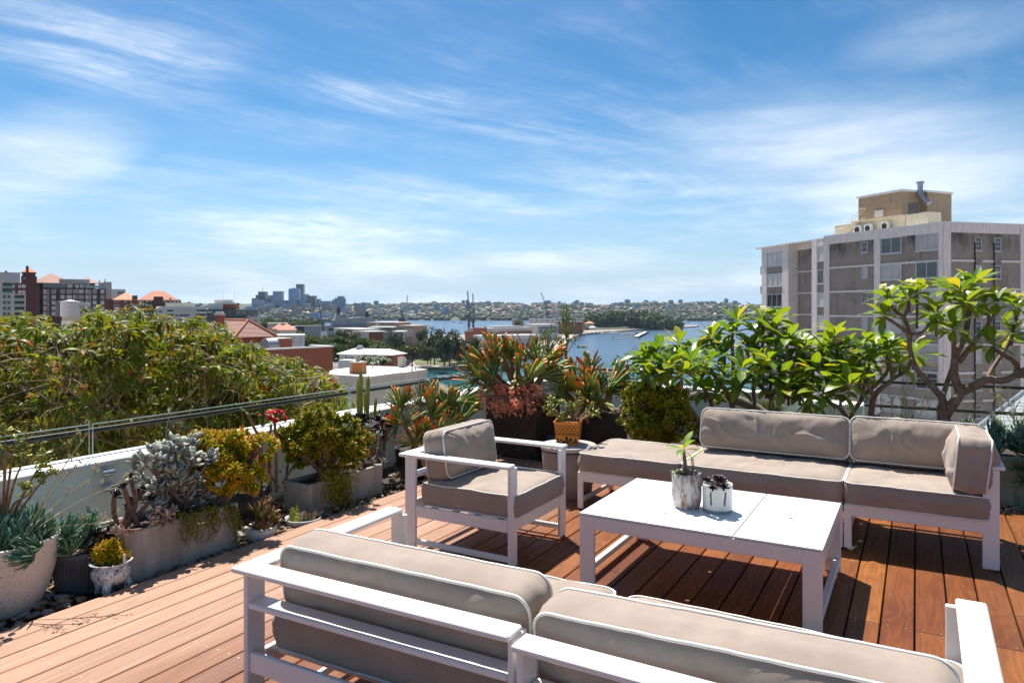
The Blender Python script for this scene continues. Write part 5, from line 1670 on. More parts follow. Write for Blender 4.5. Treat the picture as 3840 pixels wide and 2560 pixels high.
# ---------------------------------------------------------------- trees of the city
def leaf_cloud(seed,n,size,lobes=9,flat=0.75,spread=1.0):
 """crown of small leaf faces gathered in clumps through a lumpy volume of unit radius"""
 g = np.random.default_rng(seed)
 c = g.normal(size=(lobes,3))
 c /= np.linalg.norm(c,axis=1,keepdims=True)
 c *= g.uniform(0.25,0.72,(lobes,1))
 c[:,2] = c[:,2] * flat + 0.05
 r = g.uniform(0.26,0.46,lobes)
 k = g.integers(0,lobes,n)
 d = g.normal(size=(n,3))
 d /= np.linalg.norm(d,axis=1,keepdims=True)
 rad = r[k] * g.uniform(0.35,1.0,n) ** 0.45
 T = c[k] + d * rad[:,None]
 T[:,2] *= flat
 nrm = d + g.normal(size=(n,3)) * 0.55 + np.array([0,0,0.35])
 Rm = rot_to(np.cross(nrm,g.normal(size=(n,3))),roll=g.uniform(0,6.28,n))
 Vq = [(-.5,-.6,0),(.5,-.6,0.0),(.62,.1,.18),(0,.8,-.05),(-.62,.1,.18)]
 V,F,_,rn = scatter(Vq,[[0,1,2,3,4]],None,Rm,T,size * g.uniform(.6,1.4,n))
 return V,F,rn,c
_crowns = {}
def crown_mesh(kind,seed):
 key = (kind,seed)
 if key not in _crowns:
  n,s_,m_,fl = {'mid': (1500,0.075,M_treegreen,0.8),'midolive': (1300,0.075,M_treeolive,0.85),'middark': (1500,0.06,M_treedark,1.0),'far': (420,0.13,M_treegreen,0.7),'fardark': (420,0.13,M_treedark,0.75)}[kind]
  V,F,rn,c = leaf_cloud(seed + 11,n,s_,9 + seed % 4,fl)
  me = mesh_np('crown',V,F,m_,rnd=rn)
  b = MB()
  b.tube([(0,0,-1.5),(0.02,0.01,-0.9),(0.0,0,-0.2)],[0.075,0.055,0.03],6)
  for q in c[:5]:
   b.tube([(0.01,0,-0.75),tuple(q * 0.6 + np.array([0,0,-0.15])),tuple(q)],[0.035,0.022,0.008],5)
  tr = b.mesh('trunk',M_bark)
  _crowns[key] = (me,tr)
 return _crowns[key]
def tree(kind,seed,p,r_,label,group=None,hz=1.0):
 t = thing('tree',label,'tree',p,rng.uniform(0,6.28),group)
 a,b = crown_mesh(kind,seed)
 q_ = r_ * 1.22
 link('crown',a,t,(0,0,r_ * 1.05 * hz),None,(q_,q_,q_ * hz))
 link('trunk',b,t,(0,0,r_ * 1.15 * hz),None,(r_,r_,r_ * hz))
 return t
def tree_px(kind,seed,px,ptop,rpx,d,label,group=None,hz=1.0):
 """crown seen at pixel px with its top at ptop and half-width rpx"""
 r_ = rpx * 1.22 / 1630 * d
 top = at(px,ptop,d)
 fl = 0.8
 return tree(kind,seed,Vector((top.x,top.y,top.z - r_ * hz * 1.72)),r_,label,group,hz)
# trees by the cove (pixels measured in the photograph), nearest first
for i,(k,cx,ty,r_,d,lab) in enumerate([
  ('mid',395,375,28,330,'broad dark green fig tree right of the white villas'),
  ('mid',470,415,17,300,'small rounded tree in front of the broad fig by the villas'),
  ('mid',620,450,24,320,'bright green spreading tree in the row below the white colonnade'),
  ('mid',740,440,22,330,'bright green tree in the middle of the row below the colonnade'),
  ('mid',690,500,24,260,'large bright green tree at the left end of the long hall'),
  ('mid',860,530,26,270,'large bright green tree touching the white roof of the long hall'),
  ('middark',775,370,15,420,'dark rounded tree before the white office block'),
  ('midolive',950,370,20,430,'olive green tree rising before the sandstone box'),
  ('midolive',1040,400,13,420,'small olive tree left of the colonnade'),
  ('mid',1100,520,20,330,'green tree behind the satellite dish'),
  ('midolive',1250,470,19,380,'yellowish olive tree below the glass office'),
  ('midolive',1370,490,17,390,'brownish olive tree in front of the dark glass'),
  ('middark',1590,430,20,470,'dark feathery tree left of the dark dock crane'),
  ('mid',1340,560,18,300,'green tree behind the right half of the hall roof'),
  ('midolive',1500,570,15,310,'olive shrub like tree at the right gable of the hall'),
  ('mid',1640,560,20,320,'green tree right of the hall behind the lift shaft'),
  ('midolive',1800,530,22,400,'yellow green tree right of the dark crane by the park'),
  ('middark',1920,360,13,560,'tall thin tree standing alone against the harbour water'),
  ('middark',2100,410,24,480,'tall grey green casuarina above the park lawn'),
  ('middark',2230,450,22,470,'grey green casuarina in the middle of the park row'),
  ('middark',2300,410,26,500,'tall grey green casuarina at the right of the park row'),
  ('mid',2050,580,15,450,'smaller green tree under the casuarinas'),
  ('midolive',2010,560,16,440,'olive tree on the left of the park lawn'),
  ('mid',1960,520,15,500,'bushy green tree behind the olive tree by the park')]):
 p = k4(cx,ty)
 tree_px(k,i % 5,p[0],p[1],r_,d,lab,hz=1.0 if k != 'middark' else 1.15)
for i,(px,ty,r_,d,k) in enumerate([(1052,771,22,520,'middark'),(1068,783,18,500,'middark'),(1020,772,20,540,'middark'),(1092,778,17,520,'midolive')]):
 tree_px(k,i,px,ty,r_,d,['casuarina half hidden by the left edge of the tall aloe','low casuarina next to the tall aloe','wide casuarina left of the two tall cranes','small olive tree below the two tall cranes'][i],hz=1.1)
for i in range(34):
 px = 846 + i * 7.4 + rng.uniform(-3,3)
 tree_px(['middark','mid','middark','midolive'][i % 4],i % 5,px,792 + rng.uniform(0,24),rng.uniform(12,17),rng.uniform(500,600),['dark feathery tree in the belt along the park above the cove','green tree in the belt along the park above the cove','dark feathery tree in the belt along the park above the cove','olive tree in the belt along the park above the cove'][i % 4],'belt of trees along the park above the cove',1.1)
for i in range(26):
 px = 690 + i * 7.6 + rng.uniform(-3,3)
 tree_px(['mid','mid','midolive'][i % 3],i % 5,px,768 + abs(i - 9) * 0.9 + rng.uniform(0,18),rng.uniform(14,21),rng.uniform(262,345),['bright green street tree behind the long hall','bright green street tree behind the long hall','olive street tree behind the long hall'][i % 3],'street trees behind the long hall')
# green belt behind the villas and the fig-covered headland
for i in range(46):
 px = 575 + (i * 53) % 190 + rng.uniform(-6,6)
 d = rng.uniform(880,1150)
 top = 730 + (px - 570) * 0.02 + rng.uniform(0,20) + (12 if px > 735 else 0)
 tree_px(['mid','far','midolive','fardark'][i % 4],i % 5,px,top,rng.uniform(13,20),d,'%s %s tree in the green belt %s' % ('nearer' if d < 1010 else 'farther','dark rounded' if i % 4 != 2 else 'olive',near_mark(px,[(600,'by the charcoal flats'),(625,'right of the charcoal flats'),(650,'above the beige flats'),(690,'above the terracotta villa'),(725,'left of the mobile crane'),(9999,'right of the mobile crane')])),'green belt trees behind the villas')
gb = [tuple(ud(a,b)[:2]) for a,b in [(-420,870),(-230,870),(-200,1200),(-420,1200)]]
extrude_poly(gb,SEA,-31,'green_belt_ground',M_grass,kind='structure')
hd = MB()
hp = [[Vector((*W2(1340 + 155 * k / 14,762 - 4 * k / 14),GZ - .2)).lerp(Vector((*W2(1340 + 155 * k / 14,752.6),GZ - .2)),j / 5) + Vector((0,0,5 * math.sin(math.pi * j / 5) * math.sin(math.pi * k / 14) ** .6)) for j in range(6)] for k in range(15)]
hd.grid(hp)
tag(hd.build('headland_hill',M_treedark),kind='structure')
for i in range(52):
 px = 1338 + (i * 47) % 212 + rng.uniform(-4,4)
 d = rng.uniform(1480,1660)
 top = 711 + ((px - 1440) / 100) ** 2 * 12 + rng.uniform(0,16)
 tree_px(['far','fardark','far'][i % 3],i % 5,px,top,rng.uniform(15,24),d,'%s %s tree %s' % ('front row' if d < 1540 else 'middle row' if d < 1600 else 'back row','dark green fig' if i % 3 != 1 else 'grey green',near_mark(px,[(1368,'behind the orange roofed house'),(1398,'above the grey boat shed'),(1422,'behind the left gabled house'),(1440,'behind the twin gabled house'),(1470,'left of the red shed'),(1510,'behind the left half of the red shed'),(9999,'behind the right half of the red shed')])),'fig trees on the headland')
for i,(px,py,r_,d) in enumerate([(1320,748,9,1400),(1335,742,8,1450),(1345,752,7,1380),(1190,736,12,1100),(1206,741,10,1080),(1240,770,9,900),(1250,778,8,880),(1262,772,8,930),(1130,806,14,560),(1150,812,14,540)]):
 tree_px(['midolive','far','midolive'][i % 3],i % 4,px,py,r_,d,['small olive tree left of the orange roofed harbour house','small dark tree by the orange roofed harbour house','low olive shrub before the orange roofed harbour house','yellowish tree behind the grey roof of the brick workshop','small dark tree at the end of the brick workshop','olive tree right of the wharf shed','small tree right of the wharf shed','olive tree behind the wharf shed','tree on the quay behind the tall aloe','shrubby tree behind the tall aloe'][i])
# broad-leaved palms beside the hall
pm = thing('banana_palms','clump of glossy broad leaved palms in front of the long hall','palm',at(k4(1280,0)[0],842,150))
for i in range(9):
 cx,cy = k4(1130 + 40 * i + rng.uniform(-12,12),715 + rng.uniform(-10,60))
 p = at(cx,cy,150 + rng.uniform(-3,3)) - pm.location
 b = MB()
 for k in range(9):
  a = 2 * math.pi * k / 9 + rng.uniform(-.2,.2)
  el = rng.uniform(0.2,1.2)
  L_ = rng.uniform(1.5,2.4)
  dx,dy = math.cos(a),math.sin(a)
  pts = []
  for j in range(6):
   f_ = j / 5
   rr_ = L_ * f_ * math.cos(el * (1 - f_ * .5)); zz = L_ * (math.sin(el) * f_ - 0.75 * f_ * f_)
   w_ = 0.34 * math.sin(math.pi * min(1,f_ * .9 + .08))
   pts.append([(p.x + dx * rr_ - dy * w_,p.y + dy * rr_ + dx * w_,p.z + zz - .12),(p.x + dx * rr_,p.y + dy * rr_,p.z + zz),(p.x + dx * rr_ + dy * w_,p.y + dy * rr_ - dx * w_,p.z + zz - .12)])
  b.grid(pts)
 b.build('frond_head',M_treegreen,pm)
 b = MB(); b.tube([(p.x,p.y,p.z),(p.x,p.y,p.z - 5)],0.15,6); b.build('trunk',M_bark,pm)
# ---------------------------------------------------------------- boats, jetties, cars
def hull_rows(L,B,H):
 rows = []
 for k in range(9):
  f = k / 8
  w = B / 2 * (math.sin(math.pi * min(1,0.18 + 0.82 * (1 - f) ** 0.9 * 0.62 + 0.0)) if f > 0.55 else (0.86 + 0.14 * f / .55))
  if f > 0.55: w = B / 2 * math.cos((f - .55) / .45 * math.pi / 2)
  x = L * (f - 0.5)
  rows.append([(x,-w,H * (1 + .25 * f)),(x,-w * .8,0.15 * H),(x,0,-0.35 * H),(x,w * .8,0.15 * H),(x,w,H * (1 + .25 * f))])
 return rows
def yacht(px,py,label,L=10,mast=13.5,ang=0.4,group=None,sail=False,d=None):
 p = on_z(px,py,SEA) if d is None else ud((px - 1176) / 1630 * d,d,SEA)
 t = thing('yacht',label,'boat',p,ang,group)
 b = MB(); b.grid(hull_rows(L,L * .3,L * .09)); b.quad([r_[0] for r_ in hull_rows(L,L * .3,L * .088)] + [r_[4] for r_ in hull_rows(L,L * .3,L * .088)][::-1]); b.build('hull',M_boat,t)
 b = MB(); b.bbox((-L * .22,-L * .09,L * .09),(L * .16,L * .09,L * .155),L * .03); b.build('cabin',M_boat,t)
 if mast:
  b = MB(); b.tube([(L * .1,0,L * .1),(L * .1,0,mast)],[0.11,0.07],6); b.build('mast',M_crane,t)
  b = MB(); b.tube([(L * .1,0,L * .22),(-L * .33,0,L * .22)],0.1,5); b.build('boom',M_crane,t)
  b = MB(); b.tube([(L * .1,0,mast),(L * .49,0,L * .1)],0.025,3); b.tube([(L * .1,0,mast),(-L * .48,0,L * .1)],0.025,3); b.build('rigging',M_steel,t)
 if sail:
  b = MB(); b.quad([(L * .08,0.02,L * .25),(-L * .33,0.4,L * .25),(L * .08,0.05,mast * .98)]); b.quad([(L * .08,0.0,L * .25),(L * .08,0.03,mast * .98),(-L * .33,0.38,L * .25)]); b.build('sail',M_boat,t)
 return t
yacht(1452,838,'yacht moored nearest the leafy shrubs with two tall masts behind',11,15,0.6)
yacht(1461,832,'slim yacht just right of the nearest moored yacht',10,13,0.9)
yacht(1545,800,'yacht whose mast rises above the left frangipani leaves',11,14,0.4)
yacht(1587,806,'yacht whose mast rises right of the left frangipani leaves',11,14.5,0.5)
yacht(1800,806,'yacht with a tall mast between the frangipanis and the brick block',12,17,0.3)
yacht(1538,747,'small white sailing boat passing behind the red roofed shed',12,17,0.2,sail=True,d=1900)
yacht(1019,868,'white yacht moored in the green cove below the park wall',9,15,0.8)
yacht(1074,862,'second yacht in the cove close to the aloe leaves',8,13,0.5)
for i,(px,py,L,lab) in enumerate([(1338,798,7,'green and yellow work barge with orange load'),]):
 p = on_z(px,py,SEA)
 t = thing('work_barge','low green work barge carrying a yellow float off the quay','barge',p,R(YAW) + 0.1)
 b = MB(); b.bbox((-7,-2.4,-0.3),(5.5,2.4,0.9),0.3); b.build('hull',mat('green_hull_paint',(0.03,0.12,0.06),0.5),t)
 b = MB(); b.bbox((-1.6,-1.2,0.9),(2.6,1.2,2.5),0.5); b.build('float',M_yellow,t)
 b = MB(); b.bbox((-6,-1,0.9),(-4,1,2.2),0.1); b.build('cabin',M_jetty,t)
t = thing('dinghy','small grey inflatable dinghy on the water left of the frangipani','boat',on_z(1332,826,SEA) + Vector((8,5,0)),0.5)
b = MB(); b.grid(hull_rows(4.5,1.9,0.55)); b.build('hull',M_greyplastic,t)
b = MB(); b.box((-.9,-.5,.3),(.6,.5,.9)); b.build('seat',M_boat,t)
yacht(1782,799,'blue and white motor cruiser left of the brick apartment block',13,0,0.25)
# finger jetty and marina
def jetty(label,pts,w,h,piles=True):
 P = [on_z(px,py,SEA) for px,py in pts]
 t = thing('jetty',label,'jetty',P[0])
 for a,c in zip(P[:-1],P[1:]):
  d = (c - a); L = d.length; d.normalize()
  n = Vector((-d.y,d.x,0)) * w / 2
  o = P[0]
  b = MB()
  for z in (h,):
   q = [a - n - o,c - n - o,c + n - o,a + n - o]
   b.quad([v + Vector((0,0,z)) for v in q]); b.quad([v + Vector((0,0,z - .5)) for v in q][::-1])
   for i in range(4): b.quad([q[i] + Vector((0,0,z - .5)),q[(i + 1) % 4] + Vector((0,0,z - .5)),q[(i + 1) % 4] + Vector((0,0,z)),q[i] + Vector((0,0,z))])
  b.build('jetty_deck',M_palegrey,t)
  if piles:
   k = max(2,int(L / 7))
   for i in range(k + 1):
    for s_ in (-1,1):
     r_ = a.lerp(c,i / k) + n * s_ - o
     m_ = MB(); m_.tube([r_ - Vector((0,0,3)),r_ + Vector((0,0,h + 1.2))],0.35,5); m_.build('pile',M_jetty,t)
 return t
jetty('long timber jetty with piles reaching out to the marina',[k6(300,432),k6(690,438),k6(783,436)],7,1.8)
jetty('short arm of the marina jetty ending at a stone head',[k6(783,436),k6(690,482)],9,2.6)
jetty('low floating pontoon in front of the marina jetty',[k6(465,492),k6(690,482)],3.5,0.9)
jetty('second low pontoon between jetty and floating pontoon',[k6(470,474),k6(680,466)],3,0.9)
jetty('dark timber landing by the pencil cactus',[k6(60,508),k6(128,508)],6,2.0)
jetty('short dark timber landing beside the naval car park',[k6(145,465),k6(195,460)],4,1.5)
for i in range(12):
 cx = 318 + i * 32 + rng.uniform(-6,6)
 px,py = k6(cx,442 + (8 if i > 6 else 0) + rng.uniform(-4,4))
 yacht(px,py,'white motor cruiser berthed in the row along the marina jetty',rng.uniform(9,14),0,0.7 + rng.uniform(-.2,.2),'cruisers along the marina jetty')
for i in range(4):
 px,py = k6(800 + i * 48,392)
 yacht(px,py + 0.3,['white ferry moored at the left end of the red roofed shed','white ferry second from the left below the red roofed shed','white ferry third from the left below the red roofed shed','white ferry at the right below the red roofed shed'][i],20,0,0.55)
for i in range(26):
 px = rng.uniform(990,1750)
 d = rng.uniform(2250,2700)
 p = ud((px - 1176) / 1630 * d,d,SEA)
 o = thing('moored_boat','tiny white boat moored off the far shore','boat',p,rng.uniform(0,3),'tiny boats moored off the far shore')
 b = MB(); b.grid(hull_rows(14,5,2.0)); b.build('hull',M_boat,o)
 b = MB(); b.box((-3,-1.2,1.5),(2,1.2,4)); b.build('cabin',M_boat,o)
# parked cars on the naval quay
_cm = []
for c in ((0.6,0.6,0.6),(0.03,0.03,0.035),(0.32,0.33,0.35),(0.35,0.03,0.03),(0.1,0.16,0.3)):
 pm_ = mat('car_paint_%d' % len(_cm),c,0.25,coat=0.5)
 b = MB()
 sec = []
 for x,w,z0,z1 in ((-2.2,.8,.35,.85),(-1.9,.88,.25,.98),(-1.3,.9,.22,1.02),(-0.9,.9,.22,1.02),(0.7,.9,.22,1.0),(1.3,.9,.22,.95),(2.0,.86,.25,.85),(2.25,.75,.4,.7)):
  sec.append([(x,-w,z0),(x,w,z0),(x,w,z1),(x,-w,z1)])
 b.grid(sec,close=True,sm=False); b.quad(sec[0]); b.quad(sec[-1][::-1])
 body = b.mesh('car_body',pm_)
 b = MB(); s2 = [[(-1.75,-.78,1.0),(-1.75,.78,1.0),(-1.75,.78,1.02),(-1.75,-.78,1.02)],[(-1.15,-.76,1.0),(-1.15,.76,1.0),(-1.15,.66,1.44),(-1.15,-.66,1.44)],[(0.2,-.76,1.0),(0.2,.76,1.0),(0.2,.66,1.42),(0.2,-.66,1.42)],[(0.95,-.78,.97),(0.95,.78,.97),(0.95,.78,.99),(0.95,-.78,.99)]]
 b.grid(s2,close=True,sm=False)
 cab = b.mesh('cabin',M_pane)
 _cm.append((body,cab))
wh = MB(); wh.tube([(0,-.1,0),(0,.1,0)],0.32,10)
whm = wh.mesh('wheel',M_rail)
cols_ = ['silver','black','grey','red','blue']
carpos = [(px,py) for px,py in [(1086,785),(1094,790),(1080,796),(1098,798),(1088,804),(1092,812),(1075,806),(940,800),(948,803),(932,806),(955,806),(925,801),(1345,768),(1352,766),(1360,765),(1369,764),(1378,763.5),(1388,762.5),(1398,762),(1340,772),(1080,789),(1102,792)]]
for i,(px,py) in enumerate(carpos):
 p = on_z(px,py,GZ)
 k = i % 5
 t = thing('parked_car','%s car parked on the naval quay %s' % (cols_[k],'below the two tall cranes' if 1070 < px < 1110 else 'near the dark crane' if px < 1000 else 'along the headland shore'),'car',p,0.7 + rng.uniform(-.3,.3),'cars parked on the naval quay')
 link('car_body',_cm[k][0],t); link('cabin',_cm[k][1],t)
 for x in (-1.4,1.45):
  for y in (-.8,.8): link('wheel',whm,t,(x,y,.32))
# ---------------------------------------------------------------- terrace: deck, pebbles, walls, glass
DECK_X0,PITCH,BW = -3.84,0.1475,0.1392
deck = MB()
deck.box((-5.0,-1.2,-0.42),(4.2,9.08,-0.24))
deck.box((DECK_X0,-1.2,-0.24),(-2.2,6.50,-0.024))
deck.box((-2.199,-1.2,-0.24),(4.2,6.66,-0.0245))
deck = tag(deck.build('deck',M_dark),kind='structure')
_board_cache = {}
screws_v,screws_at = [],[]
def board(x0,y0,y1):
 L = round(y1 - y0,3)
 key = L
 if key not in _board_cache:
  b = MB()
  b.bbox((0,0,-0.022),(BW,L,0),0.0032)
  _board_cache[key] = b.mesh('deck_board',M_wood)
 o = link('deck_board',_board_cache[key],deck,(x0,y0,rng.uniform(-0.0008,0.0008)))
 o.rotation_euler = (0,rng.uniform(-0.003,0.003),0)
joists = [-1.0 + 0.45 * k for k in range(22)]
nb = int((3.35 - DECK_X0) / PITCH)
for i in range(nb):
 x = DECK_X0 + i * PITCH
 yend = 6.48 if x < -2.25 else 6.64
 cuts = sorted(rng.sample(joists[2:-4],2))
 if cuts[1] - cuts[0] < 1.2: cuts = cuts[:1]
 ys = [-1.1] + [c for c in cuts if c < yend - 0.6] + [yend]
 for a,b_ in zip(ys[:-1],ys[1:]):
  board(x,a + 0.0015,b_ - 0.0015)
 for j in joists:
  if j < -0.6 or j > yend: continue
  for dx in (0.03,BW - 0.03):
   dy = 0.018 if j in cuts else 0
   for q in ((-dy,dy) if dy else (rng.uniform(-0.006,0.006),)):
    screws_at.append((x + dx + rng.uniform(-.004,.004),j + q,0.0012))
sv = [(0.0054 * math.cos(k * math.pi / 4),0.0054 * math.sin(k * math.pi / 4),0) for k in range(8)]
V,Fc,_,_ = scatter(sv,[list(range(8))],None,np.tile(np.eye(3),(len(screws_at),1,1)),screws_at,np.ones(len(screws_at)))
tag(link('screw_heads',mesh_np('screw_heads',V,Fc,M_screw),deck),kind='stuff')
# pebbles along the planters
pb = MB()
pb.box((-4.78,-1.0,-0.22),(DECK_X0 - 0.005,9.05,-0.075))
pb.box((DECK_X0 - 0.004,6.51,-0.22),(-2.0,9.05,-0.0755))
pb.box((-2.199,6.67,-0.22),(4.0,9.05,-0.076))
bed = tag(pb.build('pebble_bed',M_soil),kind='structure')
def pebble_mesh(seed):
 b = MB()
 rr = random.Random(seed)
 rows = []
 ax,ay,az = rr.uniform(.8,1.25),rr.uniform(.6,.95),rr.uniform(.42,.62)
 ph = rr.uniform(0,6)
 for i in range(1,6):
  th = math.pi * i / 6
  rows.append([(ax * math.sin(th) * math.cos(f) * (1 + .12 * math.sin(2 * f + ph)),ay * math.sin(th) * math.sin(f) * (1 + .1 * math.cos(3 * f + ph)),-az * math.cos(th)) for f in [2 * math.pi * k / 8 for k in range(8)]])
 b.grid(rows,close=True)
 b.quad(rows[-1],sm=True)
 b.quad(rows[0][::-1],sm=True)
 return b.mesh('pebble',M_pebble)
peb = [pebble_mesh(k) for k in range(7)]
spots = []
for _ in range(2600):
 k = rng.random()
 if k < 0.72:
  x,y = rng.uniform(-4.7,DECK_X0 - 0.02),rng.uniform(1.2,8.9) ** 1.0
  if rng.random() < 0.5: y = rng.uniform(1.4,4.6)
 elif k < 0.84:
  x,y = rng.uniform(-3.9,-2.1),rng.uniform(6.52,7.6)
 else:
  x,y = rng.uniform(0.2,2.6),rng.uniform(6.68,7.02)
 spots.append((x,y))
spots.sort(key=lambda p: p[0] ** 2 + p[1] ** 2)
npart = 0
restT,restR,restS = [],[],[]
for (x,y) in spots:
 s_ = rng.uniform(0.016,0.036)
 z = -0.072 + rng.uniform(0,0.035) + s_ * 0.3
 e = Euler((rng.uniform(-.5,.5),rng.uniform(-.5,.5),rng.uniform(0,6.28)))
 if npart < 290 and x < -3:
  link('pebble',rng.choice(peb),bed,(x,y,z),e,(s_,s_,s_))
  npart += 1
 else:
  restT.append((x,y,z)); restS.append(s_); restR.append(np.array(e.to_matrix()))
src = peb[0]
pv = [tuple(v.co) for v in src.vertices]
pf = [tuple(p.vertices) for p in src.polygons if len(p.vertices) == 4]
V,Fc,_,rn = scatter(pv,pf,None,np.array(restR),restT,restS)
tag(link('small_pebbles',mesh_np('small_pebbles',V,Fc,M_pebble,rnd=rn,smooth=True),bed),kind='stuff')
# parapet walls (real render: slightly uneven), each with its coping and glass
WX,WY,WZ = -4.75,9.10,0.505
def wall_sheet(mb,a,b,z0,z1,nrm,n):
 a,b,nrm = Vector(a),Vector(b),Vector(nrm)
 rows = []
 for i in range(9):
  z = z0 + (z1 - z0) * i / 8
  rows.append([a.lerp(b,k / n) + Vector((0,0,z)) + nrm * (0.006 * mnoise.noise(Vector((a.lerp(b,k / n).x * 1.7,a.lerp(b,k / n).y * 1.7,z * 3))) if 0 < i < 8 else 0) for k in range(n + 1)])
 mb.grid(rows,sm=True)
w = thing('parapet_wall','long pale green rendered parapet wall with white coping behind the left planters','wall',(WX,4,-0.2))
b = MB(); wall_sheet(b,(0,-7,0),(0,5.1,0),0,WZ + 0.2,(1,0,0),80); b.box((-0.24,-7,-0.6),(-0.012,5.34,WZ + 0.2)); b.build('wall_body',M_wall,w)
b = MB(); b.bbox((-0.27,-7,WZ + 0.202),(0.022,5.37,WZ + 0.235),0.006); b.build('coping',M_coping,w)
w = thing('parapet_wall','pale rendered parapet wall across the back of the terrace behind the aloes','wall',(-2.9,WY,-0.2))
b = MB(); wall_sheet(b,(-1.82,0,0),(1.66,0,0),0,WZ + 0.2,(0,-1,0),30); b.box((-1.82,0.012,-0.6),(1.66,0.24,WZ + 0.2)); b.build('wall_body',M_wall,w)
b = MB(); b.bbox((-1.825,-0.02,WZ + 0.202),(1.68,0.26,WZ + 0.235),0.006); b.build('coping',M_coping,w)
# glass: panes standing on the coping, a round black handrail behind them
GTOP = 0.785
def pane(parent,a,b,z0,z1):
 a,b = Vector(a),Vector(b)
 d = (b - a).normalized()
 n = Vector((-d.y,d.x,0)) * 0.006
 g = MB()
 A0,A1,B0,B1 = a - n,a + n,b - n,b + n
 up0,up1 = Vector((0,0,z0)),Vector((0,0,z1 - 0.004))
 g.quad([A0 + up0,B0 + up0,B0 + up1,A0 + up1])
 p = g.build('glass_pane',M_glass,parent)
 e = MB()
 tz = Vector((0,0,z1)); t0 = Vector((0,0,z1 - 0.007))
 e.quad([A0 + t0,B0 + t0,B0 + tz,A0 + tz]); e.quad([A1 + t0,A1 + tz,B1 + tz,B1 + t0]); e.quad([A0 + tz,B0 + tz,B1 + tz,A1 + tz])
 for P0,P1 in ((A0,A1),(B0,B1)):
  e.quad([P0 + up0,P1 + up0,P1 + tz,P0 + tz])
 e.build('glass_edge',M_gedge,p)
gl = thing('glass_balustrade','long clear glass balustrade with black handrail on the left parapet wall','balustrade',(0,0,0))
gx = WX - 0.07
ys = [-2.26,0.24,2.74,5.24,7.74,9.16]
for a,b_ in zip(ys[:-1],ys[1:]):
 pane(gl,(gx,a + 0.012,0),(gx,b_ - 0.012,0),WZ + 0.036,GTOP)
b = MB(); b.tube([(gx - 0.17,-2.6,0.712),(gx - 0.17,3,0.712),(gx - 0.17,9.3,0.712)],0.018,10); b.build('handrail',M_rail,gl)
for y in (-1.87,0.2,2.26,4.33,6.4,8.45):
 b = MB(); b.bbox((gx - 0.183,y - 0.011,WZ + 0.02),(gx - 0.157,y + 0.011,0.70),0.003); b.build('post',M_rail,gl)
gl = thing('glass_balustrade','clear glass balustrade with two black rails across the back behind the frangipanis','balustrade',(0,0,0))
gy = WY + 0.10
for a,b_,z0 in ((-4.7,-2.9,WZ + 0.036),(-2.88,-1.26,WZ + 0.036),(-1.22,0.4,-0.2),(0.42,2.2,-0.2),(2.22,4.0,-0.2)):
 pane(gl,(a,gy,0),(b_,gy,0),z0,GTOP)
b = MB(); b.tube([(-4.95,gy + 0.16,0.712),(4,gy + 0.16,0.712)],0.018,10); b.build('handrail',M_rail,gl)
b = MB(); b.tube([(-1.2,gy + 0.16,0.43),(4,gy + 0.16,0.43)],0.02,10); b.build('lower_rail',M_rail,gl)
for x in (-3.6,-1.2,2.6):
 b = MB(); b.bbox((x - 0.011,gy + 0.147,-0.2),(x + 0.011,gy + 0.173,0.70),0.003); b.build('post',M_rail,gl)
# rendered stub post at the end of the back wall
st = MB()
st.bbox((-1.17,8.72,-0.07),(-0.52,9.06,0.50),0.012)
tag(st.build('rendered_pier',M_wall),'short pale green rendered pier at the right end of the back wall','pier')
# planters
pl = MB()
pl.bbox((-1.32,7.05,-0.07),(3.6,7.13,0.345),0.006)
pl.bbox((-1.32,7.78,-0.07),(3.6,7.86,0.345),0.006)
pl.bbox((-1.32,7.132,-0.07),(-1.24,7.778,0.344),0.006)
pl.bbox((3.52,7.132,-0.07),(3.6,7.778,0.344),0.006)
pt = thing('planter_trough','long mossy concrete planter bed behind the corner sofa','planter',(0,0,0))
pl.build('trough_wall',M_moss,pt)
b = MB(); b.box((-1.24,7.13,0.10),(3.52,7.78,0.30)); b.build('soil',M_soil,pt)
# chrome wall lights
for (px,py) in ((240,1085),(243,1118)):
 k = (px - 1176) / 1630
 d = (WX) / (k * _c - _s)
 p = at(px,py,d)
 lt = thing('wall_light','upper chrome tube spotlight on the pale left parapet wall' if py < 1100 else 'lower chrome tube spotlight on the pale left parapet wall','light',p,0,'chrome wall lights')
 b = MB(); b.tube([(0,0,0),(0.05,0,0.0)],0.014,10); b.build('bracket',M_chrome,lt)
 b = MB(); b.tube([(0.04,-0.035,0),(0.04,0.04,0)],0.022,14); b.build('barrel',M_chrome,lt)
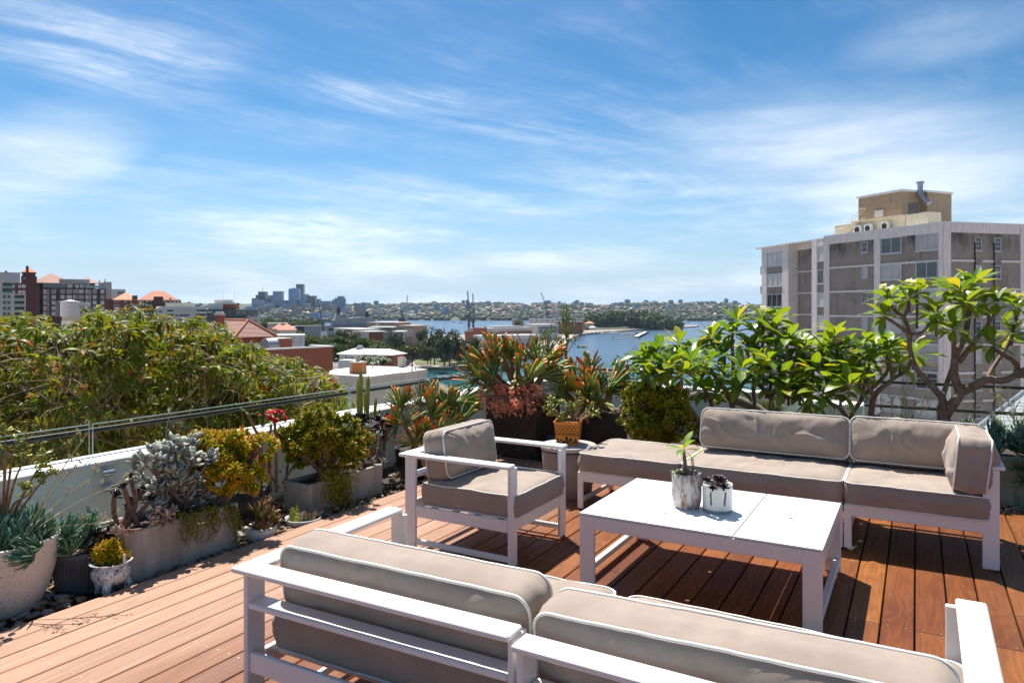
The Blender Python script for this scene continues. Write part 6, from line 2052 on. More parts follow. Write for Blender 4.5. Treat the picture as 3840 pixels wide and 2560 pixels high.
# ---------------------------------------------------------------- outdoor furniture
def rr_loop(hx,hy,r,n):
 """rounded rectangle, n points, arc-length spaced, from (hx,-hy+r) counter-clockwise"""
 r = min(r,hx - 1e-4,hy - 1e-4)
 segs = [('l',(hx,-hy + r),(hx,hy - r)),('a',(hx - r,hy - r),0),('l',(hx - r,hy),(-hx + r,hy)),('a',(-hx + r,hy - r),90),
   ('l',(-hx,hy - r),(-hx,-hy + r)),('a',(-hx + r,-hy + r),180),('l',(-hx + r,-hy),(hx - r,-hy)),('a',(hx - r,-hy + r),270)]
 Ls = [math.dist(s_[1],s_[2]) if s_[0] == 'l' else math.pi / 2 * r for s_ in segs]
 T = sum(Ls)
 pts = []
 for k in range(n):
  q = T * k / n
  for s_,L in zip(segs,Ls):
   if q <= L or s_ is segs[-1]:
    f = min(1,q / L) if L > 0 else 0
    if s_[0] == 'l':
     pts.append((s_[1][0] + (s_[2][0] - s_[1][0]) * f,s_[1][1] + (s_[2][1] - s_[1][1]) * f))
    else:
     a = R(s_[2] + 90 * f)
     pts.append((s_[1][0] + r * math.cos(a),s_[1][1] + r * math.sin(a)))
    break
   q -= L
 return pts
def cushion(name,parent,sx,sy,t,loc,rot=(0,0,0),seed=0,corner=0.05,crown=0.03,wr=1.0,bulge=0.012,sag=0.0):
 """box cushion: faces crowned, side wall bulging, welted edges; local z is the thickness"""
 n = 168
 hx,hy = sx / 2,sy / 2
 off = Vector((seed * 7.3,seed * 3.1,seed * 1.7))
 imax = min(hx,hy)
 ins = [imax * (1 - (k / 11) ** 1.5) for k in range(12)]        # centre .. edge
 def wob(p,z):
  return 0.004 * mnoise.noise(Vector((p[0] * 7,p[1] * 7,z * 3)) + off) + 0.002 * mnoise.noise(Vector((p[0] * 21,p[1] * 21,z * 3)) + off)
 rows = []
 def face(sgn):
  out = []
  for i_ in ins:
   hxx,hyy = hx - i_,hy - i_
   L = rr_loop(max(hxx,3e-4),max(hyy,3e-4),max(corner - i_ * 0.25,0.002),n)
   if i_ >= imax - 1e-6: L = [(p[0],0.0) if hx >= hy else (0.0,p[1]) for p in L]
   h = crown * (1 - (1 - i_ / imax) ** 2.4)
   row = []
   for p in L:
    q = Vector((p[0] * 3.2,p[1] * 3.2,sgn * 2.0)) + off
    edge = min(1.0,i_ / 0.05)
    w_ = 0.010 * mnoise.noise(q) * edge + 0.0045 * mnoise.noise(q * 3.1) * edge
    # creases: thin ridges of a warped noise
    r_ = 1 - abs(mnoise.noise(q * 1.5 + Vector((mnoise.noise(q * 2),0,0)) * 0.9)) * 5
    w_ += 0.006 * max(0,r_) * min(1,i_ / 0.03)
    # gathers running in from the welt
    g_ = mnoise.noise(Vector((p[0] * 38,p[1] * 38,sgn * 5.0)) + off)
    w_ += 0.004 * g_ * math.exp(-((i_ - 0.02) / 0.025) ** 2)
    dip = -sag * math.exp(-((p[0] / (sx * .33)) ** 2 + (p[1] / (sy * .33)) ** 2)) if sgn > 0 else 0
    row.append((p[0],p[1],sgn * (t / 2 + h + wr * w_ + dip) + wob(p,sgn)))
   out.append(row)
  return out
 bot = face(-1)
 top = face(1)
 rows += bot
 L = rr_loop(hx,hy,corner,n)
 for k in range(1,8):
  f = k / 8
  bl = bulge * math.sin(math.pi * f)
  Lk = rr_loop(hx + bl,hy + bl,corner + bl,n)
  row = []
  for p in Lk:
   g_ = mnoise.noise(Vector((p[0] * 22,p[1] * 22,f * 1.5)) + off) * 0.006 * wr * math.sin(math.pi * f)
   g2 = mnoise.noise(Vector((p[0] * 5,p[1] * 5,f * 4)) + off) * 0.008 * wr * math.sin(math.pi * f)
   v = Vector((p[0],p[1]))
   v += v.normalized() * (g_ + g2)
   z = -t / 2 + t * f
   row.append((v.x,v.y,z + wob(p,-1) * (1 - f) + wob(p,1) * f))
  rows.append(row)
 rows += top[::-1]
 mb = MB()
 mb.grid(rows,close=True)
 o = mb.build(name,M_fabric,parent,loc,rot)
 for sgn in (-1,1):
  pp = [Vector((p[0],p[1],sgn * (t / 2 + 0.001) + wob(p,sgn))) for p in L]
  pp = [q + Vector((q.x,q.y,0)).normalized() * 0.002 for q in pp]
  m2 = MB()
  rws = []
  for i in range(n):
   d = (pp[(i + 1) % n] - pp[i - 1]).normalized()
   up = Vector((0,0,1)); w_ = d.cross(up)
   rws.append([pp[i] + (up * math.cos(k * math.pi / 3) + w_ * math.sin(k * math.pi / 3)) * 0.0052 for k in range(6)])
  rws.append(rws[0])
  m2.grid(rws,close=True)
  m2.build('piping',M_piping,o)
 return o
T_,PW = 0.021,0.085          # flat bar: thickness and width
def bar(parent,name,lo,hi,bev=0.004):
 b = MB()
 b.bbox(lo,hi,bev)
 return b.build(name,M_white,parent)
def slats(parent,x0,x1,y0,y1,z=0.272):
 n = max(3,int((y1 - y0) / 0.15))
 for k in range(n):
  y = y0 + (k + 0.5) * (y1 - y0) / n
  bar(parent,'slat',(x0,y - 0.02,z - 0.012),(x1,y + 0.02,z),0.002)
AZ = 0.625      # arm top
SEAT = 0.295
def sofa(name,label,cat,loc,rz,w,depth,left=False,right=False,back=True,group=None,seed=1,backc=True,corner_c=False,rail_shelf=True,sag=0.012):
 """local frame: width along x (0..w), back at y=0, front at y=depth"""
 t = thing(name,label,cat,loc,rz,group)
 fy = depth
 # seat frame
 bar(t,'front_rail',(0.022,fy - T_,0.222),(w - 0.022,fy,SEAT))
 bar(t,'rear_rail',(0.022,0.02,0.238),(w - 0.022,0.02 + T_,0.312 if back else SEAT))
 for x0 in (0.0,w - T_):
  bar(t,'side_rail',(x0,PW + 0.012,0.2225),(x0 + T_,fy - 0.022,SEAT - 0.0005))
  bar(t,'floor_rail',(x0 + 0.001,PW + 0.012,0.045),(x0 + T_ - 0.001,fy - 0.0225,0.080))
 for side,x0 in ((left,0.0),(right,w - T_)):
  zt = AZ - T_ - 0.001 if (side or back) else SEAT - 0.001
  bar(t,'leg',(x0 - 0.0005,0.010,0.012),(x0 + T_ + 0.0005,0.010 + PW,zt))
  f0 = 0.0 if x0 == 0 else w - PW
  if side:
   bar(t,'leg',(f0,fy - T_ - 0.0005,0.012),(f0 + PW,fy + 0.0005,AZ - T_ - 0.001))
  else:
   bar(t,'leg',(x0 - 0.0005 if x0 == 0 else w - 0.045,fy - T_ - 0.0005,0.012),(0.045 if x0 == 0 else w + 0.0005,fy + 0.0005,SEAT - 0.001))
  for yf in (0.04,fy - 0.011):
   b = MB()
   b.cyl((x0 + 0.01,yf,0),0.009,0.013,8)
   b.build('glide_foot',M_rail,t)
 slats(t,0.022,w - 0.022,0.09,fy - 0.04)
 lo_x = -0.028 if left else 0.0
 hi_x = w + 0.028 if right else w
 if back:
  bar(t,'back_rail',(lo_x,-0.022,AZ - T_),(hi_x,PW - 0.022 + 0.004,AZ),0.005)
  if rail_shelf:
   bar(t,'shelf_rail',(T_ + 0.001,0.012,0.472),(w - T_ - 0.001,0.012 + PW - 0.004,0.492),0.004)
 for side,a,b_ in ((left,lo_x,lo_x + PW),(right,hi_x - PW,hi_x)):
  if side:
   bar(t,'arm_rest',(a,PW - 0.017,AZ - T_ + 0.0004),(b_,fy + 0.001,AZ + 0.0004),0.005)
 # cushions
 ct = 0.135
 x0 = T_ + 0.012 if left else 0.004
 x1 = w - T_ - 0.012 if right else w - 0.004
 sd_ = 0.06 if right and not left else 0.0
 cushion('seat_cushion',t,x1 - x0,(fy - 0.10 if back else fy - 0.01) - sd_,ct,((x0 + x1) / 2,(fy + (0.11 if back else 0.0)) / 2 + 0.005 - sd_ / 2,SEAT + ct / 2 + 0.006),seed=seed,crown=0.024,sag=sag,wr=1.5)
 if back and backc:
  bx0 = x0 + (0.05 if left else 0.0)
  bx1 = x1 - (0.16 if corner_c else 0.0) - (0.04 if right and not corner_c else 0)
  bh = 0.255 if -1 < rz < 1 else 0.30
  cushion('back_cushion',t,bx1 - bx0,bh,0.15,((bx0 + bx1) / 2,0.20,SEAT + ct + (0.03 if bh > .28 else 0.012) + bh / 2),(R(-105 if abs(rz) > 2 else -98),R(1.5) if right and not left else 0,R(180)),seed=seed + 3,corner=0.055,crown=0.05 if abs(rz) > 1 else 0.038,wr=1.9 if abs(rz) > 1 else 0.9)
 if corner_c:
  cushion('side_cushion',t,0.56,0.33,0.15,(x1 - 0.10,0.47,SEAT + ct + 0.02 + 0.165),(R(-96),0,R(90)),seed=seed + 5,corner=0.06,crown=0.035,wr=1.5)
 return t
# local y points towards the sitter's feet; foreground pair faces away from the camera
sofa('sofa','left foreground white framed sofa section seen from behind with taupe cushions','sofa',(-2.122,1.742,0),R(1.2),1.115,0.885,left=True,seed=1,group='modular sofa set')
sofa('sofa','right foreground white framed sofa section with the single right arm, taupe back cushion','sofa',(-0.977,1.725,0),R(-0.4),1.135,0.975,right=True,seed=2,group='modular sofa set')
# far row faces the camera
sofa('corner_sofa','white framed corner sofa under the frangipani with taupe cushions on two sides','sofa',(0.425,5.905,0),R(180),0.835,0.845,left=True,back=True,seed=4,corner_c=False,group='modular sofa set',backc=False)
sofa('armless_sofa','armless white framed sofa with long taupe back cushion between ottoman and corner sofa','sofa',(-0.418,5.905,0),R(180),1.07,0.845,seed=6,group='modular sofa set')
sofa('ottoman','backless white framed ottoman with taupe cushion at the left end of the far sofa','ottoman',(-1.494,5.775,0),R(180),0.80,0.725,back=False,seed=8,group='modular sofa set')
cs = [o for o in COL.objects if o.name == 'corner_sofa'][0]
cushion('back_cushion',cs,0.80,0.31,0.155,(0.44,0.20,SEAT + 0.135 + 0.03 + 0.155),(R(-105),0,R(180)),seed=17,corner=0.055,crown=0.05,wr=1.9)
cushion('side_cushion',cs,0.55,0.325,0.165,(0.135,0.59,SEAT + 0.135 + 0.02 + 0.165),(R(-96),0,R(90)),seed=19,corner=0.06,crown=0.045,wr=2.2)
sofa('armchair','white framed armchair with taupe seat and back cushion facing the coffee table','armchair',(-2.895,4.42,0),R(-90),0.765,0.80,left=True,right=True,seed=11)
def panel_mesh(w,h,hole):
 """table top panel with a real drain hole in its middle"""
 b = MB()
 t = 0.008
 n = 24
 circ = [(hole * math.cos(2 * math.pi * k / n),hole * math.sin(2 * math.pi * k / n)) for k in range(n)]
 out = []
 for k in range(n):
  a = 2 * math.pi * k / n
  c,s_ = math.cos(a),math.sin(a)
  f = min(w / 2 / abs(c) if abs(c) > 1e-6 else 9e9,h / 2 / abs(s_) if abs(s_) > 1e-6 else 9e9)
  out.append((c * f,s_ * f))
 # pull the nearest ray onto each corner
 for cx,cy in ((w / 2,h / 2),(-w / 2,h / 2),(-w / 2,-h / 2),(w / 2,-h / 2)):
  k = min(range(n),key=lambda q: math.dist(out[q],(cx,cy)))
  out[k] = (cx,cy)
 L = [[(x,y,0) for x,y in circ],[(x,y,0) for x,y in out],[(x,y,-t) for x,y in out],[(x,y,-t) for x,y in circ],[(x,y,0) for x,y in circ]]
 b.grid([r_[::-1] for r_ in L],close=True,sm=False)
 return b
TX0,TX1,TY0,TY1,TZ = -1.655,-0.39,3.67,4.618,0.408
tb = thing('coffee_table','white low coffee table with three top panels in the middle of the seats','table',((TX0 + TX1) / 2,(TY0 + TY1) / 2,0))
hw,hd = (TX1 - TX0) / 2,(TY1 - TY0) / 2
LW = 0.09
for sx in (-1,1):
 for sy in (-1,1):
  x = (-hw,-hw + LW) if sx < 0 else (hw - LW,hw)
  y = (-hd,-hd + T_) if sy < 0 else (hd - T_,hd)
  bar(tb,'leg',(x[0],y[0] - 0.0006,0.0),(x[1],y[1] + 0.0006,TZ - 0.0115))
 x = (-hw + 0.002,-hw + 0.036) if sx < 0 else (hw - 0.036,hw - 0.002)
 bar(tb,'floor_rail',(x[0],-hd + T_ + 0.001,0.052),(x[1],hd - T_ - 0.001,0.09))
 x = (-hw,-hw + T_) if sx < 0 else (hw - T_,hw)
 bar(tb,'apron',(x[0],-hd + T_ + 0.001,TZ - 0.086),(x[1],hd - T_ - 0.001,TZ - 0.012))
for sy in (-1,1):
 y = (-hd,-hd + T_) if sy < 0 else (hd - T_,hd)
 bar(tb,'apron',(-hw + LW - 0.002,y[0],TZ - 0.086),(hw - LW + 0.002,y[1],TZ - 0.012))
xs = TX0 + 0.845 - (TX0 + TX1) / 2
g = 0.0035
for (a,b_,c,d) in ((-hw,xs - g,-hd,-g),(-hw,xs - g,g,hd),(xs + g,hw,-hd,hd)):
 pm = panel_mesh(b_ - a,d - c,0.0125)
 pm.build('top_panel',M_top,tb,((a + b_) / 2,(c + d) / 2,TZ))
bar(tb,'cross_bar',(xs - 0.018,-hd + T_ + 0.001,TZ - 0.075),(xs + 0.018,hd - T_ - 0.001,TZ - 0.045),0.002)
bar(tb,'cross_bar',(-hw + T_ + 0.002,-0.018,TZ - 0.075),(xs - 0.02,0.018,TZ - 0.045),0.002)
# ---------------------------------------------------------------- plant building blocks
def prof_lance(s): return max(0.0,math.sin(math.pi * min(1,s * 0.97 + 0.03))) ** 0.8
def prof_obov(s): return (max(0.0,math.sin(math.pi * s ** 1.25)) ** 0.85) if s < 1 else 0.0
def prof_strap(s): return (0.85 + 0.15 * s) * (1.0 if s < 0.82 else max(0.0,math.cos((s - 0.82) / 0.18 * math.pi / 2)) ** 0.6)
def prof_spoon(s): return 0.30 + 0.70 * math.sin(math.pi * min(1,max(0,(s - 0.1) / 0.9)) ** 1.3) ** 0.9 if s < 0.97 else 0.22
def prof_spike(s): return (1 - s) ** 0.8
def prof_finger(s): return 0.75 + 0.25 * math.sin(math.pi * s) if s < 0.85 else max(0.05,1 - ((s - 0.85) / 0.15) ** 1.6)
def blade(L,W,prof,n=5,droop=0.6,fold=0.25,side=0.0,wave=0.0):
 """thin leaf along +y, upper side +z; returns V, quads, uv"""
 V,F,U = [],[],[]
 y = z = x = 0.0
 th = 0.0
 for i in range(n + 1):
  s = i / n
  w = W / 2 * prof(s)
  lift = fold * w
  wz = wave * math.sin(s * 9.0) * w
  V += [(x - w,y,z + lift + wz),(x,y,z),(x + w,y,z + lift - wz)]
  U += [(0,s),(0.5,s),(1,s)]
  th = -droop * (s + 0.5 / n)
  y += L / n * math.cos(th); z += L / n * math.sin(th); x += side * L / n * (s + .1)
 for i in range(n):
  a = 3 * i
  F += [(a,a + 1,a + 4,a + 3),(a + 1,a + 2,a + 5,a + 4)]
 return np.array(V),F,np.array(U)
def pod(L,W,T,prof,n=5,curve=0.0,k=4):
 """thick succulent leaf along +y with a lens cross-section"""
 V,F,U = [],[],[]
 y = z = 0.0
 for i in range(n + 1):
  s = i / n
  p = max(prof(s),0.02)
  for j in range(k):
   a = 2 * math.pi * j / k
   V.append((W / 2 * p * math.cos(a),y,z + T / 2 * p ** 0.7 * math.sin(a)))
   U.append((j / k,s))
  th = curve * (s + 0.5 / n)
  y += L / n * math.cos(th); z += L / n * math.sin(th)
 for i in range(n):
  for j in range(k):
   F.append((i * k + j,i * k + (j + 1) % k,(i + 1) * k + (j + 1) % k,(i + 1) * k + j))
 c = n * k
 F.append(tuple(c + j for j in range(k))[:4])
 return np.array(V),F,np.array(U)
def leaf_obj_mesh(name,VFU,m,smooth=True):
 V,F,U = VFU
 return mesh_np(name,V,F,m,uv=U,rnd=np.full(len(V),rng.random()),smooth=smooth)
def tip_mat(name,stops,rough=0.5,transl=0.0,vary=0.3,spec=0.4,mottle=0.0):
 """leaf pigment runs along the leaf (uv v): base colour to tip colour"""
 m = bpy.data.materials.new(name)
 m.use_nodes = True
 t = NT(m.node_tree)
 b = t.n['Principled BSDF']
 uv = t.n.new('ShaderNodeUVMap')
 s = t.node('ShaderNodeSeparateXYZ',Vector=uv.outputs[0])
 oi = t.n.new('ShaderNodeObjectInfo')
 a = t.n.new('ShaderNodeAttribute'); a.attribute_name = 'rnd'
 r_ = t.math('FRACT',t.math('ADD',oi.outputs['Random'],a.outputs['Fac']))
 v = t.math('ADD',s.outputs[1],t.math('MULTIPLY_ADD',r_,vary,-vary / 2),clamp=True)
 c = t.ramp(v,stops)
 # midrib a little paler
 rib = t.math('ABSOLUTE',t.math('SUBTRACT',s.outputs[0],0.5))
 if mottle:
  tc = t.n.new('ShaderNodeTexCoord')
  c = t.mix(t.math('MULTIPLY',t.ramp(t.noise(tc.outputs['Object'],30,4),[(.45,0),(.7,1)]),mottle),c,(0.25,0.16,0.07))
 h = t.node('ShaderNodeHueSaturation',Value=t.math('MULTIPLY_ADD',t.math('FRACT',t.math('MULTIPLY',r_,7.31)),0.5,0.75),Color=c)
 t.l.new(h.outputs[0],b.inputs['Base Color'])
 b.inputs['Roughness'].default_value = rough
 b.inputs['Specular IOR Level'].default_value = spec
 if transl:
  tr = t.n.new('ShaderNodeBsdfTranslucent')
  t.l.new(t.mix(1.0,h.outputs[0],(1.5,1.45,0.6),'MULTIPLY'),tr.inputs[0])
  mx = t.node('ShaderNodeMixShader',i0=transl,i1=b.outputs[0],i2=tr.outputs[0])
  t.l.new(mx.outputs[0],t.n['Material Output'].inputs[0])
 return m
def frangi_mat():
 m = bpy.data.materials.new('frangipani_leaf')
 m.use_nodes = True
 t = NT(m.node_tree)
 b = t.n['Principled BSDF']
 uv = t.n.new('ShaderNodeUVMap')
 s = t.node('ShaderNodeSeparateXYZ',Vector=uv.outputs[0])
 oi = t.n.new('ShaderNodeObjectInfo')
 c = t.ramp(oi.outputs['Random'],[(0.0,(0.075,0.17,0.014)),(0.35,(0.13,0.235,0.018)),(0.7,(0.195,0.30,0.020)),(0.92,(0.28,0.34,0.022)),(1.0,(0.42,0.36,0.03))])
 rib = t.math('ABSOLUTE',t.math('SUBTRACT',s.outputs[0],0.5))
 # side veins: pale thin lines slanting to the margin
 ven = t.math('FRACT',t.math('MULTIPLY_ADD',s.outputs[1],17.0,t.math('MULTIPLY',rib,-5.0)))
 vm = t.ramp(ven,[(0.0,1.0),(0.14,0.0)])
 c2 = t.mix(t.math('MULTIPLY',vm,0.16),c,(0.20,0.28,0.08))
 c2 = t.mix(t.ramp(rib,[(0.02,0.75),(0.06,0.0)]),c2,(0.30,0.34,0.11))
 t.l.new(c2,b.inputs['Base Color'])
 b.inputs['Roughness'].default_value = 0.34
 b.inputs['Specular IOR Level'].default_value = 0.5
 bn = t.node('ShaderNodeBump',Strength=0.3,Distance=0.003,Height=vm)
 t.l.new(bn.outputs[0],b.inputs['Normal'])
 tr = t.n.new('ShaderNodeBsdfTranslucent')
 t.l.new(t.mix(1.0,c2,(2.1,1.75,0.7),'MULTIPLY'),tr.inputs[0])
 mx = t.node('ShaderNodeMixShader',i0=0.36,i1=b.outputs[0],i2=tr.outputs[0])
 t.l.new(mx.outputs[0],t.n['Material Output'].inputs[0])
 return m
M_frangi = frangi_mat()
M_gum = foliage_mat('gum_leaf',[(0.045,0.095,0.013),(0.105,0.17,0.018),(0.24,0.25,0.024),(0.06,0.12,0.015),(0.15,0.20,0.02),(0.24,0.12,0.035),(0.034,0.075,0.012)],0.48,0.38,0.3,(1.9,1.6,0.45),0.3)
M_gumred = foliage_mat('red_gum_leaf',[(0.42,0.045,0.012),(0.50,0.12,0.02)],0.4,0.3)
M_gumbark = mat('gum_bark',(0.26,0.17,0.12),0.85,col2=(0.42,0.31,0.24),scale=7,bump=0.4)
M_frbark = mat('frangipani_bark',(0.155,0.095,0.062),0.8,col2=(0.27,0.19,0.135),scale=16,stretch=(1,1,1.0),bump=0.6,bscale=60)
M_succbark = mat('succulent_stem',(0.19,0.10,0.065),0.8,col2=(0.30,0.19,0.13),scale=25,bump=0.5)
M_aloe = tip_mat('fan_aloe_leaf',[(0.0,(0.34,0.40,0.14)),(0.2,(0.21,0.30,0.085)),(0.72,(0.25,0.31,0.07)),(0.86,(0.55,0.28,0.04)),(0.97,(0.72,0.19,0.025)),(1.0,(0.10,0.04,0.03))],0.45,0.26,0.3)
M_aloegreen = tip_mat('green_aloe_leaf',[(0.0,(0.33,0.40,0.17)),(0.3,(0.19,0.30,0.12)),(0.88,(0.25,0.32,0.09)),(1.0,(0.58,0.24,0.05))],0.45,0.26,0.25)
M_aloeorange = tip_mat('orange_aloe_leaf',[(0.0,(0.34,0.36,0.08)),(0.45,(0.42,0.33,0.045)),(0.72,(0.72,0.30,0.03)),(0.96,(0.74,0.16,0.016)),(1.0,(0.03,0.018,0.015))],0.45,0.26,0.35)
M_aloedry = tip_mat('withered_aloe_leaf',[(0.0,(0.30,0.17,0.10)),(0.6,(0.42,0.20,0.12)),(1.0,(0.10,0.06,0.05))],0.8,0.0,0.3)
M_goldjade = tip_mat('golden_jade_leaf',[(0.0,(0.16,0.26,0.012)),(0.5,(0.36,0.40,0.012)),(0.82,(0.62,0.44,0.014)),(1.0,(0.70,0.27,0.012))],0.35,0.28,0.5)
M_greenjade = tip_mat('green_jade_leaf',[(0.0,(0.05,0.115,0.008)),(0.45,(0.145,0.215,0.010)),(0.8,(0.38,0.35,0.014)),(1.0,(0.56,0.31,0.02))],0.35,0.28,0.4)
M_jade = tip_mat('jade_leaf',[(0.0,(0.16,0.24,0.03)),(0.7,(0.30,0.32,0.05)),(1.0,(0.50,0.30,0.06))],0.3,0.12,0.3)
M_silver = tip_mat('silver_kalanchoe_leaf',[(0.0,(0.21,0.25,0.20)),(0.75,(0.31,0.345,0.30)),(1.0,(0.56,0.52,0.43))],0.75,0.0,0.2,0.2)
M_ghost = tip_mat('ghost_plant_leaf',[(0.0,(0.36,0.30,0.26)),(0.7,(0.46,0.36,0.31)),(1.0,(0.54,0.34,0.28))],0.6,0.05,0.3,0.25)
M_aeonium = tip_mat('dark_aeonium_leaf',[(0.0,(0.06,0.055,0.015)),(0.3,(0.045,0.012,0.014)),(1.0,(0.020,0.007,0.011))],0.3,0.0,0.3,0.5)
M_chalk = tip_mat('chalk_stick_leaf',[(0.0,(0.085,0.165,0.085)),(0.6,(0.105,0.215,0.135)),(1.0,(0.19,0.30,0.21))],0.55,0.05,0.3,0.3)
M_agave = tip_mat('reddish_agave_leaf',[(0.0,(0.11,0.15,0.03)),(0.5,(0.17,0.13,0.03)),(0.85,(0.30,0.11,0.04)),(1.0,(0.10,0.04,0.02))],0.4,0.05,0.5)
M_agavegreen = tip_mat('striped_agave_leaf',[(0.0,(0.30,0.30,0.09)),(0.6,(0.19,0.22,0.05)),(1.0,(0.18,0.12,0.05))],0.4,0.05,0.4)
M_sedum = tip_mat('pink_sedum_leaf',[(0.0,(0.62,0.30,0.18)),(0.6,(0.80,0.38,0.24)),(1.0,(0.84,0.46,0.30))],0.4,0.3,0.5)
M_trail = tip_mat('yellow_trailing_leaf',[(0.0,(0.20,0.24,0.015)),(1.0,(0.48,0.46,0.025))],0.4,0.3,0.5)
M_shrub = tip_mat('glossy_shrub_leaf',[(0.0,(0.05,0.12,0.014)),(1.0,(0.10,0.19,0.02))],0.35,0.25,0.5)
M_cactus = mat('cactus_skin',(0.20,0.26,0.03),0.5,col2=(0.38,0.36,0.04),scale=7)
M_spine = mat('cactus_spine',(0.45,0.36,0.24),0.7)
M_drystalk = mat('dry_flower_stalk',(0.36,0.33,0.15),0.8)
M_dryflower = mat('dry_flower_head',(0.52,0.47,0.27),0.85)
M_petalwhite = tip_mat('white_petal',[(0.0,(0.85,0.52,0.03)),(0.30,(0.85,0.70,0.20)),(0.48,(0.80,0.78,0.72)),(1.0,(0.80,0.78,0.75))],0.5,0.25,0.05)
M_petalpink = tip_mat('pink_petal',[(0.0,(0.80,0.45,0.20)),(0.35,(0.72,0.40,0.38)),(1.0,(0.66,0.36,0.38))],0.5,0.25,0.1)
M_petalred = tip_mat('red_bract',[(0.0,(0.62,0.03,0.04)),(1.0,(0.72,0.08,0.09))],0.45,0.2,0.3)
M_pencil = mat('pencil_cactus_stem',(0.18,0.22,0.05),0.5,col2=(0.30,0.31,0.09),scale=9)
def rnd_dir(el0,el1,az=None):
 a = rng.uniform(0,2 * math.pi) if az is None else az
 e = rng.uniform(el0,el1)
 return Vector((math.cos(a) * math.cos(e),math.sin(a) * math.cos(e),math.sin(e)))
def aim(d,roll=0.0,up=Vector((0,0,1))):
 """euler that turns local +y to d with local +z as near up as it goes"""
 d = Vector(d).normalized()
 if abs(d.dot(up)) > 0.985: up = Vector((1,0.2,0))
 x = d.cross(up).normalized()
 z = x.cross(d)
 Mx = Matrix((x,d,z)).transposed()
 return (Mx @ Matrix.Rotation(roll,3,'Y')).to_euler()
def rosette_mesh(name,n,L,W,T,prof,m,el=(0.15,1.25),curve=0.5,thick=True,k=4,seg=4,jit=0.15,seed=0):
 """spiral rosette: outer leaves low and long, inner ones upright and short"""
 rr = random.Random(seed)
 Vs,Fs,Us,Rn = [],[],[],[]
 off = 0
 for i in range(n):
  f = i / max(1,n - 1)
  az = i * 2.39996 + rr.uniform(-jit,jit)
  e = el[0] + (el[1] - el[0]) * f ** 0.9 + rr.uniform(-jit,jit) * .6
  l_ = L * (1 - 0.42 * f) * rr.uniform(.9,1.1)
  V,F,U = pod(l_,W * (1 - .25 * f),T,prof,seg,curve * rr.uniform(.7,1.3),k) if thick else blade(l_,W * (1 - .25 * f),prof,seg,-curve,0.35)
  d = Vector((math.cos(az) * math.cos(e),math.sin(az) * math.cos(e),math.sin(e)))
  M3 = np.array(aim(d).to_matrix())
  V = V @ M3.T
  Vs.append(V); Us.append(U); Rn.append(np.full(len(V),rr.random()))
  Fs += [tuple(q + off for q in f_) for f_ in F]
  off += len(V)
 return mesh_np(name,np.vstack(Vs),Fs,m,uv=np.vstack(Us),rnd=np.concatenate(Rn),smooth=True)
def pot_lathe(parent,name,prof,m,n=40):
 b = MB()
 b.lathe(prof,n)
 return b.build(name,m,parent)
def soil_disc(parent,r_,z):
 b = MB()
 b.quad([(r_ * math.cos(2 * math.pi * k / 20),r_ * math.sin(2 * math.pi * k / 20),z) for k in range(20)])
 return b.build('soil',M_soil,parent)
def limb(b,pts,r0,r1,n=8,wob=0.0):
 """smooth tapered branch through the points"""
 P = [Vector(p) for p in pts]
 out = []
 for i in range(len(P) - 1):
  p0,p1,p2,p3 = P[max(i - 1,0)],P[i],P[i + 1],P[min(i + 2,len(P) - 1)]
  for k in range(4):
   t = k / 4
   out.append(0.5 * ((2 * p1) + (p2 - p0) * t + (2 * p0 - 5 * p1 + 4 * p2 - p3) * t * t + (3 * p1 - p0 - 3 * p2 + p3) * t ** 3))
 out.append(P[-1])
 N = len(out)
 rad = [(r0 + (r1 - r0) * i / (N - 1)) * (1 + wob * math.sin(i * 2.3)) for i in range(N)]
 b.tube(out,rad,n)
# jade bush: forked stems carrying tufts of finger leaves
def tuft_mesh(seed,m,n=15,L=0.032,W=0.0095):
 rr = random.Random(seed)
 Vs,Fs,Us,Rn = [],[],[],[]
 off = 0
 for i in range(n):
  f = i / (n - 1)
  d = Vector((math.cos(i * 2.4) * math.cos(.1 + 1.3 * f),math.sin(i * 2.4) * math.cos(.1 + 1.3 * f),math.sin(.1 + 1.3 * f)))
  V,F,U = pod(L * rr.uniform(.75,1.15),W,W * .8,prof_finger,3,rr.uniform(0,.4),4)
  V = V @ np.array(aim(d,rr.uniform(0,3)).to_matrix()).T + np.array(d) * 0.004 - np.array([0,0,.012 * (1 - f)])
  Vs.append(V); Us.append(U); Rn.append(np.full(len(V),rr.random()))
  Fs += [tuple(q + off for q in f_) for f_ in F]; off += len(V)
 return mesh_np('leaf_tuft',np.vstack(Vs),Fs,m,uv=np.vstack(Us),rnd=np.concatenate(Rn),smooth=True)
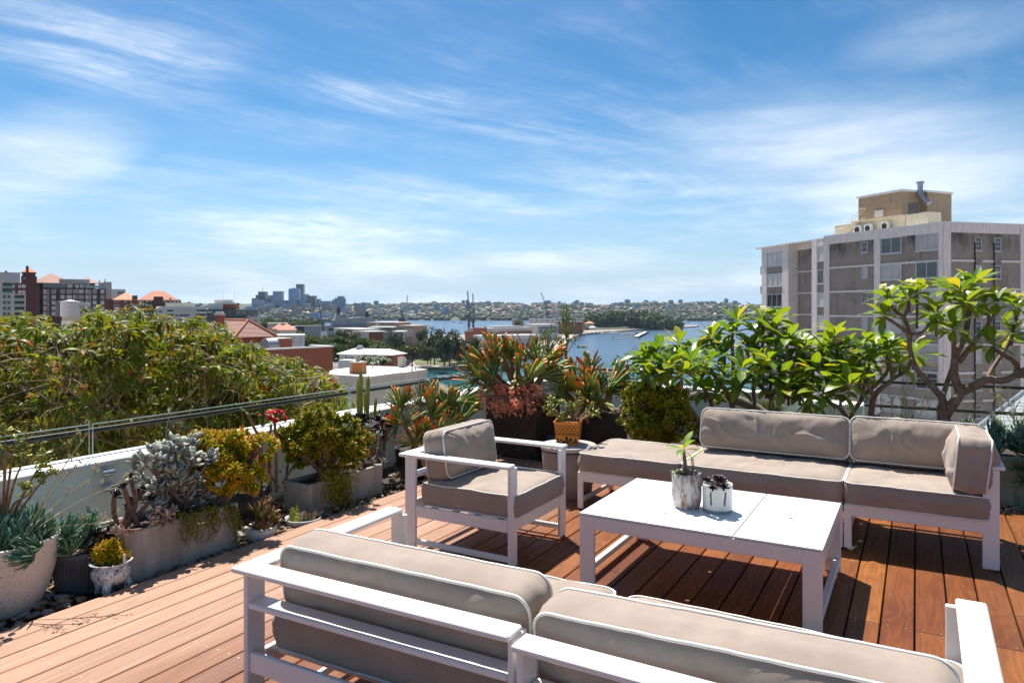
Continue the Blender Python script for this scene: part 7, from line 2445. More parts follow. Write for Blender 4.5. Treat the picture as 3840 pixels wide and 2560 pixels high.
def jade_bush(t,centre,rx,ry,rz,base,ntuft,m,scale=1.0,lobes=10,seed=0,limbs=14,low=0.0,bark=None):
 """tufts over a lumpy crown (local coordinates of t)"""
 rr = random.Random(seed)
 tm = [tuft_mesh(seed * 10 + k,m) for k in range(4)]
 centre,base = Vector(centre),Vector(base)
 lob = []
 for i in range(lobes):
  d = Vector((rr.gauss(0,1),rr.gauss(0,1),rr.gauss(0,1) + .2)).normalized()
  d = Vector((d.x * rx,d.y * ry,d.z * rz)) * rr.uniform(.40,.66)
  lob.append((d * 1.12,rr.uniform(.27,.42)))
 b = MB()
 for d,r_ in lob[:limbs]:
  mid = base.lerp(centre + d,0.5) + Vector((rr.uniform(-.04,.04),rr.uniform(-.04,.04),-.03))
  limb(b,[base + Vector((rr.uniform(-.02,.02),rr.uniform(-.02,.02),0)),mid,centre + d],0.020 * scale,0.007 * scale,6)
  for q in range(3):
   e = Vector((rr.gauss(0,1),rr.gauss(0,1),rr.gauss(.3,1))).normalized() * r_ * min(rx,rz) * .8
   limb(b,[mid.lerp(centre + d,.6),centre + d + e],0.009 * scale,0.004 * scale,5)
 b.build('stem',bark or M_succbark,t)
 for i in range(ntuft):
  d,r_ = lob[i % lobes]
  e = Vector((rr.gauss(0,1),rr.gauss(0,1),rr.gauss(.25,1))).normalized()
  p = d + Vector((e.x * rx,e.y * ry,e.z * rz)) * r_ * rr.uniform(.75,1.0)
  q = Vector((p.x / rx,p.y / ry,p.z / rz))
  out = (q.normalized() + e * .7 + Vector((0,0,.45))).normalized()
  s_ = scale * rr.uniform(.85,1.25)
  link('leaf_tuft',tm[i % 4],t,centre + p,out.to_track_quat('Z','Y').to_euler(),(s_,s_,s_))
 # smaller tufts between, too many to part
 me = tm[0]
 nv = len(me.vertices)
 v0 = np.empty(nv * 3); me.vertices.foreach_get('co',v0); v0 = v0.reshape(-1,3)
 f0 = np.array([list(p_.vertices) for p_ in me.polygons])
 u0 = np.zeros((nv,2)); tmp = np.empty(len(me.loops) * 2); me.uv_layers[0].data.foreach_get('uv',tmp); u0[f0.ravel()] = tmp.reshape(-1,2)
 T_l,R_l = [],[]
 for i in range(int(ntuft * 1.0)):
  d,r_ = lob[i % lobes]
  e = Vector((rr.gauss(0,1),rr.gauss(0,1),rr.gauss(.25,1))).normalized()
  p = d + Vector((e.x * rx,e.y * ry,e.z * rz)) * r_ * rr.uniform(.6,1.08)
  q = Vector((p.x / rx,p.y / ry,p.z / rz))
  T_l.append((centre + p)[:]); R_l.append(np.array((q.normalized() + e * .7 + Vector((0,0,.45))).to_track_quat('Z','Y').to_matrix()))
 v,f,u,r_ = scatter(v0,f0,u0,np.array(R_l),np.array(T_l),scale * np.array([rr.uniform(.6,.9) for _ in T_l]))
 tag(link('small_tufts',mesh_np('small_tufts',v,f,m,uv=u,rnd=r_,smooth=True),t),kind='stuff')
def chalk_mesh(seed,n=34,L=0.10):
 rr = random.Random(seed)
 Vs,Fs,Us,Rn = [],[],[],[]
 off = 0
 for i in range(n):
  f = i / n
  az = i * 2.4
  e = 0.25 + 1.2 * f + rr.uniform(-.15,.15)
  d = Vector((math.cos(az) * math.cos(e),math.sin(az) * math.cos(e),math.sin(e)))
  V,F,U = pod(L * rr.uniform(.6,1.1),0.0085,0.0085,prof_finger,4,rr.uniform(.2,.8),4)
  V = V @ np.array(aim(d).to_matrix()).T + np.array([rr.uniform(-.012,.012),rr.uniform(-.012,.012),f * .03])
  Vs.append(V); Us.append(U); Rn.append(np.full(len(V),rr.random()))
  Fs += [tuple(q + off for q in f_) for f_ in F]; off += len(V)
 return mesh_np('leaf_clump',np.vstack(Vs),Fs,M_chalk,uv=np.vstack(Us),rnd=np.concatenate(Rn),smooth=True)
CHALK = [chalk_mesh(k) for k in range(4)]
def chalk_sticks(t,spots,s=1.0):
 for (x,y,z) in spots:
  k = s * rng.uniform(.8,1.25)
  link('leaf_clump',rng.choice(CHALK),t,(x,y,z),(rng.uniform(-.35,.35),rng.uniform(-.35,.35),rng.uniform(0,6.28)),(k,k,k))
def dry_stalks(t,p0,dirs,L=0.35):
 """thin flower stalks forking into small dry heads"""
 for d in dirs:
  d = Vector(d).normalized()
  p0v = Vector(p0) + Vector((rng.uniform(-.05,.05),rng.uniform(-.05,.05),0))
  l_ = L * rng.uniform(.7,1.2)
  pts = [p0v,p0v + d * l_ * .5 + Vector((0,0,.03)),p0v + d * l_]
  b = MB()
  limb(b,pts,0.0034,0.0018,4)
  heads = MB()
  for k in range(6):
   a = pts[1].lerp(pts[2],rng.uniform(.2,1.0))
   e = (d + Vector((rng.uniform(-.7,.7),rng.uniform(-.7,.7),rng.uniform(0,.8)))).normalized() * rng.uniform(.04,.10)
   b.tube([a,a + e],[0.0018,0.0012],3)
   for q in range(4):
    h = a + e + Vector((rng.uniform(-.012,.012),rng.uniform(-.012,.012),rng.uniform(-.008,.012)))
    heads.lathe([(0.0,-.004),(.0045,0),(.0035,.006),(0,.009)],5,h)
  st = b.build('flower_stalk',M_drystalk,t)
  tag(heads.build('flower_heads',M_dryflower,st),kind='stuff')
# ---------------------------------------------------------------- gum trees beyond the left parapet
GTOP_PX = [(-400,760),(-200,745),(0,745),(60,716),(110,742),(135,752),(185,752),(215,722),(290,720),(420,736),(500,752),(560,793),(640,820),(720,846),(765,880),(800,935)]
def gum_top(px):
 for (a,b),(c,d) in zip(GTOP_PX[:-1],GTOP_PX[1:]):
  if a <= px <= c: return b + (d - b) * (px - a) / (c - a)
 return 1000
gum_leaves = []
for k,(L,W,sd) in enumerate([(0.145,0.033,0.10),(0.155,0.030,-0.13),(0.125,0.035,0.07),(0.165,0.029,0.15)]):
 gum_leaves.append(blade(L,W,prof_lance,4,1.1,0.3,sd * 4))
def gum_tree(label,px0,px1,d0,d1,trunk,nspray,seed,stuffname='foliage'):
 rr = random.Random(seed)
 base = Vector(trunk)
 t = thing('gum_tree',label,'tree',base)
 T,Rm,S,K = [],[],[],[]
 br = MB()
 twig = MB()
 sprays = []
 tries = 0
 while len(sprays) < nspray and tries < nspray * 30:
  tries += 1
  px = rr.uniform(px0,px1)
  d = d0 + (d1 - d0) * rr.random() ** 0.8
  tp = gum_top(px) + (d1 - d) / (d1 - d0) * rr.uniform(0,55) + 26 * (mnoise.noise(Vector((px * .02,d,1))))
  tp = max(tp,gum_top(px) - 4)
  py = tp + (1090 - tp) * rr.random() ** 1.25
  p = at(px,py,d)
  # foliage gathers in billows with open gaps between
  if mnoise.noise(p * 1.15 + Vector((3,0,0))) < -0.10 and rr.random() < 0.8: continue
  if p.x > WX - 0.55: continue
  sprays.append(p)
 # scaffold limbs: each spray joins the nearest node already grown
 nodes = [base + Vector((0,0,0)),base + Vector((rr.uniform(-.3,.3),rr.uniform(-.3,.3),1.2))]
 br.tube([nodes[0] - Vector((0,0,6)) - base,nodes[0] - base,nodes[1] - base],[0.2,0.16,0.13],8)
 cen = sum(sprays,Vector()) / len(sprays)
 hubs = []
 for k in range(16):
  q = rr.choice(sprays)
  h = q.lerp(nodes[1],rr.uniform(.25,.5)) - Vector((0,0,rr.uniform(.1,.5)))
  mid = nodes[1].lerp(h,.5) + Vector((rr.uniform(-.2,.2),rr.uniform(-.2,.2),-.1))
  limb(br,[nodes[1] - base,mid - base,h - base],0.075,0.03,6,0.06)
  hubs.append(h)
 sub = []
 ends = sorted((rr.choice(sprays) for _ in range(150)),key=lambda v: (v - nodes[1]).length)
 for q in ends:
  h = min(hubs + sub,key=lambda v: (v - q).length + .25 * (v - nodes[1]).length)
  e = h.lerp(q,rr.uniform(.6,.9)) - Vector((0,0,.05))
  m1 = h.lerp(e,.5) + Vector((rr.uniform(-.2,.2),rr.uniform(-.2,.2),rr.uniform(-.2,.12)))
  limb(br,[h - base,m1 - base,e - base],0.022,0.008,5,0.05)
  sub += [m1,e]
 for q in sprays:
  e = min(rr.sample(sub,40),key=lambda v: (v - q).length)
  if (e - q).length < 1.4:
   m1 = e.lerp(q,.6) + Vector((rr.uniform(-.06,.06),rr.uniform(-.06,.06),.05))
   twig.tube([e - base,m1 - base,q - base],[0.005,0.0035,0.002],3,cap=False)
  n = rr.randint(13,23)
  ax = Vector((rr.gauss(0,1),rr.gauss(0,1),rr.uniform(-.4,.9))).normalized() * rr.uniform(.10,.26)
  for k in range(n):
   f = k / n
   p = q - base + ax * (f - .3) + Vector((rr.gauss(0,.025),rr.gauss(0,.025),rr.gauss(0,.025)))
   a = rr.uniform(0,6.28)
   el = rr.uniform(-1.2,0.35) if rr.random() < .8 else rr.uniform(.2,1.1)
   T.append(p); K.append(rr.randrange(4)); S.append(rr.uniform(.7,1.2))
   Rm.append(aim(Vector((math.cos(a) * math.cos(el),math.sin(a) * math.cos(el),math.sin(el))),rr.uniform(-.9,.9)))
 br.build('branches',M_gumbark,t)
 tag(twig.build('twigs',M_gumbark,t),kind='stuff')
 # leaves standing out in front are parts of their own
 order = sorted(range(len(T)),key=lambda i: (T[i] + base).length)
 lm = [leaf_obj_mesh('leaf',q,M_gum) for q in gum_leaves]
 lr = leaf_obj_mesh('leaf',gum_leaves[2],M_gumred)
 solo = set(order[40:40 + 260:2])
 for j,i in enumerate(sorted(solo)):
  link('leaf',lr if j % 17 == 0 else lm[K[i]],t,T[i],Rm[i],(S[i],) * 3)
 for k in range(4):
  pass
 Vs,Fs,Us,Rn,off = [],[],[],[],0
 for k in range(4):
  ids = [i for i in range(len(T)) if K[i] == k and i not in solo]
  V,F,U = gum_leaves[k]
  v,f,u,r_ = scatter(V,F,U,np.array([np.array(Rm[i].to_matrix()) for i in ids]),np.array([T[i] for i in ids]),np.array([S[i] for i in ids]))
  Vs.append(v); Fs.append(f + off); Us.append(u); Rn.append(r_); off += len(v)
 tag(link(stuffname,mesh_np(stuffname,np.vstack(Vs),np.vstack(Fs),M_gum,uv=np.vstack(Us),rnd=np.concatenate(Rn),smooth=True),t),kind='stuff')
 return t
gum_tree('big olive green gum tree nearest the glass at the left edge',-330,330,6.6,11.5,ud(-4.6,8.4,-4.5),1700,3)
gum_tree('gum tree with yellowish hanging leaves in front of the tiled brick house',180,620,7.6,13.0,ud(-4.9,10.5,-5.0),1500,5)
gum_tree('lower gum crown whose drooping leaves end beside the flat cream roof',470,800,8.0,13.0,ud(-3.6,11.0,-5.5),1250,9)
# ---------------------------------------------------------------- pots and plants along the left parapet
PZ = -0.062
def LP(px,py,x):
 """point on the plane x = const hit by the ray of a pixel"""
 k = (px - 1176) / 1630
 return at(px,py,x / (k * _c - _s))
def trough(name,label,x0,x1,y0,y1,h,m=None,wall=0.03):
 t = thing(name,label,'planter',((x0 + x1) / 2,(y0 + y1) / 2,PZ))
 hx,hy = (x1 - x0) / 2,(y1 - y0) / 2
 for nm,lo,hi in (('side_panel',(hx - wall,-hy,0),(hx,hy,h)),('side_panel',(-hx,-hy,0),(-hx + wall,hy,h)),('end_panel',(-hx + wall + .001,-hy,0),(hx - wall - .001,-hy + wall,h - .002)),('end_panel',(-hx + wall + .001,hy - wall,0),(hx - wall - .001,hy,h - .002))):
  b = MB(); b.bbox(lo,hi,0.004); b.build(nm,m or M_conc,t)
 b = MB(); b.box((-hx + wall,-hy + wall,0.0),(hx - wall,hy - wall,h - 0.03)); b.build('soil',M_soil,t)
 return t
def plant(name,label,p,cat='plant',group=None):
 return thing(name,label,cat,p,0,group)
# big speckled pot in the corner
pt = thing('plant_pot','large white speckled tapered pot in the bottom left corner on pebbles','pot',(-4.285,1.93,PZ))
pot_lathe(pt,'pot_body',[(0.0,0.004),(0.185,0.0),(0.205,0.02),(0.245,0.11),(0.272,0.21),(0.290,0.31),(0.298,0.385),(0.298,0.392),(0.278,0.392),(0.265,0.35),(0.255,0.26)],M_speckle,56)
soil_disc(pt,0.264,0.345)
# chalk sticks and small jade tree growing in it
p0 = Vector((-4.285,1.93,PZ + 0.35))
c = plant('chalk_sticks','blue green chalk stick succulent spilling over the rim of the speckled pot',p0)
sp = []
for k in range(26):
 a,r_ = rng.uniform(-1.6,2.4),rng.uniform(0.05,0.22)
 sp.append((r_ * math.cos(a),r_ * math.sin(a),rng.uniform(-0.01,0.03)))
chalk_sticks(c,sp,1.25)
for k in range(2):
 link('leaf_clump',CHALK[k % 4],c,(0.30 + .03 * k,0.03 - .05 * k + .05,0.02 - 0.035 * k % .07),(rng.uniform(0.9,1.5),0.2,rng.uniform(-1,0)),(1.15,) * 3)
dry_stalks(c,(0.18,0.05,0.06),[(.5,.6,1.1),(.3,.6,1.2),(.6,.8,.9),(1,.8,.18),(.7,.9,.6)],0.52)
j = plant('jade_plant','young jade tree with yellow green leaves rising from the speckled pot',p0)
jl = [leaf_obj_mesh('leaf',pod(0.030 * s_,0.019 * s_,0.006,prof_obov,4,.3,4),M_jade) for s_ in (1,1.25,.8,1.1)]
def jade_tree(t,branches,nl,r0=0.016,ls=1.0,spread=0.05):
 b = MB()
 for br in branches: limb(b,br,r0,r0 * .35,7,.06)
 b.build('stem',M_succbark,t)
 for br in branches:
  tip = Vector(br[-1]); d0 = (tip - Vector(br[-2])).normalized()
  for c_ in range(nl):
   q = tip + Vector((rng.gauss(0,1),rng.gauss(0,1),rng.gauss(0,1))) * spread if c_ else tip
   for k in range(6):
    e = (d0 * .5 + Vector((rng.gauss(0,1),rng.gauss(0,1),rng.gauss(.3,.8)))).normalized()
    s_ = ls * rng.uniform(.8,1.25)
    link('leaf',rng.choice(jl),t,q + e * .006,aim(e,rng.uniform(-.5,.5)),(s_,) * 3)
jb = []
for (px,py) in ((12,1035),(60,1050),(100,1065),(40,1010),(15,1000),(118,1085),(85,1078),(75,1120),(-20,1060),(-30,1030)):
 tip = LP(px,py,-4.15 + rng.uniform(-.1,.1)) - p0
 b0 = Vector((-0.06,0.05,0.0))
 jb.append([b0,b0.lerp(tip,.35) + Vector((0.02,0,.10 if px < 80 else .04)),b0.lerp(tip,.75) + Vector((rng.uniform(-.02,.02),0,.03)),tip])
jade_tree(j,jb,4,0.009,1.2,0.035)
# grey ribbed tub
GX,GY = -4.20,2.33
pt = thing('plant_pot','dark grey ribbed plastic tub between speckled pot and blue patterned pot','pot',(GX,GY,PZ))
b = MB()
rows = []
for z,r_ in ((0,.115),(.01,.122),(.18,.142),(.215,.146)):
 rows.append([((r_ + (0.0035 if (k % 4) < 2 else -0.0035) * (z < .2)) * math.cos(2 * math.pi * k / 176),(r_ + (0.0035 if (k % 4) < 2 else -0.0035) * (z < .2)) * math.sin(2 * math.pi * k / 176),z) for k in range(176)])
b.grid(rows,close=True,sm=False); b.quad(rows[0][::-1]); b.build('tub_wall',M_greyplastic,pt)
pot_lathe(pt,'rim',[(0.146,.205),(.152,.207),(.154,.24),(.146,.243),(.138,.235),(.134,.18)],M_greyplastic,48)
soil_disc(pt,0.137,0.205)
a = plant('dark_aeonium','nearly black aeonium rosettes crowding the grey ribbed tub',(GX,GY,PZ + .205))
ae = [rosette_mesh('rosette',22,L_,W_,.004,prof_spoon,M_aeonium,(0.05,1.35),.35,True,4,4,seed=k) for k,(L_,W_) in enumerate(((.06,.021),(.048,.018),(.07,.024)))]
def rosettes(t,meshes,spots,stems=None,m=None,r_=.007,base=(0,0,0),tilt=.4,s=1.0):
 for (x,y,z) in spots:
  p = Vector((x,y,z))
  if stems:
   b = MB()
   b0 = Vector(base) + Vector((rng.uniform(-stems,stems),rng.uniform(-stems,stems),0))
   limb(b,[b0,b0.lerp(p,.5) + Vector((rng.uniform(-.03,.03),rng.uniform(-.03,.03),-.01)),p],r_ * 1.25,r_,6,.08)
   b.build('stem',m or M_succbark,t)
  k = s * rng.uniform(.85,1.15)
  link('rosette',rng.choice(meshes),t,p,(rng.uniform(-tilt,tilt) - .1,rng.uniform(-tilt,tilt) + .25,rng.uniform(0,6.28)),(k,) * 3)
rosettes(a,ae,[(rng.uniform(-.02,.15),rng.uniform(-.08,.16),rng.uniform(.02,.13)) for _ in range(15)],.06,tilt=.6)
c2 = plant('chalk_sticks','blue green chalk sticks draping from the corner pot over the grey tub',(GX - .02,GY - .05,PZ + .25))
chalk_sticks(c2,[(rng.uniform(-.03,.17),rng.uniform(-.12,.10),rng.uniform(.0,.09)) for _ in range(12)],1.1)
# blue and white tripod pot
TXp,TYp = -3.955,2.36
pt = thing('tripod_pot','small blue and white patterned porcelain pot on three curved legs','pot',(TXp,TYp,PZ))
def porcelain():
 m = bpy.data.materials.new('blue_white_porcelain')
 m.use_nodes = True
 t = NT(m.node_tree)
 b = t.n['Principled BSDF']
 tc = t.n.new('ShaderNodeTexCoord')
 v = tc.outputs['Object']
 vo = t.n.new('ShaderNodeTexVoronoi'); vo.inputs['Scale'].default_value = 26
 t.l.new(t.mapping(v,scale=(1,1,1.25)),vo.inputs['Vector'])
 f1 = t.ramp(vo.outputs['Distance'],[(0.30,1.0),(0.36,0.0)])
 vines = t.ramp(t.math('ABSOLUTE',t.math('SUBTRACT',t.noise(v,42,2,.5,1.2),0.5)),[(0.018,1.0),(0.032,0.0)])
 msk = t.math('MULTIPLY',t.math('MAXIMUM',t.math('MULTIPLY',f1,t.ramp(t.noise(v,60,2),[(.50,0),(.56,1)])),vines),0.92)
 t.l.new(t.mix(msk,(0.74,0.74,0.71),(0.03,0.065,0.20)),b.inputs['Base Color'])
 b.inputs['Roughness'].default_value = 0.12
 return m
M_porc = porcelain()
pot_lathe(pt,'bowl',[(0.0,.062),(.05,.066),(.08,.085),(.099,.12),(.1,.145),(.088,.168),(.078,.175),(.08,.182),(.108,.192),(.112,.198),(.106,.2),(.078,.188),(.07,.17),(.07,.15)],M_porc,40)
soil_disc(pt,0.072,0.175)
for k in range(3):
 a_ = R(YAW - 90 + 15 + 120 * k)
 dx,dy = math.cos(a_),math.sin(a_)
 b = MB(); limb(b,[(dx * .06,dy * .06,.10),(dx * .085,dy * .085,.07),(dx * .085,dy * .085,.035),(dx * .098,dy * .098,.004)],.026,.014,10); b.build('leg',M_porc,pt)
for s_ in (-1,1):
 dx,dy = s_ * math.cos(R(YAW - 25)),s_ * math.sin(R(YAW - 25))
 b = MB(); limb(b,[(dx * .098,dy * .098,.14),(dx * .112,dy * .112,.17),(dx * .112,dy * .112,.235),(dx * .105,dy * .105,.25)],.009,.007,6); b.build('handle',M_porc,pt)
c = plant('golden_jade','small orange tipped golden jade tuft in the blue and white pot',(TXp,TYp,PZ + .155))
jade_bush(c,(-.015,0,.07),.105,.10,.075,(0,0,.0),90,M_goldjade,1.0,10,4,6)
# concrete trough one and what grows in it
T1 = trough('concrete_trough','long weathered concrete trough with silver succulents nearest the tripod pot',-4.32,-3.965,2.45,3.235,0.32)
top1 = PZ + .30
g = plant('silver_kalanchoe','large silver grey felted kalanchoe filling the first concrete trough',(-4.2,2.9,top1))
kal = [rosette_mesh('rosette',13,.066,.040,.009,prof_spoon,M_silver,(0.35,1.25),.35,True,5,4,.2,k) for k in range(4)]
spots = []
for i,(px,py) in enumerate([(330,1060),(345,1115),(360,1085),(375,1030),(395,1060),(420,1045),(440,1070),(400,1100),(425,1110),(380,1140),(410,1150),(445,1130),(455,1100),(480,1060),(470,1035),(490,1085),(350,1040),(400,1020),(435,1025),(460,1150),(485,1125),(365,1160),(340,1150),(500,1110),(385,1075),(415,1080),(450,1055),(372,1105),(430,1155),(322,1080),(405,1035),(475,1080),(355,1062),(388,1118),(442,1092),(468,1118),(418,1128),(360,1125),(498,1060),(452,1015)]):
 p = LP(px,py,-4.17 + rng.uniform(-.13,.16)) - Vector((-4.2,2.9,top1))
 spots.append(tuple(p))
spots += [(x + rng.gauss(0,.035),y + rng.gauss(0,.035),z + rng.gauss(0,.03)) for x,y,z in spots]
rosettes(g,kal,spots[:40],.10,mat('grey_stem',(0.16,0.12,0.095),.8),.006,(0,0.02,0),.45,1.2)
rosettes(g,kal,spots[40:],None,tilt=.5,s=1.1)
b = MB(); limb(b,[(0,0.0,.35),(-.02,-.02,.5),(-.02,.0,.62)],.004,.003,5); b.build('flower_stalk',M_silver,g)
g = plant('golden_jade','round golden jade bush with orange tips at the far end of the first trough',(-4.12,3.2,top1))
cc = LP(527,1055,-4.12) - Vector((-4.12,3.2,top1))
jade_bush(g,cc,.33,.32,.26,(0.0,-.04,-.02),295,M_goldjade,1.4,20,7,12)
g = plant('brown_aeonium','reddish brown stemmed aeonium with dark rosettes at the near end of the trough',(-4.15,2.58,top1))
spots = [tuple(LP(px,py,-4.15 + rng.uniform(-.08,.1)) - Vector((-4.15,2.58,top1))) for px,py in ((262,1140),(285,1120),(300,1095),(318,1130),(345,1148),(300,1150),(335,1122),(290,1165))]
rosettes(g,ae,spots,.05,mat('red_brown_stem',(0.20,0.085,0.055),.7,col2=(.3,.16,.11),scale=30),.013,(0,0.0,0),.5,.75)
g = plant('ghost_plant','pinkish grey ghost plant rosettes leaning over the edge of the first trough',(-4.0,2.75,top1))
gh = [rosette_mesh('rosette',14,.045,.022,.006,prof_spoon,M_ghost,(0.1,1.2),.35,True,5,4,.15,k) for k in range(3)]
spots = [tuple(LP(px,py,-3.97 + rng.uniform(-.03,.04)) - Vector((-4.0,2.75,top1))) for px,py in ((277,1226),(345,1195),(365,1175),(385,1185),(396,1172),(355,1203),(500,1180),(376,1200),(268,1218))]
rosettes(g,gh,spots,.06,M_succbark,.006,(-.03,0,0),.7,1.1)
g = plant('trailing_sedum','yellow green trailing succulent hanging down the front of the first trough',(-3.97,2.98,top1))
bd = [leaf_obj_mesh('leaf',pod(.014,.010,.006,prof_finger,3,.2,4),M_trail) for _ in range(2)]
def trailing(t,x0,x1,y0,y1,n,drop,leafm,every=.018,lm_scale=1.0,stem_m=None,swing=.05,zj=.02):
 V_,S_,R_ = [],[],[]
 b = MB()
 for _ in range(n):
  y = rng.uniform(y0,y1)
  L = drop * rng.uniform(.3,1.0)
  p = Vector((rng.uniform(x0 - .05,x0),y,zj + rng.uniform(-.01,.02)))
  pts = [p,Vector((x1,y + rng.uniform(-.02,.02),zj)),Vector((x1 + rng.uniform(.005,swing),y + rng.uniform(-.04,.04),zj - L * .5)),Vector((x1 + rng.uniform(.0,swing),y + rng.uniform(-.06,.06),zj - L))]
  limb(b,pts,.0022,.0014,3)
  for s_ in range(int(L / every) + 3):
   f = s_ / (L / every + 3) * 3
   i = min(2,int(f)); q = pts[i].lerp(pts[i + 1],f - i)
   e = rnd_dir(-.6,.9)
   V_.append(q + e * .004); R_.append(aim(e)); S_.append(lm_scale * rng.uniform(.7,1.3))
 b.build('trailing_stem',stem_m or M_succbark,t)
 n1 = min(len(V_),160)
 for i in range(n1): link('leaf',leafm[i % len(leafm)],t,V_[i],R_[i],(S_[i],) * 3)
 if len(V_) > n1:
  me = leafm[0]
  v0 = np.array([q.co[:] for q in me.vertices]); f0 = np.array([list(p.vertices) for p in me.polygons])
  uv0 = np.zeros((len(v0),2)); uv0[:,1] = np.repeat(np.linspace(0,1,len(v0) // 4),4)[:len(v0)]
  v,f,u,r_ = scatter(v0,f0,uv0,np.array([np.array(q.to_matrix()) for q in R_[n1:]]),np.array([q[:] for q in V_[n1:]]),np.array(S_[n1:]))
  tag(link('small_leaves',mesh_np('small_leaves',v,f,me.materials[0],uv=u,rnd=r_,smooth=True),t),kind='stuff')
trailing(g,-.02,.02,-.16,.22,46,.20,bd,.016,1.15,mat('rusty_stem',(.2,.09,.05),.8))
g = plant('burros_tail','bright green braided donkey tail hanging at the far corner of the trough',(-3.95,3.16,top1))
bt = [leaf_obj_mesh('leaf',pod(.026,.009,.007,prof_spike,3,.4,4),M_greenjade) for _ in range(2)]
for (dy,L) in ((0,.24),(.03,.15)):
 b = MB(); pts = [(0,dy,0.01),(.03,dy,-.05),(.035,dy + .02,-L)]; limb(b,pts,.004,.003,5); b.build('trailing_stem',M_greenjade,g)
 for k in range(70):
  f = k / 70; q = Vector(pts[0]).lerp(Vector(pts[1]),min(1,f * 3)) if f < .33 else Vector(pts[1]).lerp(Vector(pts[2]),(f - .33) / .67)
  d = Vector((math.cos(k * 2.4),math.sin(k * 2.4),-.5)).normalized()
  link('leaf',bt[k % 2],g,q,aim(d),(1.15,) * 3)
# white pot with reddish agaves, bowl of cacti
px_,py_ = -3.985,3.44
pt = thing('plant_pot','round white glazed pot under the reddish agave rosettes','pot',(px_,py_,PZ - .015))
M_glazewhite = mat('white_glaze',(.72,.71,.69),.25)
pot_lathe(pt,'pot_body',[(0,.0),(.06,.0),(.085,.03),(.105,.08),(.108,.12),(.1,.122),(.095,.1)],M_glazewhite,32); soil_disc(pt,.098,.105)
g = plant('agave','clump of dark green and rusty pointed agave rosettes in the white pot',(px_,py_,PZ + .1))
ag = [rosette_mesh('rosette',20,.085,.022,.006,prof_spike,M_agave,(0.1,1.3),.55,True,4,4,.2,k) for k in range(3)]
rosettes(g,ag,[(0,0,.02),(.06,.04,.05),(-.03,-.09,.03),(.04,-.07,.0),(.08,-.03,-.02),(-.08,.02,.09),(.0,.09,.06),(-.06,.10,.13),(.05,.10,.0),(-.02,.03,.11),(.03,-.02,.07),(.07,.05,-.05)],.03,tilt=.5,s=1.1)
bx,by = -3.99,3.84
pt = thing('cactus_bowl','shallow white bowl of small cacti on the pebbles beside the deck','pot',(bx,by,PZ - .02))
pot_lathe(pt,'bowl',[(0,0),(.07,0),(.115,.035),(.135,.075),(.137,.085),(.128,.085),(.12,.06)],M_glazewhite,36); soil_disc(pt,.124,.066)
cz = PZ + .05
def column_cactus(t,p,h,r_,ribs=6,m=None,lean=(0,0),spines=True,top=True):
 b = MB()
 rows = []
 n = ribs * 4
 N = max(6,int(h / .03))
 for i in range(N + 1):
  f = i / N
  rr_ = r_ * (1 - .12 * f) * (1 if f < .93 else max(.12,math.cos((f - .93) / .07 * 1.45)))
  rr_ *= 1 + .05 * math.sin(i * 1.7)
  rows.append([(p[0] + lean[0] * h * f + rr_ * (1 + .34 * math.cos(ribs * 2 * math.pi * k / n)) * math.cos(2 * math.pi * k / n),p[1] + lean[1] * h * f + rr_ * (1 + .34 * math.cos(ribs * 2 * math.pi * k / n)) * math.sin(2 * math.pi * k / n),p[2] + h * f) for k in range(n)])
 b.grid(rows,close=True); b.quad(rows[-1])
 o = b.build('column',m or M_cactus,t)
 if spines:
  s_ = MB()
  for i in range(1,N):
   for k in range(ribs):
    q = Vector(rows[i][k * 4])
    a = 2 * math.pi * k / ribs
    for w in (-.5,.5):
     d = Vector((math.cos(a + w),math.sin(a + w),rng.uniform(-.3,.5))) * r_ * .5
     sd = Vector((-math.sin(a),math.cos(a),0)) * r_ * .05
     s_.quad([q - sd,q + sd,q + d])
  tag(s_.build('spines',M_spine,o),kind='stuff')
 return o
for k,(dx,dy,h,r_) in enumerate(((-.06,-.05,.09,.017),(-.03,-.07,.075,.016),(.0,-.06,.06,.018),(-.07,.0,.10,.015),(.02,-.085,.045,.016),(-.045,-.02,.08,.017))):
 g = plant('small_cactus',['tallest pale green fingered cactus at the back of the white bowl','fingered cactus left of centre in the white bowl','short cactus in the front of the white bowl','thin spiny cactus at the far left of the white bowl','low cactus on the front rim of the white bowl','middle fingered cactus in the white bowl'][[3,1,2,0,4,5][k]],(bx + dx,by + dy,cz),'cactus')
 column_cactus(g,(0,0,0),h,r_,6)
g = plant('ball_cactus','round reddish ball cactus in the middle of the white bowl',(bx + .04,by + .02,cz),'cactus')
column_cactus(g,(0,0,0),.062,.036,10,mat('reddish_cactus',(.26,.10,.06),.6,col2=(.13,.14,.05),scale=20))
g = plant('ghost_plant','tiny grey rosette at the right of the white cactus bowl',(bx + .05,by + .085,cz))
rosettes(g,gh,[(0,0,.015),(.03,.02,.02),(-.03,.02,.03)],None,s=.8)
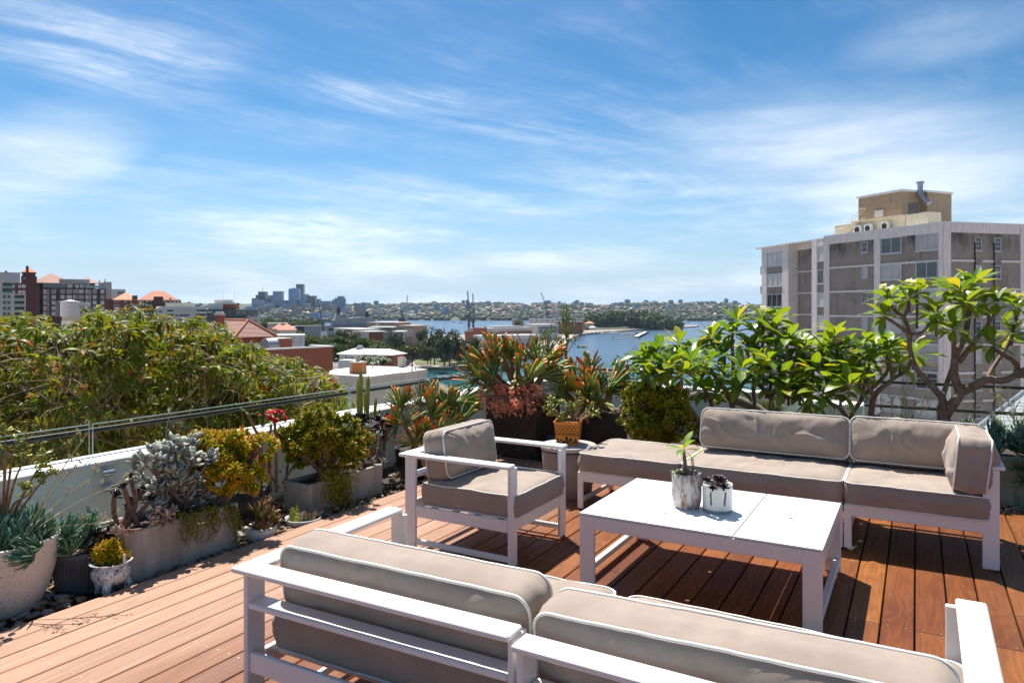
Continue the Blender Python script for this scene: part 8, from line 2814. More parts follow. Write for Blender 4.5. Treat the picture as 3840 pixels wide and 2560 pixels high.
# dark pot with crown of thorns
hx_,hy_ = -4.46,3.72
pt = thing('plant_pot','dark glazed pot half hidden behind the agaves holding the crown of thorns','pot',(hx_,hy_,PZ))
pot_lathe(pt,'pot_body',[(0,0),(.12,0),(.15,.1),(.165,.25),(.15,.255),(.14,.2)],M_blackplastic,32); soil_disc(pt,.15,.22)
g = plant('crown_of_thorns','spiny stemmed crown of thorns with red flowers before the pale wall',(hx_,hy_,PZ + .2))
crl = [leaf_obj_mesh('leaf',blade(.085,.028,prof_obov,5,.5,.3),M_shrub),leaf_obj_mesh('leaf',blade(.065,.024,prof_obov,5,.7,.3),M_shrub)]
crf = rosette_mesh('flower',5,.024,.026,.003,prof_obov,M_petalred,(.2,.6),.3,True,4,3)
for si,(pts_,r_) in enumerate([(((600,1130),(600,1021),(585,985),(568,948)),.013),(((622,1130),(618,1040),(623,975)),.012),(((635,1130),(634,1050),(631,965)),.0135),(((655,1120),(662,1060),(674,1000)),.011),(((640,1120),(612,1075),(606,1060)),.009),(((648,1110),(680,1062),(700,1045)),.008)]):
 P = [LP(px,py,-4.44 + .03 * (si % 3)) - g.location for px,py in pts_]
 b = MB(); limb(b,P,r_,r_ * .8,7); st_ = b.build('stem',M_succbark,g)
 sp = MB()
 for k in range(150):
  f = rng.random() * (len(P) - 1); i = int(f); q = P[i].lerp(P[i + 1],f - i)
  d = rnd_dir(-.3,.6) * .022
  sd = d.orthogonal().normalized() * .0016
  sp.quad([q - sd,q + sd,q + d]); sp.quad([q + sd,q - sd,q + d])
 tag(sp.build('spines',M_spine,st_),kind='stuff')
 if si in (2,3,4,0,5):
  for k in range({2: 12,3: 6,4: 7,0: 2,5: 7}[si]):
   d = rnd_dir(-.25,.9)
   link('leaf',crl[k % 2],g,P[-1] + d * .01 + Vector((0,0,-.01)),aim(d),(1.1,) * 3)
 if si in (2,4):
  for k in range(12 if si == 2 else 4):
   d = rnd_dir(.1,1.0)
   link('flower',crf,g,P[-1] + d * (.075 if si == 2 else .04),d.to_track_quat('Z','Y').to_euler(),(1.7,) * 3)
for k in range(90):
 p = LP(rng.uniform(545,700),rng.uniform(1040,1165),-4.42 + rng.uniform(-.06,.08)) - g.location
 link('leaf',crl[k % 2],g,p,aim(rnd_dir(-.5,.8)),(rng.uniform(.5,.9),) * 3)
# trough two
T2 = trough('concrete_trough','second concrete trough with the clipped green jade farther along the wall',-4.375,-4.09,4.0,4.87,0.255)
top2 = PZ + .235
g = plant('green_jade','broad flat topped green jade bush with yellow tips over the second trough',(-4.25,4.3,top2))
cc = LP(745,1020,-4.25) - Vector((-4.25,4.3,top2))
jade_bush(g,cc,.39,.42,.28,(0,0.02,-.02),298,M_greenjade,1.45,22,21,11)
g = plant('trailing_sedum','yellow trailing succulent mound spilling between the halves of the second trough',(-4.1,4.35,top2))
lob = [LP(px,py,-4.04 + rng.uniform(-.04,.05)) - g.location for px,py in [(rng.gauss(778,17),rng.uniform(1085,1160)) for _ in range(150)]]
b = MB()
for q in lob[:30]: limb(b,[(-.03,0,.02),Vector((0,q.y * .6,.02)),q],.002,.0015,3)
b.build('trailing_stem',M_trail,g)
for i,q in enumerate(lob):
 for k in range(2 if i < 100 else 1):
  e = rnd_dir(-.5,1.2)
  link('leaf',bd[k],g,q + e * .012,aim(e),(rng.uniform(1.0,1.7),) * 3)
allq = [q + Vector((rng.gauss(0,.03),rng.gauss(0,.03),rng.gauss(0,.03))) for q in lob for _ in range(5)]
Rr = [np.array(aim(rnd_dir(-.5,1.2)).to_matrix()) for _ in allq]
V0,F0,U0 = pod(.014,.010,.006,prof_finger,3,.2,4)
v,f,u,r_ = scatter(V0,F0,U0,np.array(Rr),np.array([q[:] for q in allq]),np.array([rng.uniform(.9,1.6) for _ in allq]))
tag(link('small_leaves',mesh_np('small_leaves',v,f,M_trail,uv=u,rnd=r_,smooth=True),g),kind='stuff')
g = plant('silver_kalanchoe','loose silver grey succulent at the far end of the second trough',(-4.25,4.75,top2))
spots = [tuple(LP(px,py,-4.22 + rng.uniform(-.08,.1)) - g.location) for px,py in ((850,1010),(862,1030),(838,1040),(855,1060),(875,1045),(845,985),(868,1000),(858,975),(880,1062),(840,1065),(850,1085),(866,1080))]
rosettes(g,[rosette_mesh('rosette',10,.07,.017,.006,prof_lance,M_silver,(0.1,1.2),.3,True,4,4,.25,k) for k in range(3)],spots,.05,M_succbark,.005,(0,0,0),.5,1.0)
g = plant('dark_aeonium','tall black aeonium rosettes in front of the columnar cactus',(-4.35,5.05,PZ))
spots = [tuple(LP(px,py,-4.35 + rng.uniform(-.1,.1)) - g.location) for px,py in ((822,962),(832,975),(846,972),(868,985),(880,972),(892,962),(878,1000),(858,992),(893,985),(812,968),(885,1012),(838,960),(866,968))]
rosettes(g,ae,spots,.06,M_succbark,.008,(0,0,0),.35,1.35)
g = plant('column_cactus','tall ribbed yellow green columnar cactus by the glass joint',(-4.52,5.15,PZ),'cactus')
for (px,pt_,r_,ln) in ((829,850,.019,0),(822,872,.014,-.02),(846,862,.019,.03),(864,912,.014,.07),(872,938,.011,.10),(838,900,.013,-.03)):
 tp = LP(px,pt_,-4.52) - g.location
 column_cactus(g,(tp.x - ln * tp.z,tp.y - ln * tp.z * .5,0),tp.z,r_,5,None,(ln,ln * .5))
# ---------------------------------------------------------------- aloes and pots at the back corner
AL = [leaf_obj_mesh('leaf',pod(L,W,.010,prof_strap,7,cv,4),m) for L,W,cv,m in ((.27,.042,.25,M_aloe),(.25,.045,.12,M_aloe),(.29,.040,.4,M_aloe),(.26,.044,.2,M_aloegreen),(.28,.042,.35,M_aloegreen),(.24,.046,.15,M_aloeorange),(.23,.045,.28,M_aloeorange),(.25,.028,-.5,M_aloedry))]
def fan_aloe(t,heads,base,mix,nl=13,s=1.0,spread=72,stem_r=.028):
 """each head is a flat two-ranked fan of strap leaves on a thick stem; heads: (x, y, z, dir, scale)"""
 bare = base is None
 base = Vector(base or (0,0,0))
 b = MB()
 for (h,d,sc) in heads:
  h = Vector(h); d = Vector(d).normalized()
  mid = base.lerp(h,.55) - d * .03 + Vector((rng.uniform(-.03,.03),rng.uniform(-.03,.03),-.03))
  limb(b,[base + Vector((rng.uniform(-.05,.05),rng.uniform(-.05,.05),0)),mid,h],stem_r,stem_r * .6,7,.08)
 if not bare: b.build('stem',M_succbark,t)
 for (h,d,sc) in heads:
  h = Vector(h); d = Vector(d).normalized()
  side = d.cross(Vector((rng.gauss(0,1),rng.gauss(0,1),rng.gauss(0,.5)))).normalized()
  nrm = d.cross(side)
  for k in range(nl):
   f = k / (nl - 1) * 2 - 1
   ang = R(spread) * f + rng.uniform(-.05,.05)
   e = (d * math.cos(ang) + side * math.sin(ang) + nrm * rng.uniform(-.14,.14)).normalized()
   mi = rng.choice(mix if abs(f) < .85 or rng.random() < .6 else mix + [7])
   k_ = s * sc * rng.uniform(.85,1.1) * (1 - .18 * abs(f))
   # blade lies in the fan plane's cross direction
   x = (side * math.cos(ang) - d * math.sin(ang)).normalized()
   if f < 0: x = -x
   z = nrm if f >= 0 else -nrm
   x2 = e.cross(z).normalized(); z2 = x2.cross(e)
   e3 = Matrix((z2 * (1 if rng.random() < .5 else -1),e,-x2 if (z2.cross(e)).dot(-x2) > 0 else x2)).transposed()
   if e3.determinant() < 0: e3 = Matrix((-Vector(e3.col[0]),e3.col[1],e3.col[2])).transposed()
   link('leaf',AL[mi],t,h + e * .012,e3.to_euler(),(k_,) * 3)
# left aloe in a low dark pot
A1 = Vector((-4.15,5.45,PZ))
pt = thing('plant_pot','dark pot hidden beneath the left fan aloe beside the armchair','pot',A1)
pot_lathe(pt,'pot_body',[(0,0),(.16,0),(.2,.15),(.22,.30),(.2,.305),(.19,.25)],M_blackplastic,32); soil_disc(pt,.2,.28)
g = plant('fan_aloe','left fan aloe with the most orange tipped leaves behind the armchair',(-4.15,5.45,PZ + .28))
hd = []
for (px,py,x,m_) in ((930,960,-4.05,0),(960,985,-3.98,0),(985,945,-4.1,0),(920,925,-4.2,0),(1000,910,-4.25,1),(965,915,-4.2,0),(1030,925,-4.2,1),(1055,905,-4.3,1),(1060,950,-4.15,1),(1020,965,-4.05,0),(950,1005,-3.95,0),(990,1000,-4.0,0)):
 p = LP(px,py + 18,x - .12) - g.location
 d = Vector((p.x * .9 + .12,p.y * .9,.42 + p.z * .4)).normalized()
 hd.append((p,d,.92 if m_ else .85))
green = (4,6,7,8)
more = lambda H: [(p + Vector((rng.gauss(0,.05),rng.gauss(0,.05),rng.gauss(0,.03))),(d + Vector((rng.gauss(0,.35),rng.gauss(0,.35),rng.gauss(0,.2)))).normalized(),s_ * .95) for p,d,s_ in H]
h1 = [h for i,h in enumerate(hd) if i not in green]
h2 = [hd[i] for i in green]
fan_aloe(g,h1,(0,0,0),[0,1,5,6,3,2],13,1.15)
fan_aloe(g,more(h1)[:6],None,[0,1,5,3,1,0],12,1.1)
fan_aloe(g,h2,(0,0,0),[3,4,0,3],13,1.2)
fan_aloe(g,more(h2),None,[3,4,0],13,1.15)
for k in range(9):
 link('leaf',AL[5 + k % 3],g,(.17 + rng.uniform(-.03,.06),-.12 + rng.uniform(-.12,.12),-.02),aim((rng.uniform(.1,.5),rng.uniform(-.4,.3),-1)),(.95,) * 3)
# tall corten planter with the big aloe and pink sedum
CX0,CX1,CY0,CY1 = -4.07,-3.46,6.56,7.15
t = thing('steel_planter','tall square dark rusted steel planter below the largest aloe','planter',((CX0 + CX1) / 2,(CY0 + CY1) / 2,-.05))
b = MB(); b.bbox((-.305,-.295,0),(.305,.295,.66),.006); b.build('planter_box',M_corten,t)
b = MB(); b.box((-.285,-.275,.655),(.285,.275,.664)); b.build('soil',M_soil,t)
A2 = Vector((-3.78,6.88,.61))
g = plant('fan_aloe','largest fan aloe towering over the tall steel planter in the middle',A2)
hd = []
for (px,py,dd) in ((1105,850,7.5),(1125,825,7.5),(1150,805,7.6),(1175,815,7.7),(1205,805,7.7),(1235,825,7.6),(1255,845,7.6),(1135,860,7.4),(1100,835,7.7),(1240,855,7.5),(1190,835,7.4),(1215,860,7.4),(1165,840,7.9),(1225,820,8.0),(1095,865,7.5),(1262,830,7.8)):
 p = at(px,py + 12,dd) - A2
 d = Vector((p.x * 1.5,p.y * 1.0 - .05,.5)).normalized()
 hd.append((p,d,1.0))
L6 = [h for h in hd if (A2 + h[0] - at(1120,840,7.5)).length < .34]
R6 = [h for h in hd if h not in L6]
fan_aloe(g,L6,(0,0,.0),[0,1,5,0,3,2],13,1.15,74,.035)
fan_aloe(g,R6,(0,0,.0),[0,3,4,2,3,0],13,1.15,74,.035)
fan_aloe(g,more(hd)[:7],None,[0,3,5,2,1,0],12,1.1,74)
g = plant('pink_sedum','mass of salmon pink sedum hanging over the rim of the steel planter',(-3.78,6.7,.61))
sd = [rosette_mesh('rosette',9,.034,.014,.006,prof_spoon,M_sedum,(.1,1.2),.3,True,4,3,.2,k) for k in range(3)]
b = MB()
for k in range(298):
 px = rng.gauss(1178,36); px = min(1255,max(1102,px))
 py = rng.uniform(886,938 + 26 * rng.random() ** 3)
 p = at(px,py,7.26 + rng.uniform(-.1,.12) - (.06 if py > 920 else -.10)) - g.location
 e = rnd_dir(-.2,1.1)
 link('rosette',sd[k % 3],g,p,e.to_track_quat('Z','Y').to_euler(),(rng.uniform(.8,1.3),) * 3)
 if k % 2 == 0:
  limb(b,[(p.x * .6,.02,.03),(p.x * .85,p.y * .8,.04),p],.0035,.0025,4)
for k in range(40):
 p = at(rng.uniform(1110,1250),rng.uniform(925,968),7.3 + rng.uniform(-.05,.05)) - g.location
 limb(b,[(p.x * .9,-.1,.02),(p.x + rng.uniform(-.05,.05),p.y + .02,p.z * .4),p],.0032,.002,4)
b.build('trailing_stem',mat('sedum_stem',(.34,.22,.15),.8),g)
# right aloe in a round steel drum
A3 = Vector((-3.05,7.35,PZ))
t = thing('steel_planter','round dark steel drum planter holding the right hand aloe','planter',A3)
pot_lathe(t,'drum',[(0,0),(.285,0),(.29,.50),(.275,.505),(.27,.42)],M_corten,48); soil_disc(t,.28,.46)
A3 = A3 + Vector((0,0,.46))
g = plant('fan_aloe','right fan aloe with long narrow pale leaves beside the pencil cactus',A3)
hd = []
for (px,py,dd) in ((1345,880,7.8),(1320,890,7.8),(1370,885,7.8),(1300,905,7.7),(1395,895,7.8),(1340,905,7.5),(1375,912,7.5),(1320,865,8.1),(1365,860,8.1),(1405,880,8.0),(1345,925,7.4),(1290,885,8.0)):
 p = at(px,py + 10,dd) - A3
 d = Vector((p.x * 1.6,p.y * 1.1,.42)).normalized()
 hd.append((p,d,1.08))
fan_aloe(g,hd,(0,0,0),[0,2,4,0,2,1,5],13,1.15,72,.035)
fan_aloe(g,more(hd)[:11],None,[0,2,4,3,2,1],12,1.1,72)
# pencil cactus behind
P0 = at(1285,960,8.5); P0.z = PZ
g = plant('pencil_cactus','slender green pencil cactus standing tall between the two aloes',P0,'cactus')
for bi,(px0,tips) in enumerate(((1303,[(1300,702),(1308,712),(1292,715),(1315,730),(1288,735),(1310,745),(1296,752),(1320,765),(1304,770),(1290,780)]),(1268,[(1250,760),(1262,752),(1275,765),(1285,772),(1244,772),(1256,785),(1270,790),(1290,795),(1248,800),(1280,810),(1262,765)]))):
 b = MB()
 t0 = at(tips[0][0],tips[0][1],8.5) - P0
 b0 = at(px0,930,8.5) - P0
 limb(b,[(b0.x,b0.y,0),(b0.x,b0.y,.5),t0],.017,.006,7)
 b.build('main_stem',M_pencil,g)
 for (px,py) in tips:
  for k in range(3):
   b = MB()
   q = at(px + rng.uniform(-5,5),py + rng.uniform(-4,10),8.5 + rng.uniform(-.08,.08)) - P0
   a = Vector((b0.x + (t0.x - b0.x) * .5,b0.y + (t0.y - b0.y) * .5,max(.4,q.z - rng.uniform(.12,.22))))
   limb(b,[a,a.lerp(q,.6) + Vector((rng.uniform(-.02,.02),rng.uniform(-.02,.02),-.01)),q],.006,.0045,5)
   for z in range(4):
    e = rnd_dir(.4,1.4) * rng.uniform(.03,.07)
    limb(b,[q - Vector((0,0,.03 * z)),q - Vector((0,0,.03 * z)) + e],.0045,.004,4)
   b.build('twig',M_pencil,g)
# small grey bucket, irrigation hose
p = on_z(1274,1012,0.0); p = at(1276,1006,7.5); p.z = PZ
t = thing('plant_pot','small dark grey bucket pot between the steel planter and orange pot','pot',p)
pot_lathe(t,'pot_body',[(0,0),(.075,0),(.09,.26),(.098,.262),(.098,.28),(.088,.28),(.082,.2)],M_greyplastic,28); soil_disc(t,.083,.24)
b = MB()
limb(b,[on_z(1140,1050,.01),at(1165,1034,6.95),at(1200,1033,7.0),on_z(1236,1056,.01)],.006,.006,6)
tag(b.build('irrigation_hose',M_rail),'thin black irrigation hose arching from the deck before the steel planter','hose')
# drum stool with orange pot
SX,SY = -2.545,5.42
t = thing('side_stool','round taupe concrete side stool between armchair and ottoman','stool',(SX,SY,0))
M_taupe = concrete_mat('taupe_concrete',(.235,.195,.175),(.275,.23,.205),stain=(.15,.12,.11),stain_amt=.3)
M_taupelid = concrete_mat('pale_concrete_lid',(.43,.39,.355),(.49,.45,.41),stain=(.3,.27,.25),stain_amt=.3)
pot_lathe(t,'drum',[(0,0),(.185,0),(.195,.01),(.225,.37),(.222,.378),(.20,.378)],M_taupe,48)
pot_lathe(t,'lid',[(0,.385),(.205,.385),(.232,.393),(.235,.402),(.235,.418),(.23,.424),(0,.428)],M_taupelid,48)
def tile_pot_mat():
 m = bpy.data.materials.new('orange_painted_ceramic')
 m.use_nodes = True
 t = NT(m.node_tree)
 b = t.n['Principled BSDF']
 uv = t.n.new('ShaderNodeUVMap')
 s = t.node('ShaderNodeSeparateXYZ',Vector=uv.outputs[0])
 u,v = s.outputs[0],s.outputs[1]
 # fish-scale arcs on the upper band
 def scale(uo,rowk):
  fu = t.math('SUBTRACT',t.math('FRACT',t.math('MULTIPLY_ADD',u,6.0,uo)),0.5)
  fv = t.math('SUBTRACT',t.math('MULTIPLY',t.math('SUBTRACT',v,0.47 + 0.105 * rowk),6.0),0.0)
  r_ = t.math('SQRT',t.math('ADD',t.math('MULTIPLY',fu,fu),t.math('MULTIPLY',fv,fv)))
  ring = t.math('MULTIPLY',t.math('LESS_THAN',t.math('ABSOLUTE',t.math('SUBTRACT',r_,0.52)),0.075),t.math('GREATER_THAN',fv,0.0))
  return ring
 sc = 0.0
 for k in range(4):
  sc = t.math('MAXIMUM',sc,scale(0.5 * (k % 2),k))
 sc = t.math('MULTIPLY',sc,t.math('MULTIPLY',t.math('GREATER_THAN',v,0.46),t.math('LESS_THAN',v,0.90)))
 line = t.math('LESS_THAN',t.math('ABSOLUTE',t.math('SUBTRACT',v,0.455)),0.018)
 # leaf sprays on the lower band: petals about two centres
 pet = 0.0
 for cx,kk in ((0.5,5.0),(0.1,5.0),(0.9,5.0)):
  du = t.math('MULTIPLY',t.math('SUBTRACT',u,cx),1.0)
  dv = t.math('SUBTRACT',v,0.14)
  r_ = t.math('SQRT',t.math('ADD',t.math('MULTIPLY',du,du),t.math('MULTIPLY',dv,dv)))
  an = t.math('ARCTAN2',dv,du)
  lobe = t.math('MULTIPLY',t.math('POWER',t.math('ABSOLUTE',t.math('SINE',t.math('MULTIPLY',an,2.5))),1.6),0.27 if cx == .5 else 0.19)
  pet = t.math('MAXIMUM',pet,t.math('MULTIPLY',t.math('LESS_THAN',r_,lobe),t.math('GREATER_THAN',dv,-0.05)))
 msk = t.math('MAXIMUM',t.math('MAXIMUM',sc,line),pet,clamp=True)
 t.l.new(t.mix(msk,(0.72,0.24,0.015),(0.012,0.010,0.03)),b.inputs['Base Color'])
 b.inputs['Roughness'].default_value = 0.18
 return m
M_orange = tile_pot_mat()
M_orangeplain = mat('orange_ceramic',(0.70,0.23,0.015),.2)
ps = thing('ceramic_pot','square orange pot with black scale and leaf pattern on the stool','pot',(SX - .01,SY + .02,.428),R(YAW - 12))
b = MB()
wb_,wt_,hh = .088,.108,.19
B_ = [(-wb_,-wb_,0),(wb_,-wb_,0),(wb_,wb_,0),(-wb_,wb_,0)]
T4 = [(-wt_,-wt_,hh),(wt_,-wt_,hh),(wt_,wt_,hh),(-wt_,wt_,hh)]
for i in range(4):
 b.quad([B_[i],B_[(i + 1) % 4],T4[(i + 1) % 4],T4[i]],0,[(0,0),(1,0),(1,1),(0,1)])
b.build('pot_wall',M_orange,ps)
b = MB()
for i in range(4):
 p_,q_ = Vector(T4[i]),Vector(T4[(i + 1) % 4])
 b.tube([p_,q_],.0075,6)
b.build('rim',M_orangeplain,ps)
b = MB(); b.quad([(x * .95,y * .95,hh - .02) for x,y,z in T4]); b.build('soil',M_soil,ps)
g = plant('jade_plant','jade plant with yellow green leaves in the square orange pot',(SX,SY,.428 + .17))
br_ = []
for (px,py) in ((1262,940),(1275,952),(1290,925),(1300,950),(1318,945),(1340,918),(1358,935),(1350,952),(1330,930),(1312,962),(1285,965),(1310,930),(1362,948),(1270,930)):
 tip = at(px,py,5.95 + rng.uniform(-.09,.09)) - g.location
 b0 = Vector((.035 if px > 1305 else -.03,0,-.01))
 br_.append([b0,b0.lerp(tip,.5) + Vector((0,0,.0)),tip])
jade_tree(g,br_,3,.012,1.15,.022)
# jade shrub behind the ottoman in its own tub
g0 = Vector((-2.2,6.92,PZ))
t = thing('plant_pot','black tub under the big jade shrub behind the ottoman','pot',g0)
pot_lathe(t,'pot_body',[(0,0),(.20,0),(.24,.28),(.225,.285),(.22,.2)],M_blackplastic,32); soil_disc(t,.225,.26)
g = plant('green_jade','dense jade shrub with yellow green tips behind the ottoman',g0 + Vector((0,0,.26)))
cc = at(1508,958,6.85) - g.location
jade_bush(g,cc,.46,.42,.34,(0,0,0),298,M_greenjade,1.65,22,31,12)
# glossy shrubs behind the right aloe
shl = [leaf_obj_mesh('leaf',blade(L,W,prof_lance,5,.6,.3),M_shrub) for L,W in ((.13,.042),(.11,.038),(.15,.045))]
for si,(label,pts,dd) in enumerate((('leafy green shrub just right of the long leaved aloe',[(1440,820),(1455,850),(1470,800),(1425,850),(1450,880),(1480,870),(1415,830),(1435,900)],8.4),('glossy green shrub under the leftmost frangipani leaves',[(1480,840),(1500,865),(1520,895),(1540,870),(1470,900),(1500,910),(1555,905),(1530,845)],8.2))):
 c0 = at(pts[0][0] + 15,940,dd); c0.z = PZ
 g = plant('leafy_shrub',label,c0,'shrub')
 b = MB()
 n = 0
 for (px,py) in pts:
  tip = at(px,py,dd + rng.uniform(-.15,.15)) - c0
  limb(b,[(0,0,0),(tip.x * .4,tip.y * .4,tip.z * .55),tip],.014,.005,6)
  for k in range(18):
   q = tip.lerp(Vector((tip.x * .5,tip.y * .5,tip.z * .6)),rng.random() * .6) + Vector((rng.gauss(0,.03),rng.gauss(0,.03),rng.gauss(0,.03)))
   link('leaf',shl[k % 3],g,q,aim(rnd_dir(-.5,.8),rng.uniform(-.4,.4)),(rng.uniform(.8,1.2),) * 3)
 b.build('stem',M_bark,g)
# ---------------------------------------------------------------- frangipanis, bed plants, table pots
FL = [leaf_obj_mesh('leaf',blade(L,W,prof_obov,8,dr,fo,sd,.06),M_frangi) for L,W,dr,fo,sd in ((.275,.098,.5,.24,.03),(.29,.10,.8,.18,-.04),(.25,.092,.3,.3,.05),(.28,.10,1.1,.2,0),(.235,.086,.45,.34,-.05),(.30,.104,.65,.14,.02))]
def petals(m):
 Vs,Fs,Us,off = [],[],[],0
 for k in range(5):
  a = 2 * math.pi * k / 5
  V,F,U = blade(.038,.026,prof_obov,4,-.5,.15,.15)
  V = V @ np.array(aim((math.cos(a),math.sin(a),.45),.35).to_matrix()).T
  Vs.append(V); Us.append(U); Fs += [tuple(q + off for q in f_) for f_ in F]; off += len(V)
 return mesh_np('flower',np.vstack(Vs),Fs,m,uv=np.vstack(Us),rnd=np.full(off,.5),smooth=True)
FW,FP = petals(M_petalwhite),petals(M_petalpink)
def whorl(t,p,d,n=12,s=1.0,flower=None,nf=5,low=-.5):
 """leaf whorl at a blunt stem tip: upright young leaves, level older ones, a few hanging"""
 d = Vector(d).normalized()
 for k in range(n):
  f = k / (n - 1)
  az = k * 2.39996 + rng.uniform(-.2,.2)
  el = 1.2 - 1.7 * f ** 1.15 + rng.uniform(-.12,.12)
  if el < low: el = low
  a,b_ = d.orthogonal().normalized(),d.cross(d.orthogonal().normalized())
  e = (a * math.cos(az) * math.cos(el) + b_ * math.sin(az) * math.cos(el) + d * math.sin(el)).normalized()
  k_ = s * rng.uniform(.85,1.1) * (.72 + .28 * math.sin(math.pi * min(1,f * 1.2)))
  link('leaf',rng.choice(FL),t,p + e * .012,aim(e,rng.uniform(-.35,.35)),(k_,) * 3)
 if flower:
  b = MB()
  top = p + d * .07
  b.tube([p,top],[.005,.004],5)
  fl = []
  for k in range(nf + 3):
   e = rnd_dir(.15,1.3) * rng.uniform(.04,.075)
   limb(b,[top,top + e * .6,top + e],.003,.002,4)
   fl.append((top + e,e))
  b.build('flower_stem',M_frbark,t)
  for q,e in fl[:nf]:
   link('flower',flower,t,q,(e.normalized() + Vector((0,0,.4)) + at(1176,600,-1).normalized() * .3).to_track_quat('Z','Y').to_euler(),(rng.uniform(.9,1.15),) * 3)
def frangipani(label,base,branches,tips,leaf_s=1.0,nl=12):
 """branches: (list of (px, py, depth), r0, r1); tips: (px, py, depth, lean, flower)"""
 base = Vector(base)
 t = thing('frangipani_tree',label,'tree',base)
 b = MB()
 for pts,r0,r1 in branches:
  limb(b,[at(*q) - base if len(q) == 3 and q[1] > 50 else Vector(q) for q in pts],r0,r1,9,.05)
 b.build('branches',M_frbark,t)
 for (px,py,d,fl) in tips:
  p = at(px,py,d) - base
  b = MB(); limb(b,[p - Vector((0,0,.09)) - (p - Vector((0,0,0))).normalized() * .02,p],.014,.0115,7); b.build('branch_tip',M_frbark,t)
  out = Vector((p.x * .35 + rng.uniform(-.15,.15),p.y * .35 + rng.uniform(-.15,.15),1.0))
  whorl(t,p,out,nl + rng.randint(2,5),leaf_s,{'w': FW,'p': FP}.get(fl),5)
 return t
# leaning trunk at the left end of the sofa
frangipani('leftmost frangipani leaning left over the jade shrub from behind the sofa',at(1608,985,6.9) - Vector((0,0,.35)),
   [([(1640,1060,6.95),(1612,985,6.9),(1590,945,6.85),(1552,900,6.8),(1519,868,6.8)],.030,.02),([(1552,900,6.8),(1560,885,6.75),(1566,872,6.7)],.018,.014),([(1540,888,6.8),(1528,840,6.95),(1515,812,7.0)],.018,.013)],
   [(1517,858,6.75,''),(1566,866,6.6,''),(1512,808,7.0,''),(1500,838,6.9,''),(1488,868,6.8,''),(1540,840,6.7,''),(1478,822,7.1,''),(1585,835,6.8,'')])
frangipani('bushy frangipani with crowded leaf whorls behind the left of the sofa',at(1650,960,7.5) - Vector((0,0,.6)),
   [([(1640,1010,7.55),(1636,935,7.5),(1618,893,7.5),(1610,868,7.5),(1560,815,7.5)],.028,.014),([(1610,868,7.5),(1635,820,7.5),(1640,785,7.5)],.02,.013),([(1560,830,7.5),(1557,800,7.45),(1548,795,7.45)],.016,.012),
   ([(1690,1010,7.3),(1682,935,7.25),(1665,892,7.2),(1640,861,7.15),(1632,842,7.1)],.030,.014),([(1682,935,7.25),(1685,880,7.3),(1682,800,7.4),(1681,772,7.4)],.026,.013),([(1682,935,7.25),(1700,890,7.1),(1716,866,7.0),(1706,852,6.95)],.024,.014),
   ([(1681,800,7.4),(1684,760,7.45),(1692,745,7.5)],.015,.011)],
   [(1634,778,7.5,''),(1632,832,7.1,''),(1704,850,6.95,''),(1681,768,7.4,''),(1692,738,7.5,''),(1600,812,7.5,''),(1560,792,7.45,''),(1665,815,7.5,''),(1740,826,7.2,''),(1544,832,7.2,''),(1595,852,7.0,''),(1579,820,7.4,''),(1646,798,7.6,''),(1660,870,7.0,''),(1610,868,7.6,''),(1720,800,7.5,''),(1690,890,7.0,''),(1620,900,7.2,''),(1650,905,7.4,'')],nl=10)
frangipani('frangipani with white blossoms rising between the sofa and the brick block',at(1765,960,7.1) - Vector((0,0,.6)),
   [([(1775,1020,7.15),(1772,943,7.1),(1769,912,7.1),(1739,879,7.05),(1722,855,7.0)],.030,.015),([(1769,912,7.1),(1786,888,7.05),(1806,830,7.0),(1807,790,7.0)],.026,.014),([(1735,1010,7.4),(1734,941,7.4),(1731,870,7.4),(1750,810,7.4),(1752,760,7.4),(1762,738,7.4)],.024,.011),
   ([(1750,790,7.4),(1772,762,7.4),(1782,742,7.4)],.014,.011),([(1786,888,7.05),(1820,880,7.0),(1835,868,7.0)],.018,.012),([(1807,820,7.0),(1840,820,7.0),(1848,812,7.0)],.015,.012),([(1769,912,7.1),(1770,860,6.9),(1765,838,6.9)],.018,.012)],
   [(1806,782,7.0,''),(1750,735,7.4,'w'),(1784,735,7.4,''),(1765,830,6.9,''),(1833,864,7.0,''),(1848,806,7.0,''),(1780,800,7.2,''),(1822,845,7.1,''),(1795,868,6.8,''),(1775,762,7.2,''),(1732,800,7.5,''),(1753,862,6.9,''),(1830,800,7.1,''),(1740,770,7.4,''),(1812,905,6.8,''),(1855,840,7.0,''),(1800,900,6.7,''),(1760,890,7.2,''),(1838,905,6.8,'')],nl=10)
